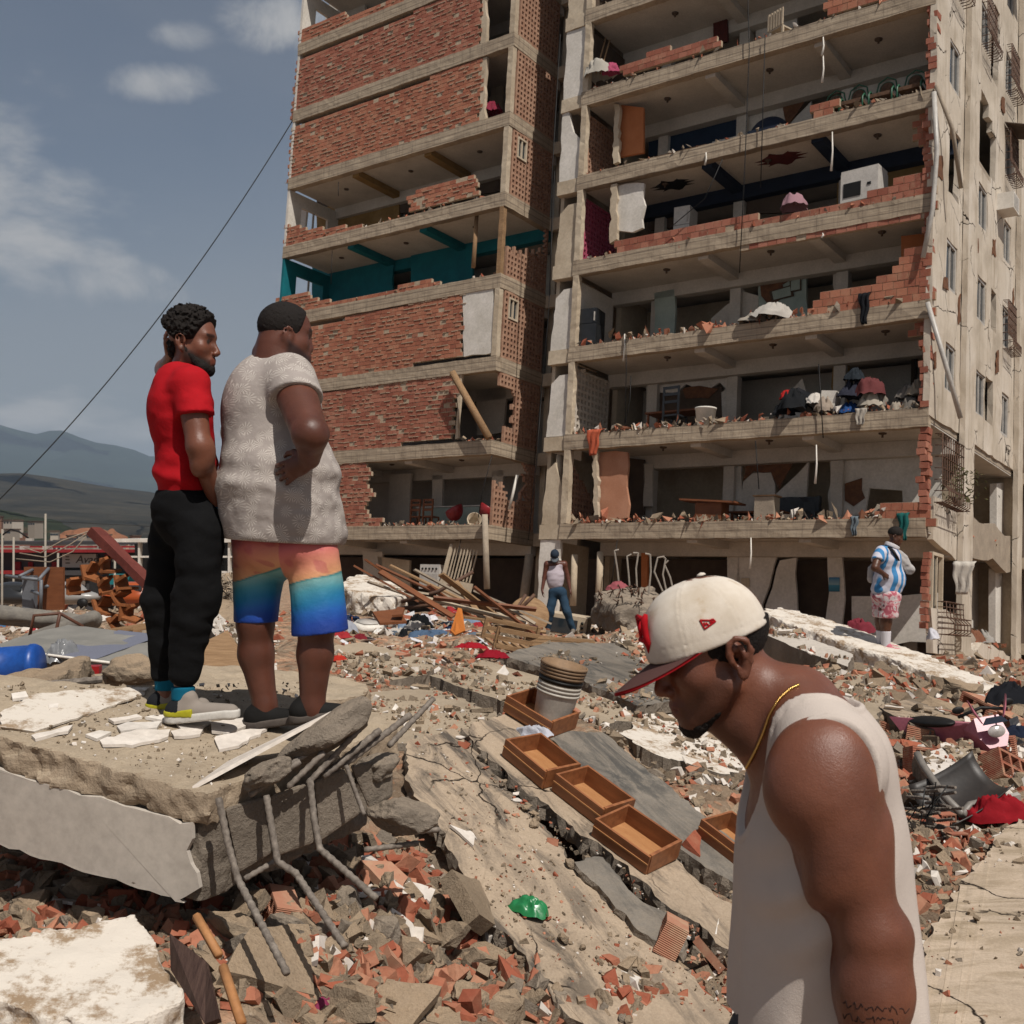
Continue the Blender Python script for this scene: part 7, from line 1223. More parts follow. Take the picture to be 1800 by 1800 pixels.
# plant pot on the corner grille and the balcony side
e = empty('hanging_plant', BM @ TRS((.3, 1.7, .95)), 'withered potted plant behind the corner window grille', 'plant'); MB().lathe([(.1, 0), (.16, .22), (.14, .22), (0, .05)], 14).build('pot', [M_DARKW], e); w = MB(); rr = random.Random(9)
for i in range(240): p = Vector((rr.gauss(.05, .18), rr.gauss(.25, .5), rr.uniform(.1, 1.0))); a = rotm(rr.uniform(0, 360), rr.uniform(0, 360), 0); w.add(np.array([(-.05, 0, 0), (0, .018, 0), (.06, 0, 0), (0, -.018, 0)])@np.array(a).T+np.array(p), [(0, 1, 2, 3)])
o = w.build('foliage', [simple('dry olive leaf', '3d3b22', '54502c', 9, .8)], e); o['kind'] = 'stuff'
for i, (b, c, w_, col, l) in enumerate(((4.6, .48, 60, '6b5a4a', 'brown board heap'), (5.6, .48, 50, '5a6468', 'grey bedding'), (6.6, .5, 46, '3b3a3c', 'dark suitcase'), (4.8, -2.45, 60, '8b7f72', 'pale rag heap'), (6.0, -2.45, 50, '6f4a38', 'brown broken box'), (7.3, -2.4, 44, '8f8a84', 'grey basin'))): cloth_heap(0, 0, w_, fab(col), l+' in a side opening at the right corner', .8, .8, 20*i, 300+i, q=BM @ Vector((-.35, b, c)), name='household_heap', cat='household goods')
# crumbs of brick and plaster along every open floor edge
rng = np.random.default_rng(77); VV = []; FF = []; MI = []; off = 0; base = [hull_geo(rng.normal(size=(8, 3))*np.array([.5, .4, .3])) for _ in range(6)]
def crumbs(a0, a1, c, n, s0=.03, s1=.16, b1=.5, b0=-.02, hmax=.1):
    global off
    for _ in range(n):
        V, T = base[rng.integers(6)]; s = s0*(s1/s0)**(rng.random()**2); R = np.array(rotm(*rng.uniform(0, 360, 3))); p = np.array([rng.uniform(a0, a1), rng.uniform(b0, b1), c+s*.3+rng.uniform(0, hmax)*rng.random()]); VV.append(V*s@R.T+p); FF.extend([tuple(i+off for i in t) for t in T]); m_ = rng.choice(4, p=(.34, .42, .1, .14)); MI.extend([m_]*len(T)); off += len(V)
for k in range(0, 7): crumbs(A2+.3, A3-.2, k*HF+.45, 420 if k < 3 else 230, s1=.24 if k < 3 else .18, hmax=.22 if k < 3 else .12)
for b_ in np.linspace(4, 8.6, 150): crumbs(-.6, .0, .45 if rng.random() < .5 else -2.55, 1, b0=b_, b1=b_+.1, hmax=.3)
for a0, a1, k, n in ((-18.5, -13.5, 0, 160), (-23.5, -13.4, 3, 160), (-23.5, -13.4, 4, 190), (-14.8, -13.3, 1, 40), (-23, -17, 7, 60)): crumbs(a0, a1, k*HF+.46, n, b0=BL+.02, b1=.4)
o = obj('floor_edge_debris', mesh_data('floor_edge_debris', np.vstack(VV), FF, DM, MI), None, BM); tag(o, 'brick crumbs and plaster bits along the open floor edges of the block', 'debris', None, 'stuff')
# ---------------------------------------------------------------- background: hills, low shops, poles, cable, haze
def ridge(name, pts, D, depth, mat, seed, rough=.06, nx=240, ny=26, base_v=1000):
    us = np.array([p[0] for p in pts], float); vs_ = np.array([p[1] for p in pts], float); U = np.linspace(us[0], us[-1], nx); H = np.interp(U, us, vs_); X = (U-900)/F*D; Zr = CZ-(H-VH)/F*D; zb = -12.0; V = []
    for j in range(ny):
        t = j/(ny-1); y = D-depth*t; prof = (1-t)**1.25; n = fbm(np.stack([X/depth*6, np.full(nx, t*5), np.zeros(nx)], -1), 5, seed); V.append(np.stack([X*(y/D)+0*X, np.full(nx, y)+depth*.1*n, zb+(Zr-zb)*prof*(1+rough*n*(t > 0)*4*t)], -1))
    V.append(np.stack([X, np.full(nx, D+depth*.4), np.full(nx, zb)], -1)); V = [V[-1]]+V[:-1]; V = np.array(V); m = len(V); i, j = np.meshgrid(np.arange(m-1), np.arange(nx-1), indexing='ij'); a = i*nx+j; Fq = np.stack([a, a+1, a+nx+1, a+nx], -1).reshape(-1, 4)
    o = obj(name, mesh_data(name, V.reshape(-1, 3), Fq, [mat], smooth=True)); tag(o, kind='structure')
def hill_mat(name, c1, c2, c3, s):
    t = NT(name); v = t.coord('pos'); n = t.noise(v, s, 9, .65); n2 = t.noise(v, s*7, 6, .7); c = t.ramp(n, [(.32, c1), (.55, c2), (.75, c3)]); c = t.mix(t.rng(n2, .5, .75, 0, .6), c, c1); t.bump(n2, .8, 20); return t.done(c, .95, .05)
ridge('far_hills', [(-1500, 800), (-900, 760), (-500, 720), (-250, 735), (0, 749), (30, 752), (60, 762), (88, 768), (110, 760), (130, 761), (160, 772), (190, 783), (215, 784), (235, 792), (246, 799), (275, 797), (330, 815), (420, 830), (600, 850), (900, 820), (1500, 840), (2400, 800), (3300, 840)], 9000, 3500, hill_mat('forested mountain', '20281f', '2a3329', '343d31', .0016), 3)
ridge('near_hills', [(-1500, 850), (-700, 800), (-300, 825), (0, 836), (60, 834), (110, 841), (150, 848), (200, 857), (275, 866), (340, 880), (450, 900), (700, 915), (1100, 900), (1800, 880), (2600, 870), (3300, 880)], 2600, 1500, hill_mat('dry scrub hill', '2a281f', '413b2e', '575040', .012), 11)
ridge('foot_hills', [(-1500, 900), (-300, 890), (0, 893), (40, 900), (80, 905), (140, 925), (200, 938), (280, 950), (400, 965), (800, 972), (2400, 960), (3000, 980)], 900, 420, hill_mat('green brushy slope', '2d3424', '3f4530', '6b5540', .02), 17)
q = lambda u, v, d: px(u, v, d)
V, Q = sdf_mesh(lambda P: ell(P, (0, 0, 0), (26, 16, 12))+3*fbm(P*.12, 3, 4), (-40, -25, -20), (40, 25, 20), 1.6); o = obj('earth_cut', mesh_data('earth_cut', V, Q, [simple('red earth', '7d5138', '8f6247', .2, .95, .5, 1, .3)], smooth=True), None, Vector(q(155, 965, 640))); tag(o, kind='structure')
# small houses on the slope
rr = random.Random(31); HC = ['9a9186', 'a39a8e', '7d5b48', '8b8378', 'aaa398']
for i in range(26):
    u = rr.uniform(-40, 275); v = rr.uniform(898, 950) if u < 100 else rr.uniform(938, 958); d = 560+rr.uniform(-60, 60)-(v-900)*2; p = q(u, v, d); w_, h_ = rr.uniform(3, 6), rr.uniform(2, 3.2); e = empty('hillside_house', TRS(p-Vector((0, 0, h_)), (0, 0, rr.uniform(-40, 40))), 'tiny pale house on the green slope beyond the shops', 'house', 'houses on the slope'); c = rr.choice(HC)
    MB().bx((-w_/2, -3, -6), (w_/2, 3, h_)).build('wall', [col_mat('house wall '+c, c, .9)], e); MB().bx((-w_/2-.4, -3.4, h_+.01), (w_/2+.4, 3.4, h_+.5)).build('roof', [M_DARKW], e); [MB().bx((-w_/2+w_*(k+.5)/3-.5, -3.05, h_*.35), (-w_/2+w_*(k+.5)/3+.5, -3.01, h_*.7)).build('window', [M_GLASS], e) for k in range(3)]
# red shop block
D1 = 105.0; REDP = simple('faded red paint', '7a1d1f', '8c2628', .4, .8, .1); DKG = simple('dark grey cladding', '3a3838', '464344', .5, .8, .1); GLS = simple('dark shop glass', '1c1e20', '24272a', .3, .2, spec=.5)
p0 = q(245, 1075, D1); sb = empty('shop_block', p0, 'long low dark grey shop block with red bands and a white sign', 'building'); S = D1/F
def sx(u): return (u-245)*S
def sz(v): return (1075-v)*S
def sbox(name, u0, v0, u1, v1, y0, y1, mat, par=None): return MB().bx((sx(u0), y0, sz(v1)), (sx(u1), y1, sz(v0))).build(name, [mat], par or sb)
sbox('wall', -260, 970, 244, 1085, 1.2, 14, DKG); sbox('roof_slab', -260, 952, 240, 958, 2.5, 12, DKG); sbox('roof_band', -260, 966, 247, 971, -.6, 1.19, REDP); sbox('parapet', -260, 960, 160, 963, 1.0, 1.6, REDP); sbox('parapet', 168, 960, 232, 963, 1.0, 1.6, REDP); sbox('floor_band', -260, 1003, 100, 1009, -.2, 1.19, REDP); sbox('floor_band', 100, 1003, 150, 1011, -.2, 1.19, DKG)
for u0, u1 in ((18, 28), (42, 50), (84, 94), (-30, -20), (-70, -60), (178, 187)): sbox('red_panel', u0, 988 if u0 != 178 else 975, u1, 1002.5, .9, 1.19, REDP)
for i in range(-5, 3): sbox('shop_window', i*42+3, 1014, i*42+36, 1062, 1.05, 1.19, GLS)
sb2 = sbox('shop_window', 150, 1014, 178, 1060, 1.05, 1.19, GLS); sbox('teal_awning', 195, 1009, 246, 1027, -.5, 1.19, simple('teal awning', '1f6f74', '2a7d82', .4, .8)); sbox('white_notice', 131, 1014, 143, 1030, .9, 1.04, M_PVC)
for i in range(6): sbox('vent_light', 190+i*6, 984, 194+i*6, 988, 1.0, 1.19, M_ALU)
sg = sbox('sign_board', 104, 974, 164, 998, .7, 1.19, simple('white sign face', 'a9a39d', 'b5afa9', .5, .7))
tx = bpy.data.curves.new('sign_lettering', 'FONT'); tx.body = 'Avance'; tx.size = 1.1; tx.extrude = .02; tx.shear = .25; to = bpy.data.objects.new('tmp_text', tx); COL.objects.link(to); dg = bpy.context.evaluated_depsgraph_get(); me = bpy.data.meshes.new_from_object(to.evaluated_get(dg)); bpy.data.objects.remove(to); me.materials.clear(); me.materials.append(M_DARKW); obj('sign_lettering', me, sg, TRS((sx(128), .66, sz(990)), (90, 0, 0)))
for v in (979, 984, 990): MB().bx((sx(110), .66, sz(v)-.05), (sx(110+9*(1+.3*math.sin(v))), .69, sz(v)+.05)).build('sign_line', [M_DARKW], sg)
for u in (36, 76, 188): sbox('roof_unit', u, 960, u+9, 966, -.2, .9, M_ALU)
# white framed building
p1 = q(250, 1070, 98); S2 = 98/F; wb = empty('white_frame_building', p1, 'white concrete frame building with dark glazing behind the young man', 'building'); fx = lambda u: (u-250)*S2; fz = lambda v: (1070-v)*S2
def wbox(name, u0, v0, u1, v1, y0, y1, mat): MB().bx((fx(u0), y0, fz(v1)), (fx(u1), y1, fz(v0))).build(name, [mat], wb)
wbox('glazing', 230, 956, 430, 1075, 1, 12, GLS); wbox('roof_fascia', 208, 947, 440, 953, -1, 12, M_WHITE)
for v in (977, 1004): wbox('floor_band', 232, v, 440, v+3, -.6, .99, M_WHITE)
for u in (247, 315, 380, 404): wbox('column', u, 953.1, u+3.4, 1070, -.7, .0, M_WHITE)
# poles and wires
POLE = simple('galvanised pole', '8a8276', '9b9387', 1, .7)
for u, vt, d, lab in ((79, 903, 95, 'tall thin yellowish pole before the shop sign'), (23, 944, 80, 'grey pole left of the tall yellowish one'), (101, 972, 90, 'short pole beside the left end of the sign'), (3, 930, 60, 'pole at the very left edge'), (201, 980, 90, 'thin lamp pole right of the sign')): b = q(u, 1075, d); tp = q(u+1, vt, d); put('street_pole', MB().tube([b-Vector((0, 0, 4)), tp], .09*d/90, 8).data('street_pole', [POLE]), None, lab, 'pole')
lm = q(3, 935, 60); lp_ = empty('street_lamp', lm, 'curved street lamp arm reaching right from the left edge', 'street lamp'); MB().tube([Vector((0, 0, -.2)), Vector((.5, 0, .15)), Vector((1.0, 0, 0)), Vector((1.5, 0, -.35))], .05, 6).build('arm', [M_BLACK], lp_); MB().bx((1.4, -.15, -.5), (1.75, .15, -.36)).build('lamp_head', [M_ALU], lp_)
pts = []; A_, B_ = Vector(BM @ Vector((A0-.05, .3, 6.35*HF))), q(-60, 935, 34)
for i in range(25): t_ = i/24; p = A_.lerp(B_, t_); p.z -= 1.1*4*t_*(1-t_); pts.append(p)
put('overhead_cable', MB().tube(pts, .02, 5).data('overhead_cable', [M_BLACK]), None, 'black cable sloping from the block down to the far left', 'cable')
put('shop_wire', MB().tube([q(-60, 915, 110), q(120, 918, 140), q(280, 926, 160)], .03, 4).data('shop_wire', [M_BLACK]), None, 'thin wire strung above the shop block roofs', 'cable')
# parked vehicles glimpsed
for u, c, l in ((25, '2b2c2e', 'dark parked car partly seen beyond the overturned desk'), (120, '8d8a86', 'pale parked car partly seen between desk and openwork panel'), (235, 'a04a20', 'orange parked van roof behind the openwork panel')):
    p = q(u, 1068, 70); e = empty('parked_car', TRS(p), l, 'car'); bm_ = col_mat('car paint '+c, c, .3, .5); V, Q = sdf_mesh(lambda P: smin(ell(P, (0, 0, .7), (2.1, .85, .5)), ell(P, (-.1, 0, 1.2), (1.2, .75, .5)), .3), (-2.4, -1.1, -.1), (2.4, 1.1, 2), .12); obj('body', mesh_data('body', V, Q, [bm_], smooth=True), e); MB().bx((-.9, -.72, 1.15), (.75, .72, 1.5)).build('window', [M_GLASS], e); [MB().lathe([(0, -.1), (.33, -.1), (.33, .1), (0, .1)], 16, TRS((x_, y_, .33), (90, 0, 0))).build('wheel', [M_BLACK], e) for x_ in (-1.25, 1.25) for y_ in (-.8, .8)]
# air
hz_ = MB().bx((-9000, -60, -14), (9000, 13500, 960)).build('haze'); hz_['kind'] = 'stuff'; mh = bpy.data.materials.new('haze air'); mh.use_nodes = True; nt = mh.node_tree; nt.nodes.clear(); pv = nt.nodes.new('ShaderNodeVolumePrincipled'); pv.inputs['Color'].default_value = (.6, .74, .92, 1); pv.inputs['Density'].default_value = 8e-5; pv.inputs['Anisotropy'].default_value = .1; ou = nt.nodes.new('ShaderNodeOutputMaterial'); nt.links.new(pv.outputs[0], ou.inputs['Volume']); hz_.data.materials.append(mh); hz_['label'] = 'thin pale haze in the distance'; hz_['category'] = 'haze'
# ---------------------------------------------------------------- foreground man in cap and tank top (fields in world coordinates)
D0 = 1.7
def L0(u, v, y=0.0): p = px(u, v, D0+y); return np.array([p.x, p.y, p.z], np.float32)
def make_front_man():
    th = math.radians(17); fwd = (-math.cos(th), -.06, -math.sin(th)); up = (-math.sin(th), .0, math.cos(th))
    H = Head(L0(1254, 1153), fwd, up, .95, ear_x=-.022, fx=.9, nose=.113, jaw=1.0, lips=.9)
    def torso(P, g=0.0):
        d = ell(P, L0(1440, 1475, .01), (.113+g, .178+g, .2+g), rotm(0, 0, -14)); d = smin(d, ell(P, L0(1452, 1700, .02), (.122+g, .165+g, .3+g), rotm(0, 0, -10)), .08)
        d = smin(d, cap(P, L0(1458, 1352, -.135), L0(1418, 1345, .17), .07+g, .07+g), .05); d = smin(d, cap(P, L0(1405, 1245, 0), L0(1440, 1330, .0), .066+g, .085+g), .05)
        d = smin(d, cap(P, L0(1392, 1232, -.03), L0(1452, 1322, -.125), .043+g, .058+g), .035); d = smin(d, cap(P, L0(1385, 1230, .03), L0(1420, 1310, .14), .043+g, .06+g), .035); return d
    def body(P):
        d = torso(P); d = smin(d, cap(P, H.w((-.03, 0, -.03)), L0(1392, 1290, .0), .05, .062), .03); d = smin(d, cap(P, H.w((.035, 0, -.075)), L0(1350, 1310, .0), .03, .045), .04)
        a = ell(P, L0(1440, 1375, -.158), (.08, .06, .09), rotm(0, 16, 0)); a = smin(a, cap(P, L0(1455, 1410, -.165), L0(1530, 1625, -.185), .058, .043), .04); a = smin(a, ell(P, L0(1468, 1500, -.185), (.038, .042, .085), rotm(0, 19, 0)), .03); a = smin(a, ell(P, L0(1525, 1515, -.165), (.03, .04, .08), rotm(0, 14, 0)), .03)
        a = smin(a, sph(P, L0(1562, 1648, -.175), .03), .03); a = smin(a, cap(P, L0(1534, 1655, -.19), L0(1535, 1745, -.195), .047, .05), .03); a = smin(a, cap(P, L0(1535, 1740, -.195), L0(1528, 1960, -.21), .05, .028), .03)
        d = smin(d, a, .03); b = cap(P, L0(1420, 1360, .19), L0(1440, 1640, .22), .068, .05); b = smin(b, cap(P, L0(1440, 1640, .22), L0(1400, 1880, .2), .048, .03), .02); d = smin(d, b, .03)
        d = smin(d, hand_field(P, L0(1526, 1950, -.22), (-.05, 0, -1), (.1, -1, 0), 1, 1.0, .35), .02); d = smin(d, hand_field(P, L0(1398, 1885, .2), (-.1, 0, -1), (.1, 1, 0), -1, 1.0, .35), .02)
        return smin(d, H.d(P), .012)
    BASE, PALER = lin('633c2d'), lin('744836')  # two skin tones, mingled at random by noise
    def colf(V):
        Q = H.loc(V); n = fbm(V*14, 4, 2)[:, None]*1.3; c = BASE+(PALER-BASE)*np.clip(.5+.5*n, 0, 1); z, x, y = Q[:, 2], Q[:, 0], np.abs(Q[:, 1])
        near = (np.linalg.norm(Q, axis=1) < .17)
        st = smoothstep(-.005, -.04, z-.55*(.03-x))*smoothstep(-.02, .01, x)*near; st = st*(1-smoothstep(.004, .0, np.abs(z+.065))*smoothstep(.08, .09, x)); c = c*(1-.38*st[:, None])
        lip = smoothstep(.016, .010, np.abs(z+.065))*smoothstep(.083, .088, x)*smoothstep(.026, .018, y)*near; c = c*(1-lip[:, None])+lin('5a2e2a')*lip[:, None]
        br = smoothstep(.008, .004, np.abs(z-.036-.12*(y-.03)))*smoothstep(.06, .066, x)*(y > .012)*(y < .05)*near; c = c*(1-.85*br[:, None])
        eye = (np.linalg.norm(np.c_[x-.0755*.9, y-.0315, z-.0135], axis=1) < .0133)*near; c = np.where(eye[:, None], lin('3a302b'), c)
        return c
    lo, hi = L0(1060, 2010, -.36), L0(1680, 1010, .34); lo, hi = np.minimum(lo, hi), np.maximum(lo, hi)
    p = empty('person', Vector((lo[0]*.4+hi[0]*.6, D0, 0.0)), 'man in a white cap, tank top and gold chain walking past with lowered head', 'person'); pinv = Matrix.Translation((-(lo[0]*.4+hi[0]*.6), -D0, 0)); W = lambda o: setattr(o, 'matrix_parent_inverse', pinv) if o.parent == p else None
    # legs below the frame
    def legs(P): return smin(cap(P, L0(1470, 1830, -.09), L0(1480, 2850, -.1), .1, .07), cap(P, L0(1440, 1830, .1), L0(1380, 2850, .1), .1, .07), .05)
    o = sdf_obj('body', body, lo, hi, .0045, M_SKIN, p, colf); W(o)
    # tank top
    def tank(P):
        f = .013*np.sin((P[:, 0]*8+P[:, 1]*5+.25*vnoise(P*6, 8))*6.2)*smoothstep(CZ-.5, CZ-.82, P[:, 2])+.005*np.sin((P[:, 0]*.75-P[:, 2])*70)*np.exp(-(np.linalg.norm(P-L0(1400, 1570, -.16), axis=1)/.1)**2)+.004*vnoise(P*np.array([14, 14, 3.5], np.float32), 3)
        d = torso(P, .011); d = smin(d, ell(P, L0(1458, 1800, .0), (.133, .16, .26)), .07)+f
        c1 = ell(P, L0(1466, 1388, -.32), (.15, .155, .30)); c2 = ell(P, L0(1440, 1392, .27), (.12, .155, .15)); c3 = cap(P, L0(1410, 1158, 0), L0(1264, 1392, 0), .112, .072); e = np.minimum(np.minimum(c1, c2), c3)
        d = d-.0022*smoothstep(.0125, .0105, e)+.0015*smoothstep(.003, .0, np.abs(e-.0125)); d = smax(smax(smax(d, -c1, .004), -c2, .004), -c3, .004); return smax(d, plane(P, L0(1450, 1900), (0, 0, -1)), .004)
    o = sdf_obj('tank_top', tank, lo-.02, hi+.02, .0045, cloth('off-white jersey', 'b0a49b', 'bdb1a7', 1600, .9, bs=.5), p); W(o)
    rim = []
    o = sdf_obj('trousers', lambda P: smin(smax(ell(P, L0(1455, 1880, 0), (.165, .18, .14)), -plane(P, L0(1450, 1990), (0, 0, 1)), .01), smax(legs(P)-.015, plane(P, L0(1450, 1860), (0, 0, 1)), .01), .04), (lo[0]-.05, D0-.35, -.05), (hi[0]+.1, D0+.35, CZ-.72), .012, cloth('grey shorts cloth', '3a3a3c', '454548'), p); W(o)
    # cropped hair at the nape and chin beard
    def hair(P):
        Q = H.loc(P); d = ell(Q, (-.006, 0, .05), (.099, .0785, .088))*H.s-.003+.0015*vnoise(P*500, 1); d = smax(d, -(Q[:, 2]+.052+.5*np.maximum(Q[:, 0]+.03, 0)-.03*smoothstep(-.05, -.09, Q[:, 0]))*H.s, .003)
        d = smax(d, (Q[:, 2]-.045)*H.s, .003); return smax(d, (Q[:, 0]-.02+.25*(Q[:, 2]-.03))*H.s, .003)
    o = sdf_obj('hair', hair, H.c-.13, H.c+.15, .0032, M_HAIR, p); W(o)
    def beard(P):
        Q = H.loc(P); s = np.abs(Q[:, 1]); d = ell(Q, (.068, 0, -.1), (.022, .026, .022), rotm(0, -30, 0))*H.s+.0022*vnoise(P*420, 3); j = cap(np.c_[Q[:, 0], s, Q[:, 2]].astype(np.float32), (.03, .048, -.082), (.06, .026, -.1), .008, .014)*H.s+.0022*vnoise(P*420, 4); return smin(d, j+.0015, .012)
    o = sdf_obj('beard', beard, H.c-.16, H.c+.12, .003, M_HAIR, p); W(o)
    # cap: crown, brim, emblem
    cap_m = cloth('dirty off-white twill', 'b7ab9c', 'c9bfb2', 1200, .9, bs=.4)
    t = NT('dirty off-white twill cap'); v = t.coord('obj'); n = t.noise(v, 9, 6, .62); n2 = t.noise(v, 30, 5, .6); c = t.ramp(n, [(.3, 'b5a897'), (.55, 'c9bfb2'), (.75, 'cfc6ba')]); c = t.mix(t.rng(n2, .58, .75, 0, .65), c, 'a18a6c'); t.bump(t.noise(v, 700, 3, .6), .35, .001); t.bump(n2, .15, .004); cap_m = t.done(c, .9, .1)
    def crown(P):
        Q = H.loc(P)-np.array([.003, 0, .029], np.float32); q = np.abs(Q)/np.array([.104, .086, .104], np.float32); e = 2.35; d = ((q**e).sum(1)**(1/e)-1)*.088*H.s
        an = np.arctan2(Q[:, 1], Q[:, 0]-.005); rr_ = np.hypot(Q[:, 0], Q[:, 1]); d += .0011*smoothstep(.0028, .0, np.abs(np.sin(an*3))*rr_/3)+.0008*smoothstep(.0016, .0, np.abs(Q[:, 2]-.014))-.0007*smoothstep(.007, .004, np.abs(np.sin(an*3))*rr_/3)
        return smax(d, -(Q[:, 2]+.004+.06*Q[:, 0])*H.s, .004)
    cp = sdf_obj('cap', crown, H.c-.14, H.c+.17, .003, cap_m, p); W(cp)
    V = []; Fc = []; nu, nv = 34, 18; m = []
    for i in range(nu+1):
        for j in range(nv+1):
            u = -1+2*i/nu; w = j/nv; y = .083*math.sin(u*1.45)/math.sin(1.45); x0 = .003+.101*math.sqrt(max(0, 1-(y/.0875)**2)); ln = .082*(1-abs(u)**3.2)**.8+.004
            x = x0-.012+w*ln; z = .026-.05*(y/.083)**2*(.25+.75*w)*.45-.25*(x-.07)-.1*w*w*ln; yy = y; V.append(H.w((x, yy, z+yy*.2*w)))
    n1 = (nu+1)*(nv+1); upv = H.R @ np.array([0, 0, 1.]); V = np.array(V); V = np.vstack([V, V-upv*.0042])
    for i in range(nu):
        for j in range(nv):
            a = i*(nv+1)+j; Fc.append((a, a+1, a+nv+2, a+nv+1)); m.append(0); Fc.append((a+n1, a+nv+1+n1, a+nv+2+n1, a+1+n1)); m.append(1)
    E = [i*(nv+1)+nv for i in range(nu+1)]
    for a, b in zip(E[:-1], E[1:]): Fc.append((a, b, b+n1, a+n1)); m.append(1)
    E = [j for j in range(nv+1)]; E2 = [nu*(nv+1)+j for j in range(nv+1)]
    for e in (E, E2):
        for a, b in zip(e[:-1], e[1:]): Fc.append((a, b, b+n1, a+n1)); m.append(0)
    o = obj('brim', mesh_data('brim', V, Fc, [cloth('brown twill', '4a3330', '553c38', 1400), cloth('red twill', '7d1016', '8f151b', 1400)], m, True), cp); W(o)
    red = cloth('red embroidery', '8c0f17', 'a3141d', 900)
    def on(fn, u, v, lift=.002):
        q = march(fn, u, v, D0-.32, D0+.12, 150); return None if q is None else Vector(q)+Vector((0, -1, 0))*lift
    def stroke(name, pts, r, mat, par, fn, lift=.0):
        P = []
        for (a, b), (c, d) in zip(pts[:-1], pts[1:]):
            for k in range(6): P.append(on(fn, a+(c-a)*k/6, b+(d-b)*k/6, lift))
        P.append(on(fn, *pts[-1], lift)); P = [q for q in P if q is not None]
        if len(P) > 1: o = MB().tube(P, r, 6).build(name, [mat], par); W(o)
    k = .2389; cv = lambda q: [(1050+k*x, 980+k*y) for x, y in q]
    stroke('side_emblem', cv([(755, 460), (790, 526), (838, 492), (868, 470), (850, 453), (825, 462), (755, 460)]), .0015, red, cp, crown, .0008)
    for q in ([(782, 478), (795, 500)], [(795, 500), (800, 482), (818, 496)], [(828, 470), (836, 484)], [(838, 466), (845, 478), (858, 468)]): stroke('side_emblem', cv(q), .0014, red, cp, crown, .0008)
    # raised front letter seen edge-on
    P = [H.w(q) for q in ((.093, .03, .104), (.0985, .03, .096), (.1015, .03, .084), (.1035, .03, .07), (.1035, .03, .058), (.1025, .022, .048), (.1025, .012, .036))]
    w = MB().tube([Vector(q) for q in P], [.003, .006, .0055, .005, .006, .005, .003], 8)
    for q0, q1 in (((.1, -.02, .098), (.099, .03, .096)), ((.106, -.02, .06), (.104, .03, .058)), ((.103, -.018, .06), (.1, -.018, .095))): w.tube([Vector(H.w(q0)), Vector(H.w(q1))], .0045, 8)
    o = w.build('front_emblem', [red], cp); W(o)
    for q in (H.w((-.02, 0, .1345)),): o = MB().lathe([(0, .005), (.006, .003), (.008, 0), (0, 0)], 12, TRS(Vector(q), (0, -17, 0))).build('cap_button', [cap_m], cp); W(o)
    # gold chain
    pts = [(1404, 1203), (1388, 1210), (1368, 1228), (1352, 1255), (1341, 1288), (1328, 1318), (1310, 1352), (1296, 1384), (1289, 1410), (1288, 1425)]
    both = lambda P: np.minimum(body(P), tank(P)); P = []
    for (a, b), (c, d) in zip(pts[:-1], pts[1:]):
        for kk in range(9):
            q = on(both, a+(c-a)*kk/9, b+(d-b)*kk/9, .003)
            if q is not None: P.append(q)
    Pn = np.array([tuple(q) for q in P]); kern = np.ones(5)/5; Ps = np.stack([np.convolve(np.pad(Pn[:, i], 2, mode='edge'), kern, 'valid') for i in range(3)], 1)
    tt = NT('gold'); gold = tt.done((.62, .38, .12, 1), .28, .5, 1.0); w = MB()
    for i in range(len(Ps)-1):
        for s in (0, .5):
            c = Ps[i]*(1-s)+Ps[i+1]*s; dirv = Ps[i+1]-Ps[i]; R = Vector(dirv).to_track_quat('Z', 'Y').to_matrix()
            w.lathe([(.0017, -.0014), (.0028, -.0006), (.0028, .0006), (.0017, .0014)], 6, TRS(Vector(c), R))
    o = w.build('gold_chain', [gold], p); W(o); o['kind'] = 'stuff'
    ink = simple('tattoo ink', '1f1210', '2a1814'); rnd = random.Random(4)
    for row, v0 in ((0, 1766), (1, 1788)):
        u = 1482
        while u < 1582:
            pts = [(u, v0+rnd.uniform(-6, 4)+.12*(u-1480))]
            for _ in range(5): u += rnd.uniform(2, 5); pts.append((u, v0+rnd.uniform(-9, 6)+.12*(u-1480)))
            stroke('forearm_tattoo', pts, .0009, ink, o.parent, body, -.0004); u += 3
make_front_man()
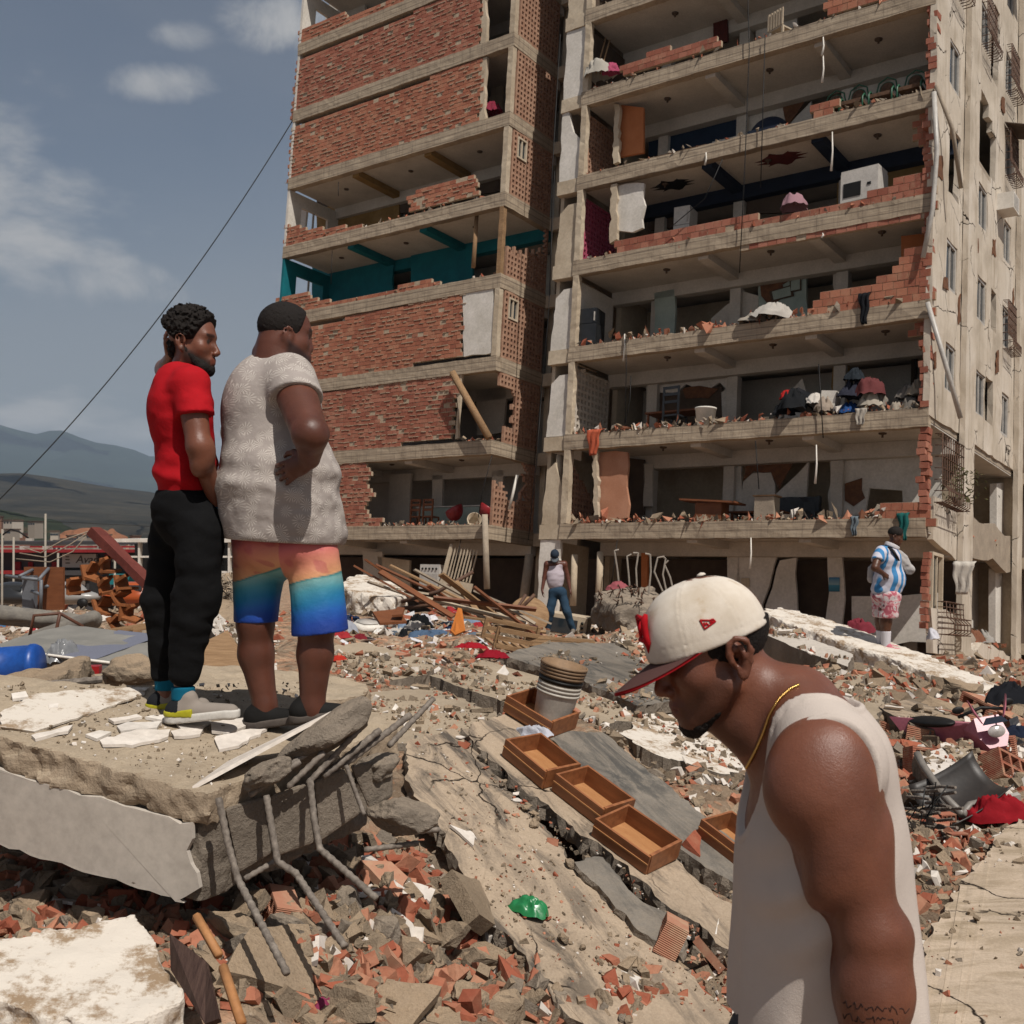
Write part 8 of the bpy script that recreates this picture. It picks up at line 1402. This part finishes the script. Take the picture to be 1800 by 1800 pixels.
# ---------------------------------------------------------------- the other four people
def person_root(u, v, D, label): q = px(u, v, D); p = empty('person', q, label, 'person'); return p, Matrix.Translation(-q)
def mk(p, inv, name, fn, lo, hi, res, mat, colfn=None, parent=None):
    lo, hi = np.minimum(lo, hi), np.maximum(lo, hi); e = np.array([.02+.07*abs(hi[1]-lo[1])*1.6, .02, .02]); e[0] += .2*(abs(hi[1]-lo[1]) > .5); e[2] += .06*(abs(hi[1]-lo[1]) > .5); lo, hi = lo-e, hi+e; o = sdf_obj(name, fn, lo, hi, res, mat, parent or p, colfn)
    if parent is None: o.matrix_parent_inverse = inv
    return o
def skin_col(base, H=None, beard=0, brow=True):
    b = lin(base)
    def f(V):
        c = b*(1+.12*fbm(V*20, 3, 2)[:, None])
        if H is not None:
            Q = H.loc(V); x, y, z = Q[:, 0], np.abs(Q[:, 1]), Q[:, 2]; near = np.linalg.norm(Q, axis=1) < .17
            if brow: br = smoothstep(.008, .004, np.abs(z-.037))*(x > .06)*(y > .01)*(y < .05)*near; c = c*(1-.8*br[:, None])
            lip = smoothstep(.015, .010, np.abs(z+.065))*(x > .084)*(y < .024)*near; c = c*(1-lip[:, None])+b*np.array([.95, .72, .72])*lip[:, None]
            if beard:
                st = smoothstep(-.02, -.045, z-.5*(.03-x))*smoothstep(-.02, .005, x)*near*(1-lip); c = c*(1-beard*st[:, None])
            eye = (np.linalg.norm(np.c_[x-.0755, y-.0315, z-.0135], axis=1) < .0132)*near; c = np.where(eye[:, None], lin('3b302a'), c)
        return np.clip(c, 0, 1)
    return f
def shoe_upper(P, heel, toe, w=.042, h=.075):
    heel = np.asarray(heel, np.float32); toe = np.asarray(toe, np.float32); d = cap(P, heel+(toe-heel)*.14+np.array([0, 0, .045]), heel+(toe-heel)*.86+np.array([0, 0, .026]), w, w*.78); d = smin(d, cap(P, heel+(toe-heel)*.2+np.array([0, 0, .05]), heel+(toe-heel)*.3+np.array([0, 0, .095]), w*.9, w*.85), .03); return smax(d, -(P[:, 2]-min(heel[2], toe[2])-.02), .005)
def shoe_sole(P, heel, toe, w=.046, t=.03):
    heel = np.asarray(heel, np.float32); toe = np.asarray(toe, np.float32); a = heel+(toe-heel)*.14; b = heel+(toe-heel)*.84; Q = P.copy(); Q[:, 2] = 0; A, B = a.copy(), b.copy(); A[2] = B[2] = 0
    d = cap(Q, A, B, w, w*.92); zc = heel[2]+(toe[2]-heel[2])*np.clip(((P-a)@(b-a))/((b-a)@(b-a)), 0, 1); return smax(d, np.abs(P[:, 2]-zc-t/2)-t/2, .008)
def folds(P, a=.006, s=(9, 9, 16), seed=1): return a*fbm(P*np.array(s, np.float32), 3, seed)
# --- heavy man in grey patterned shirt and sunset shorts, hand on hip
def make_big_man():
    D = 4.57; s = D/F; L = lambda u, v, y=0.0: np.array(tuple(px(u, v, D+y)), np.float32); R = lambda n: n*s
    p, inv = person_root(510, 1275, D, 'heavy man in grey patterned shirt and sunset-coloured shorts, hand on hip')
    H = Head(L(502, 596), (.93, .36, -.06), (.03, 0, 1), 1.1, ear_x=-.004, fx=1.0, nose=.112, jaw=1.25, big=.006)
    def arm(P, g=0):
        d = cap(P, L(512, 668, -.1), L(545, 762, -.4), R(37)+g, R(29)+g); d = smin(d, cap(P, L(546, 764, -.4), L(545, 806, -.31), R(29)+g, R(17)+g), .02); return d
    def body(P):
        d = H.d(P); d = smin(d, cap(P, L(492, 612, 0), L(488, 668, 0), R(42), R(50)), .03); d = smin(d, cap(P, L(462, 622, .0), L(508, 620, -.05), R(19), R(16)), .015)
        d = smin(d, arm(P), .03); d = smin(d, hand_field(P, L(545, 808, -.31), (-.86, .2, -.4), (.25, -.95, .1), -1, 1.12, .42), .015)
        d = np.minimum(d, ell(P, L(490, 800, .02), (R(75), .17, R(160))))
        for hip, k, c, a, y in ((452, 449, 450, 466, .03), (556, 556, 554, 549, -.08)):
            l = cap(P, L(hip, 985, y), L(k, 1095, y), R(28), R(32)); l = smin(l, cap(P, L(k, 1095, y), L(c, 1150, y+.01), R(31), R(30)), .03); l = smin(l, cap(P, L(c, 1150, y+.01), L(a, 1238, y), R(30), R(21)), .03); l = smin(l, cap(P, L(a, 1236, y), L(a+2, 1252, y), R(20), R(21)), .02); d = np.minimum(d, l)
        return d
    mk(p, inv, 'body', body, L(380, 1290, -.5), L(625, 530, .4), .0085, M_SKIN, skin_col('5a3528', H, .75))
    def shirt(P):
        f = folds(P, .009, (7, 7, 11), 4)*smoothstep(CZ+.55, CZ+.2, P[:, 2])+.007*np.sin(P[:, 2]*46+P[:, 0]*8)*np.exp(-((P[:, 2]-(CZ+.23))/.1)**2)
        d = ell(P, L(478, 728, .03), (R(88), .225, R(112))); d = smin(d, ell(P, L(490, 850, .0), (R(108), .26, R(118))), .08); d = smin(d, ell(P, L(500, 930, .0), (R(107), .245, R(95))), .06); d = smin(d, cap(P, L(455, 680, .14), L(505, 672, -.08), R(48), R(42)), .05)
        sl = cap(P, L(508, 668, -.08), L(538, 745, -.34), R(47), R(42)); sl = smax(sl, plane(P, L(530, 700, -.2), (.12, -.5, -.84)), .006); sl2 = cap(P, L(440, 690, .2), L(420, 760, .3), R(38), R(34)); d = smin(smin(d, sl, .025), sl2, .04)+f
        d = smax(d, -cap(P, L(492, 600, 0), L(490, 645, 0), R(44), R(44)), .01); return smax(d, plane(P, L(505, 953, 0), (-.06, 0, -1)), .004)
    t = NT('grey shirt with white sprig print'); v = t.coord('obj', (1, 1, 1)); vo = t.new('ShaderNodeTexVoronoi'); vo.inputs['Scale'].default_value = 19; t.con(v, vo.inputs['Vector'])
    # radial sprigs around each voronoi centre
    sub = t.new('ShaderNodeVectorMath', operation='SUBTRACT'); t.con(v, sub.inputs[0]); t.con(vo.outputs['Position'], sub.inputs[1]); sp = t.new('ShaderNodeSeparateXYZ'); t.con(sub.outputs[0], sp.inputs[0])
    ang = t.math('ARCTAN2', sp.outputs[2], t.math('ADD', sp.outputs[0], t.math('MULTIPLY', sp.outputs[1], .6))); ray = t.math('SINE', t.math('MULTIPLY', ang, 13.0)); m = t.math('MULTIPLY', t.rng(ray, .25, .6), t.rng(vo.outputs['Distance'], .62, .45)); m = t.math('MULTIPLY', m, t.rng(vo.outputs['Distance'], .08, .16))
    n = t.noise(v, 4, 5, .6); c = t.mix(t.math('MULTIPLY', m, .9), t.ramp(n, [(.3, '8a817b'), (.7, '9d948e')]), 'b9b1a8'); t.bump(t.noise(v, 300, 3, .6), .2, .002); t.bump(t.noise(v, 9, 5, .6), .25, .03)
    mk(p, inv, 'shirt', shirt, L(370, 975, -.5), L(620, 620, .5), .009, t.done(c, .9, .1))
    def shorts(P):
        f = folds(P, .006, (8, 8, 5), 9); d = ell(P, L(505, 965, 0), (R(88), .2, R(50)))
        d = smin(d, cap(P, L(456, 950, .04), L(450, 1120, .03), R(48), R(37)), .04); e = cap(P, L(551, 985, -.05), L(565, 1130, -.07), R(44), R(50)); d = smin(d, e, .03)+f; d = smax(d, plane(P, L(500, 938, 0), (0, 0, 1)), .01)
        left = (P@np.array([1, 0, 0], np.float32)) < L(500, 1000)[0]; h = np.where(left, plane(P, L(450, 1094, 0), (0, 0, -1)), plane(P, L(565, 1110, 0), (.1, 0, -1))); return smax(d, h, .004)
    bands = [('a8525a', 0), ('b8635f', .12), ('bd7d62', .3), ('c58f66', .425), ('1f6f72', .435), ('6f9a98', .455), ('3f8292', .56), ('1d6b93', .66), ('1f57a0', .78), ('1b3f8e', .9), ('16337c', 1.0)]; bx = np.array([b[1] for b in bands]); bc = np.array([lin(b[0]) for b in bands])
    def sc_(V):
        z0, z1 = L(0, 945)[2], L(0, 1112)[2]; xs = V[:, 0]-L(565, 0)[0]; tt = (z0-V[:, 2])/(z0-z1); tt = tt-np.where(V[:, 0] > L(508, 0)[0], -.6*xs-.02, -.6*(xs+.26)-.06)*1.0+.03*vnoise(V*np.array([6, 6, 20]), 3); tt = np.clip(tt, 0, 1); c = np.stack([np.interp(tt, bx, bc[:, i]) for i in range(3)], 1)
        st = smoothstep(.35, .6, vnoise(V*np.array([5, 5, 34])+V[:, :1]*9, 7))*(tt < .42); c = c*(1-.45*st[:, None])+lin('9c3f4e')*.45*st[:, None]; return c
    t = NT('printed swim shorts'); a = t.new('ShaderNodeVertexColor', layer_name='Col').outputs[0]; t.bump(t.noise(t.coord('obj'), 12, 5, .6), .3, .02); M_SH = t.done(a, .55, .3)
    mk(p, inv, 'shorts', shorts, L(395, 1130, -.4), L(635, 915, .4), .0058, M_SH, sc_)
    bk = cloth('black trainer mesh', '171615', '201f1e', 700, .8); sl = simple('worn grey sole', '3f3935', '5a514a', 8, .8)
    for h, tt in ((L(434, 1280, .03), L(534, 1272, .0)), (L(516, 1270, -.08), L(606, 1262, -.08))):
        o = mk(p, inv, 'shoe', lambda P, h=h, tt=tt: shoe_upper(P, h, tt, .048), np.minimum(h, tt)-.08, np.maximum(h, tt)+.16, .006, bk); mk(p, inv, 'sole', lambda P, h=h, tt=tt: shoe_sole(P, h, tt, .052, .034), np.minimum(h, tt)-.08, np.maximum(h, tt)+.1, .006, sl, parent=o)
    def hair(P):
        Q = H.loc(P); d = ell(Q, (-.006, 0, .05), (.1, .079, .088))*H.s-.006+.003*vnoise(P*330, 1); d = smax(d, -(Q[:, 2]+.012+.55*np.minimum(Q[:, 0]+.02, 0)*-1*.4-.0)*H.s, .006); return smax(d, (Q[:, 0]-.065-.35*(Q[:, 2]-.09))*H.s, .006)
    mk(p, inv, 'hair', hair, H.c-.17, H.c+.18, .0055, M_HAIR); mk(p, inv, 'beard', lambda P: smin(cap(np.c_[H.loc(P)[:, 0], np.abs(H.loc(P)[:, 1]), H.loc(P)[:, 2]].astype(np.float32), (.012, .064, -.03), (.064, .036, -.095), .013, .024)*H.s, ell(H.loc(P), (.072, 0, -.1), (.026, .032, .026))*H.s, .015)+.003*vnoise(P*300, 4)-.002, H.c-.18, H.c+.16, .0055, M_HAIR)
make_big_man()
# --- young man in red T-shirt and black joggers
def make_red_man():
    D = 4.57; s = D/F; L = lambda u, v, y=0.0: np.array(tuple(px(u, v, D+y)), np.float32); R = lambda n: n*s
    p, inv = person_root(320, 1268, D, 'young man in red T-shirt and black joggers with curly hair, hand behind head')
    H = Head(L(338, 607), (.985, -.12, -.06), (.06, 0, 1), 1.03, ear_x=-.012, fx=1.0, nose=.124, jaw=1.1)
    def body(P):
        d = H.d(P); d = smin(d, cap(P, L(334, 625, 0), L(322, 672, 0), R(25), R(28)), .03); d = np.minimum(d, ell(P, L(320, 770, .0), (R(40), .13, R(110))))
        a = cap(P, L(334, 680, -.15), L(350, 785, -.2), R(26), R(20)); a = smin(a, cap(P, L(350, 785, -.2), L(378, 880, -.06), R(20.5), R(12)), .025); a = smin(a, ell(P, L(356, 805, -.19), (R(20), R(20), R(34)), rotm(0, 16, 0)), .02); a = smin(a, hand_field(P, L(380, 884, -.05), (.35, .3, -.9), (.7, -.6, .2), -1, .95, .5), .012); d = np.minimum(d, a)
        b = cap(P, L(310, 680, .17), L(292, 650, .42), R(25), R(20)); b = smin(b, cap(P, L(292, 650, .42), L(302, 628, .17), R(19), R(12)), .02); b = smin(b, hand_field(P, L(302, 629, .17), (-.12, -.72, .7), (-.95, -.25, -.1), -1, .9, .5), .012); d = np.minimum(d, b)
        for u, v, y in ((292, 1235, .12), (322, 1238, -.06)): d = np.minimum(d, cap(P, L(u, 1180, y), L(u, v+5, y), R(16), R(15))); d = np.minimum(d, chain(P, [L(322, 850, 0), L(352 if y < 0 else 306, 930, y), L(346 if y < 0 else 288, 1055, y), L(u, 1195, y)], [R(20), R(20), R(16), R(14)], .01))
        return d
    mk(p, inv, 'body', body, L(240, 1265, -.45), L(410, 540, .6), .0072, M_SKIN, skin_col('6f4534', H, .8))
    def shirt(P):
        f = folds(P, .008, (6, 6, 10), 2)+.006*np.sin(P[:, 2]*60+P[:, 0]*14)*np.exp(-((P[:, 2]-L(0, 845)[2])/.07)**2); d = ell(P, L(318, 722, .0), (R(54), .185, R(88))); d = smin(d, ell(P, L(328, 830, .0), (R(52), .155, R(105))), .06); d = smin(d, cap(P, L(322, 680, .15), L(334, 678, -.13), R(32), R(32)), .04)
        sl = smax(cap(P, L(334, 680, -.14), L(352, 770, -.21), R(33), R(33)), plane(P, L(342, 732, -.18), (.1, -.1, -1)), .005); sl2 = smax(cap(P, L(312, 682, .15), L(298, 655, .4), R(32), R(30)), plane(P, L(302, 665, .3), (-.1, .9, .2)), .005); d = smin(smin(d, sl, .03), sl2, .03)+f
        d = smax(d, -cap(P, L(345, 610, 0), L(328, 656, 0), R(24), R(27)), .008); return smax(d, plane(P, L(325, 876, 0), (.04, 0, -1)), .004)
    mk(p, inv, 'shirt', shirt, L(245, 895, -.45), L(410, 635, .5), .0078, cloth('red cotton', '8f0f17', 'a5141d', 800, .85, wr=.3))
    def trs(P):
        f = folds(P, .009, (6, 6, 11), 6)+.0015*np.sin(P[:, 2]*75+P[:, 0]*22+3*vnoise(P*5, 3)); d = ell(P, L(330, 900, 0), (R(58), .16, R(70)))
        a = cap(P, L(352, 930, -.08), L(346, 1050, -.08), R(43), R(37)); a = smin(a, cap(P, L(346, 1050, -.08), L(322, 1185, -.07), R(37), R(27)), .05); b = cap(P, L(306, 930, .09), L(288, 1060, .11), R(41), R(34)); b = smin(b, cap(P, L(288, 1060, .11), L(290, 1185, .12), R(34), R(26)), .05); d = smin(smin(d, a, .05), b, .03)+f
        return smax(smax(d, plane(P, L(330, 862, 0), (0, 0, 1)), .01), plane(P, L(310, 1203, 0), (0, 0, -1)), .01)
    tr = mk(p, inv, 'joggers', trs, L(235, 1215, -.4), L(415, 855, .45), .0085, cloth('black fleece', '0d0d0e', '141415', 700, .95, wr=.35))
    tl = cloth('teal rib knit', '0b4f66', '0f5d76', 500)
    for u, y, vv in ((292, .12, 1208), (322, -.07, 1214)): mk(p, inv, 'cuff', lambda P, u=u, y=y, vv=vv: smax(cap(P, L(u, 1190, y), L(u, 1228, y), R(20)), np.abs(P[:, 2]-L(0, vv)[2])-R(12), .005), L(u-26, 1238, y-.08), L(u+26, 1185, y+.08), .006, tl)
    mk(p, inv, 'pocket_trim', lambda P: smax(np.abs(trs(P))-.004, cap(P, L(377, 880, -.06), L(379, 915, -.05), R(9)), .003), L(350, 930, -.3), L(410, 865, .2), .0055, tl)
    gm = cloth('grey trainer mesh', '7d746c', '8b8279', 700); wh = simple('white foam sole', 'b9b4ac', 'c9c4bc', 6, .6); yl = simple('yellow heel panel', '9a941c', 'aaa329', 6, .5); dk = cloth('dark heel cloth', '1b1c1e', '232427')
    for h, tt in ((L(292, 1270, -.07), L(424, 1262, -.12)), (L(262, 1257, .12), L(370, 1250, .14))):
        o = mk(p, inv, 'shoe', lambda P, h=h, tt=tt: shoe_upper(P, h, tt, .045), np.minimum(h, tt)-.08, np.maximum(h, tt)+.16, .0055, gm); mk(p, inv, 'sole', lambda P, h=h, tt=tt: shoe_sole(P, h, tt, .05, .036), np.minimum(h, tt)-.08, np.maximum(h, tt)+.1, .0055, wh, parent=o)
        e = h+(tt-h)*.2; mk(p, inv, 'heel_panel', lambda P, h=h, tt=tt, e=e: smax(shoe_sole(P, h, tt, .053, .055), np.maximum((P-(h+(tt-h)*.42))@((tt-h)/np.linalg.norm(tt-h)), h[2]+.03-P[:, 2]), .003), np.minimum(h, tt)-.08, np.maximum(h, tt)+.1, .005, yl, parent=o)
        mk(p, inv, 'heel_counter', lambda P, h=h, tt=tt: smax(shoe_upper(P, h, tt, .0475), (P-(h+(tt-h)*.24))@((tt-h)/np.linalg.norm(tt-h)), .003), np.minimum(h, tt)-.08, np.maximum(h, tt)+.16, .0055, dk, parent=o)
    def hair(P):
        Q = H.loc(P); n = .009*vnoise(P*85, 1)+.006*vnoise(P*170, 2)+.003*vnoise(P*330, 4); d = ell(Q, (-.014, 0, .066), (.106, .084, .088))*H.s-.014+1.25*n; d = smax(d, -(Q[:, 2]-.012+.9*np.minimum(Q[:, 0]+.05, 0))*H.s, .01); b = ell(Q, (-.065, 0, -.01), (.036, .05, .055))*H.s+n; d = smin(d, b, .02); return smax(d, (Q[:, 0]-.075-.5*(Q[:, 2]-.1))*H.s, .01)
    mk(p, inv, 'hair', hair, H.c-.17, H.c+.19, .0048, M_HAIR)
    def beard(P):
        Q = H.loc(P); sy = np.abs(Q[:, 1]); j = cap(np.c_[Q[:, 0], sy, Q[:, 2]].astype(np.float32), (.0, .058, -.03), (.062, .034, -.092), .015, .024)*H.s; j = smin(j, ell(Q, (.074, 0, -.1), (.026, .032, .026))*H.s, .015); j = smax(j, -ell(Q, (.105, 0, -.064), (.03, .024, .014))*H.s, .006); return j+.003*vnoise(P*300, 4)-.003
    mk(p, inv, 'beard', beard, H.c-.16, H.c+.14, .005, M_HAIR)
    P = [L(322+22*math.cos(a), 652-10*math.sin(a)*-1 if False else 650+7*math.sin(a), -.115*math.sin(a)) for a in np.linspace(-.4, 2.0, 16)]
    o = MB().tube([Vector(q) for q in P], .0022, 6).build('necklace', [simple('silver chain', '9a958c', 'aaa59c', 20, .3, spec=.6)], p); o.matrix_parent_inverse = inv
make_red_man()
# --- man in white tank top and jeans, head bowed
def make_tank_man():
    D = 21.4; s = D/F; L = lambda u, v, y=0.0: np.array(tuple(px(u, v, D+y)), np.float32); R = lambda n: n*s
    p, inv = person_root(984, 1108, D, 'man in white tank top, jeans and dark cap looking down at the debris')
    H = Head(L(975, 977, -.08), (-.03, -.72, -.7), (0, -.7, .72), 1.0)
    def body(P):
        d = H.d(P); d = smin(d, cap(P, L(976, 980, 0), L(976, 996, .03), .055, .07), .03); d = smin(d, cap(P, L(963, 992, 0), L(991, 992, 0), .075, .075), .05); d = smin(d, ell(P, L(976, 1012, 0), (.165, .11, .26)), .05)
        for s_, u0, u1, u2, u3 in ((1, 961, 957, 953, 955), (-1, 992, 998, 1002, 1007)):
            a = cap(P, L(u0, 992, 0), L(u1, 1015, .0), .058, .045); a = smin(a, cap(P, L(u1, 1015, 0), L(u2, 1036, -.06), .045, .03), .02); a = smin(a, hand_field(P, L(u2, 1037, -.06), ((u3-u2)*.05, -.1, -1), (s_*-1, 0, 0), s_, 1.05, .4), .015); d = smin(d, a, .03)
        return d
    mk(p, inv, 'body', body, L(942, 1062, -.4), L(1020, 958, .3), .017, M_SKIN, skin_col('5c3528', H, .6))
    def tank(P):
        d = smin(ell(P, L(976, 1014, 0), (.18, .125, .3)), cap(P, L(966, 994, 0), L(987, 994, 0), .07), .05)+folds(P, .008, (6, 6, 12), 3); d = smax(d, -cap(P, L(975, 972, -.2), L(976, 993, -.2), .08, .07), .02); d = smax(d, -sph(P, L(957, 996, 0), .1), .02); d = smax(d, -sph(P, L(997, 996, 0), .1), .02); return smax(d, plane(P, L(980, 1036, 0), (.05, 0, -1)), .01)
    mk(p, inv, 'tank_top', tank, L(945, 1045, -.3), L(1010, 978, .3), .016, cloth('lilac-white jersey', 'a59aa0', 'b5aab0'))
    def jeans(P):
        d = ell(P, L(980, 1040, 0), (.18, .13, .12))
        for k, a in ((967, 963), (996, 1007)): l = cap(P, L(973 if k < 980 else 988, 1046, 0), L(k, 1074, -.06), .1, .085); l = smin(l, cap(P, L(k, 1074, -.06), L(a, 1106, .03), .085, .06), .04); d = smin(d, l, .04)
        return smax(d+folds(P, .008, (6, 6, 10), 5), plane(P, L(980, 1030, 0), (0, 0, 1)), .01)
    mk(p, inv, 'jeans', jeans, L(945, 1112, -.4), L(1020, 1025, .3), .016, cloth('blue denim', '1d2f40', '33485a', 500))
    w = None
    for u in (963, 1007): mk(p, inv, 'shoe', lambda P, u=u: shoe_upper(P, L(u, 1112, .1), L(u, 1115, -.2), .05), L(u-9, 1120, -.35), L(u+9, 1100, .25), .015, cloth('dusty trainer', '6b6259', '7b7268'))
    c = mk(p, inv, 'cap', lambda P: smax(ell(H.loc(P), (0, 0, .045), (.105, .088, .098))*H.s, -(H.loc(P)[:, 2]-.03)*H.s, .005), H.c-.2, H.c+.2, .012, cloth('slate blue cap cloth', '232b36', '2d3642'))
    V = [H.w((.09+.075*j/4*(1-(abs(u)**2.5)), .085*u, .03-.05*j/4)) for u in np.linspace(-1, 1, 13) for j in range(5)]; Fc = [(i*5+j, i*5+j+1, i*5+j+6, i*5+j+5) for i in range(12) for j in range(4)]
    me = mesh_data('brim', V, Fc, cloth('grey cap brim', '5b6066', '666b70'), smooth=True); o = obj('brim', me, c); md = o.modifiers.new('th', 'SOLIDIFY'); md.thickness = .012
make_tank_man()
# --- heavy man in sky-blue and white striped jersey, pink shorts and clogs
def make_jersey_man():
    D = 15.8; s = D/F; L = lambda u, v, y=0.0: np.array(tuple(px(u, v, D+y)), np.float32); R = lambda n: n*s
    p, inv = person_root(1558, 1142, D, 'man in blue and white striped jersey, pink shorts and pink clogs carrying bags')
    H = Head(L(1573, 944), (.9, -.3, -.3), (.3, 0, .95), 1.1, big=.005, jaw=1.2)
    def body(P):
        d = H.d(P); d = smin(d, cap(P, L(1571, 952, 0), L(1563, 968, 0), .07, .085), .03); d = np.minimum(d, ell(P, L(1560, 1000, 0), (.15, .14, .25)))
        a = cap(P, L(1545, 975, -.18), L(1538, 998, -.33), .07, .055); a = smin(a, cap(P, L(1538, 998, -.33), L(1552, 1008, -.24), .052, .035), .02); a = smin(a, hand_field(P, L(1552, 1008, -.24), (.85, .2, -.5), (.1, -.9, .3), -1, 1.0, .6), .012); d = np.minimum(d, a)
        b = cap(P, L(1570, 975, .18), L(1580, 1000, .26), .065, .05); d = np.minimum(d, b)
        for k, a, y in ((1549, 1549, .05), (1557, 1556, -.09)): l = cap(P, L(k, 1070, y), L(k, 1092, y), .105, .085); l = smin(l, cap(P, L(k, 1092, y), L(a, 1136, y), .085, .05), .04); d = np.minimum(d, l)
        return d
    mk(p, inv, 'body', body, L(1520, 1142, -.5), L(1600, 920, .4), .014, M_SKIN, skin_col('50301f', H, .3))
    def jer(P):
        d = ell(P, L(1560, 985, 0), (.205, .21, .22)); d = smin(d, ell(P, L(1563, 1018, 0), (.235, .23, .24)), .07); d = smin(d, ell(P, L(1558, 1036, 0), (.215, .21, .16)), .05); sl = smax(cap(P, L(1550, 970, -.14), L(1540, 992, -.3), .095, .09), plane(P, L(1541, 986, -.25), (-.3, -.5, -.8)), .01); d = smin(d, sl, .04)+folds(P, .01, (5, 5, 9), 8)
        d = smax(d, -cap(P, L(1575, 940, 0), L(1569, 960, 0), .08, .08), .015); return smax(d, plane(P, L(1558, 1044, 0), (0, 0, -1)), .008)
    t = NT('striped football jersey'); sp = t.new('ShaderNodeSeparateXYZ'); t.con(t.coord('obj'), sp.inputs[0]); x0 = L(1560, 0)[0]
    w = t.math('SINE', t.math('MULTIPLY', t.math('ADD', t.math('ADD', sp.outputs[0], t.math('MULTIPLY', sp.outputs[1], .8)), t.math('MULTIPLY', sp.outputs[2], -.12)), 42.0)); c = t.mix(t.rng(w, -.1, .1), '3a78a8', 'b8b6c0'); M_J = t.done(c, .7, .2)
    mk(p, inv, 'jersey', jer, L(1515, 1055, -.5), L(1605, 945, .4), .014, M_J)
    o = mk(p, inv, 'collar', lambda P: smax(np.abs(cap(P, L(1573, 950, 0), L(1566, 964, 0), .095, .1))-.012, np.abs(P[:, 2]-L(0, 961)[2]+(P[:, 0]-L(1570, 0)[0])*.5)-.035, .01), L(1545, 985, -.25), L(1600, 940, .25), .012, cloth('white collar', 'b5b0b0', 'c2bdbd'))
    def sh(P): d = ell(P, L(1557, 1048, 0), (.22, .2, .12)); d = smin(d, cap(P, L(1551, 1050, .06), L(1550, 1085, .05), .15, .13), .05); d = smin(d, cap(P, L(1563, 1050, -.08), L(1561, 1085, -.09), .16, .14), .04)+folds(P, .012, (6, 6, 8), 3); return smax(smax(d, plane(P, L(1557, 1085, 0), (0, 0, -1)), .01), plane(P, L(1557, 1036, 0), (0, 0, 1)), .01)
    t = NT('pink printed shorts'); v = t.coord('obj'); n = t.noise(v, 11, 4, .6, 1.0); n2 = t.noise(v, 17, 3, .6); c = t.ramp(n, [(.40, 'a0545f'), (.47, 'c08a8e'), (.53, 'bfb6b4'), (.6, 'b4a8a8')]); c = t.mix(t.rng(n2, .62, .68), c, '4a4550'); M_PS = t.done(c, .8, .15)
    mk(p, inv, 'shorts', sh, L(1530, 1095, -.4), L(1590, 1028, .3), .014, M_PS)
    for u, y in ((1549, .05), (1557, -.09)): mk(p, inv, 'sock', lambda P, u=u, y=y: smax(cap(P, L(u, 1100, y), L(u, 1140, y), .08, .063), -plane(P, L(1549, 1108), (0, 0, -1)), .005), L(u-12, 1146, y-.1), L(u+12, 1098, y+.1), .012, cloth('white sock', 'b2aeb2', 'bfbbbf'))
    pk = simple('pink foam clog', 'b0606c', 'bd6f7a', 6, .6)
    for h, tt in ((L(1549, 1146, -.08), L(1590, 1150, -.2)), (L(1541, 1142, .06), L(1582, 1143, .02))): mk(p, inv, 'clog', lambda P, h=h, tt=tt: np.minimum(shoe_upper(P, h, tt, .06), shoe_sole(P, h, tt, .062, .035)), np.minimum(h, tt)-.1, np.maximum(h, tt)+.18, .012, pk)
    mk(p, inv, 'hair', lambda P: smax(smax(ell(H.loc(P), (-.004, 0, .055), (.1, .079, .085))*H.s-.007, -(H.loc(P)[:, 2]-.015-.3*np.maximum(H.loc(P)[:, 0], 0))*H.s, .01), (H.loc(P)[:, 0]-.08)*H.s, .01), H.c-.2, H.c+.2, .011, M_HAIR)
    bag = cloth('pale grey bag cloth', '9c9794', 'aaa5a1', wr=.4); o = mk(p, inv, 'shoulder_bag', lambda P: ell(P, L(1589, 988, .18), (.11, .05, .22), rotm(0, -30, 0))+folds(P, .03, (6, 6, 6), 4), L(1560, 1020, -.1), L(1615, 955, .4), .014, bag); mk(p, inv, 'shoulder_bag', lambda P: ell(P, L(1533, 1008, .1), (.08, .06, .14))+folds(P, .025, (7, 7, 7), 5), L(1510, 1030, -.15), L(1555, 985, .35), .014, bag)
    q = [L(1562, 962, -.1), L(1570, 968, -.2), L(1577, 980, -.22), L(1582, 992, -.1)]; o = MB().tube([Vector(x) for x in q], .022, 6).build('bag_strap', [M_BLACK], p); o.matrix_parent_inverse = inv
make_jersey_man()
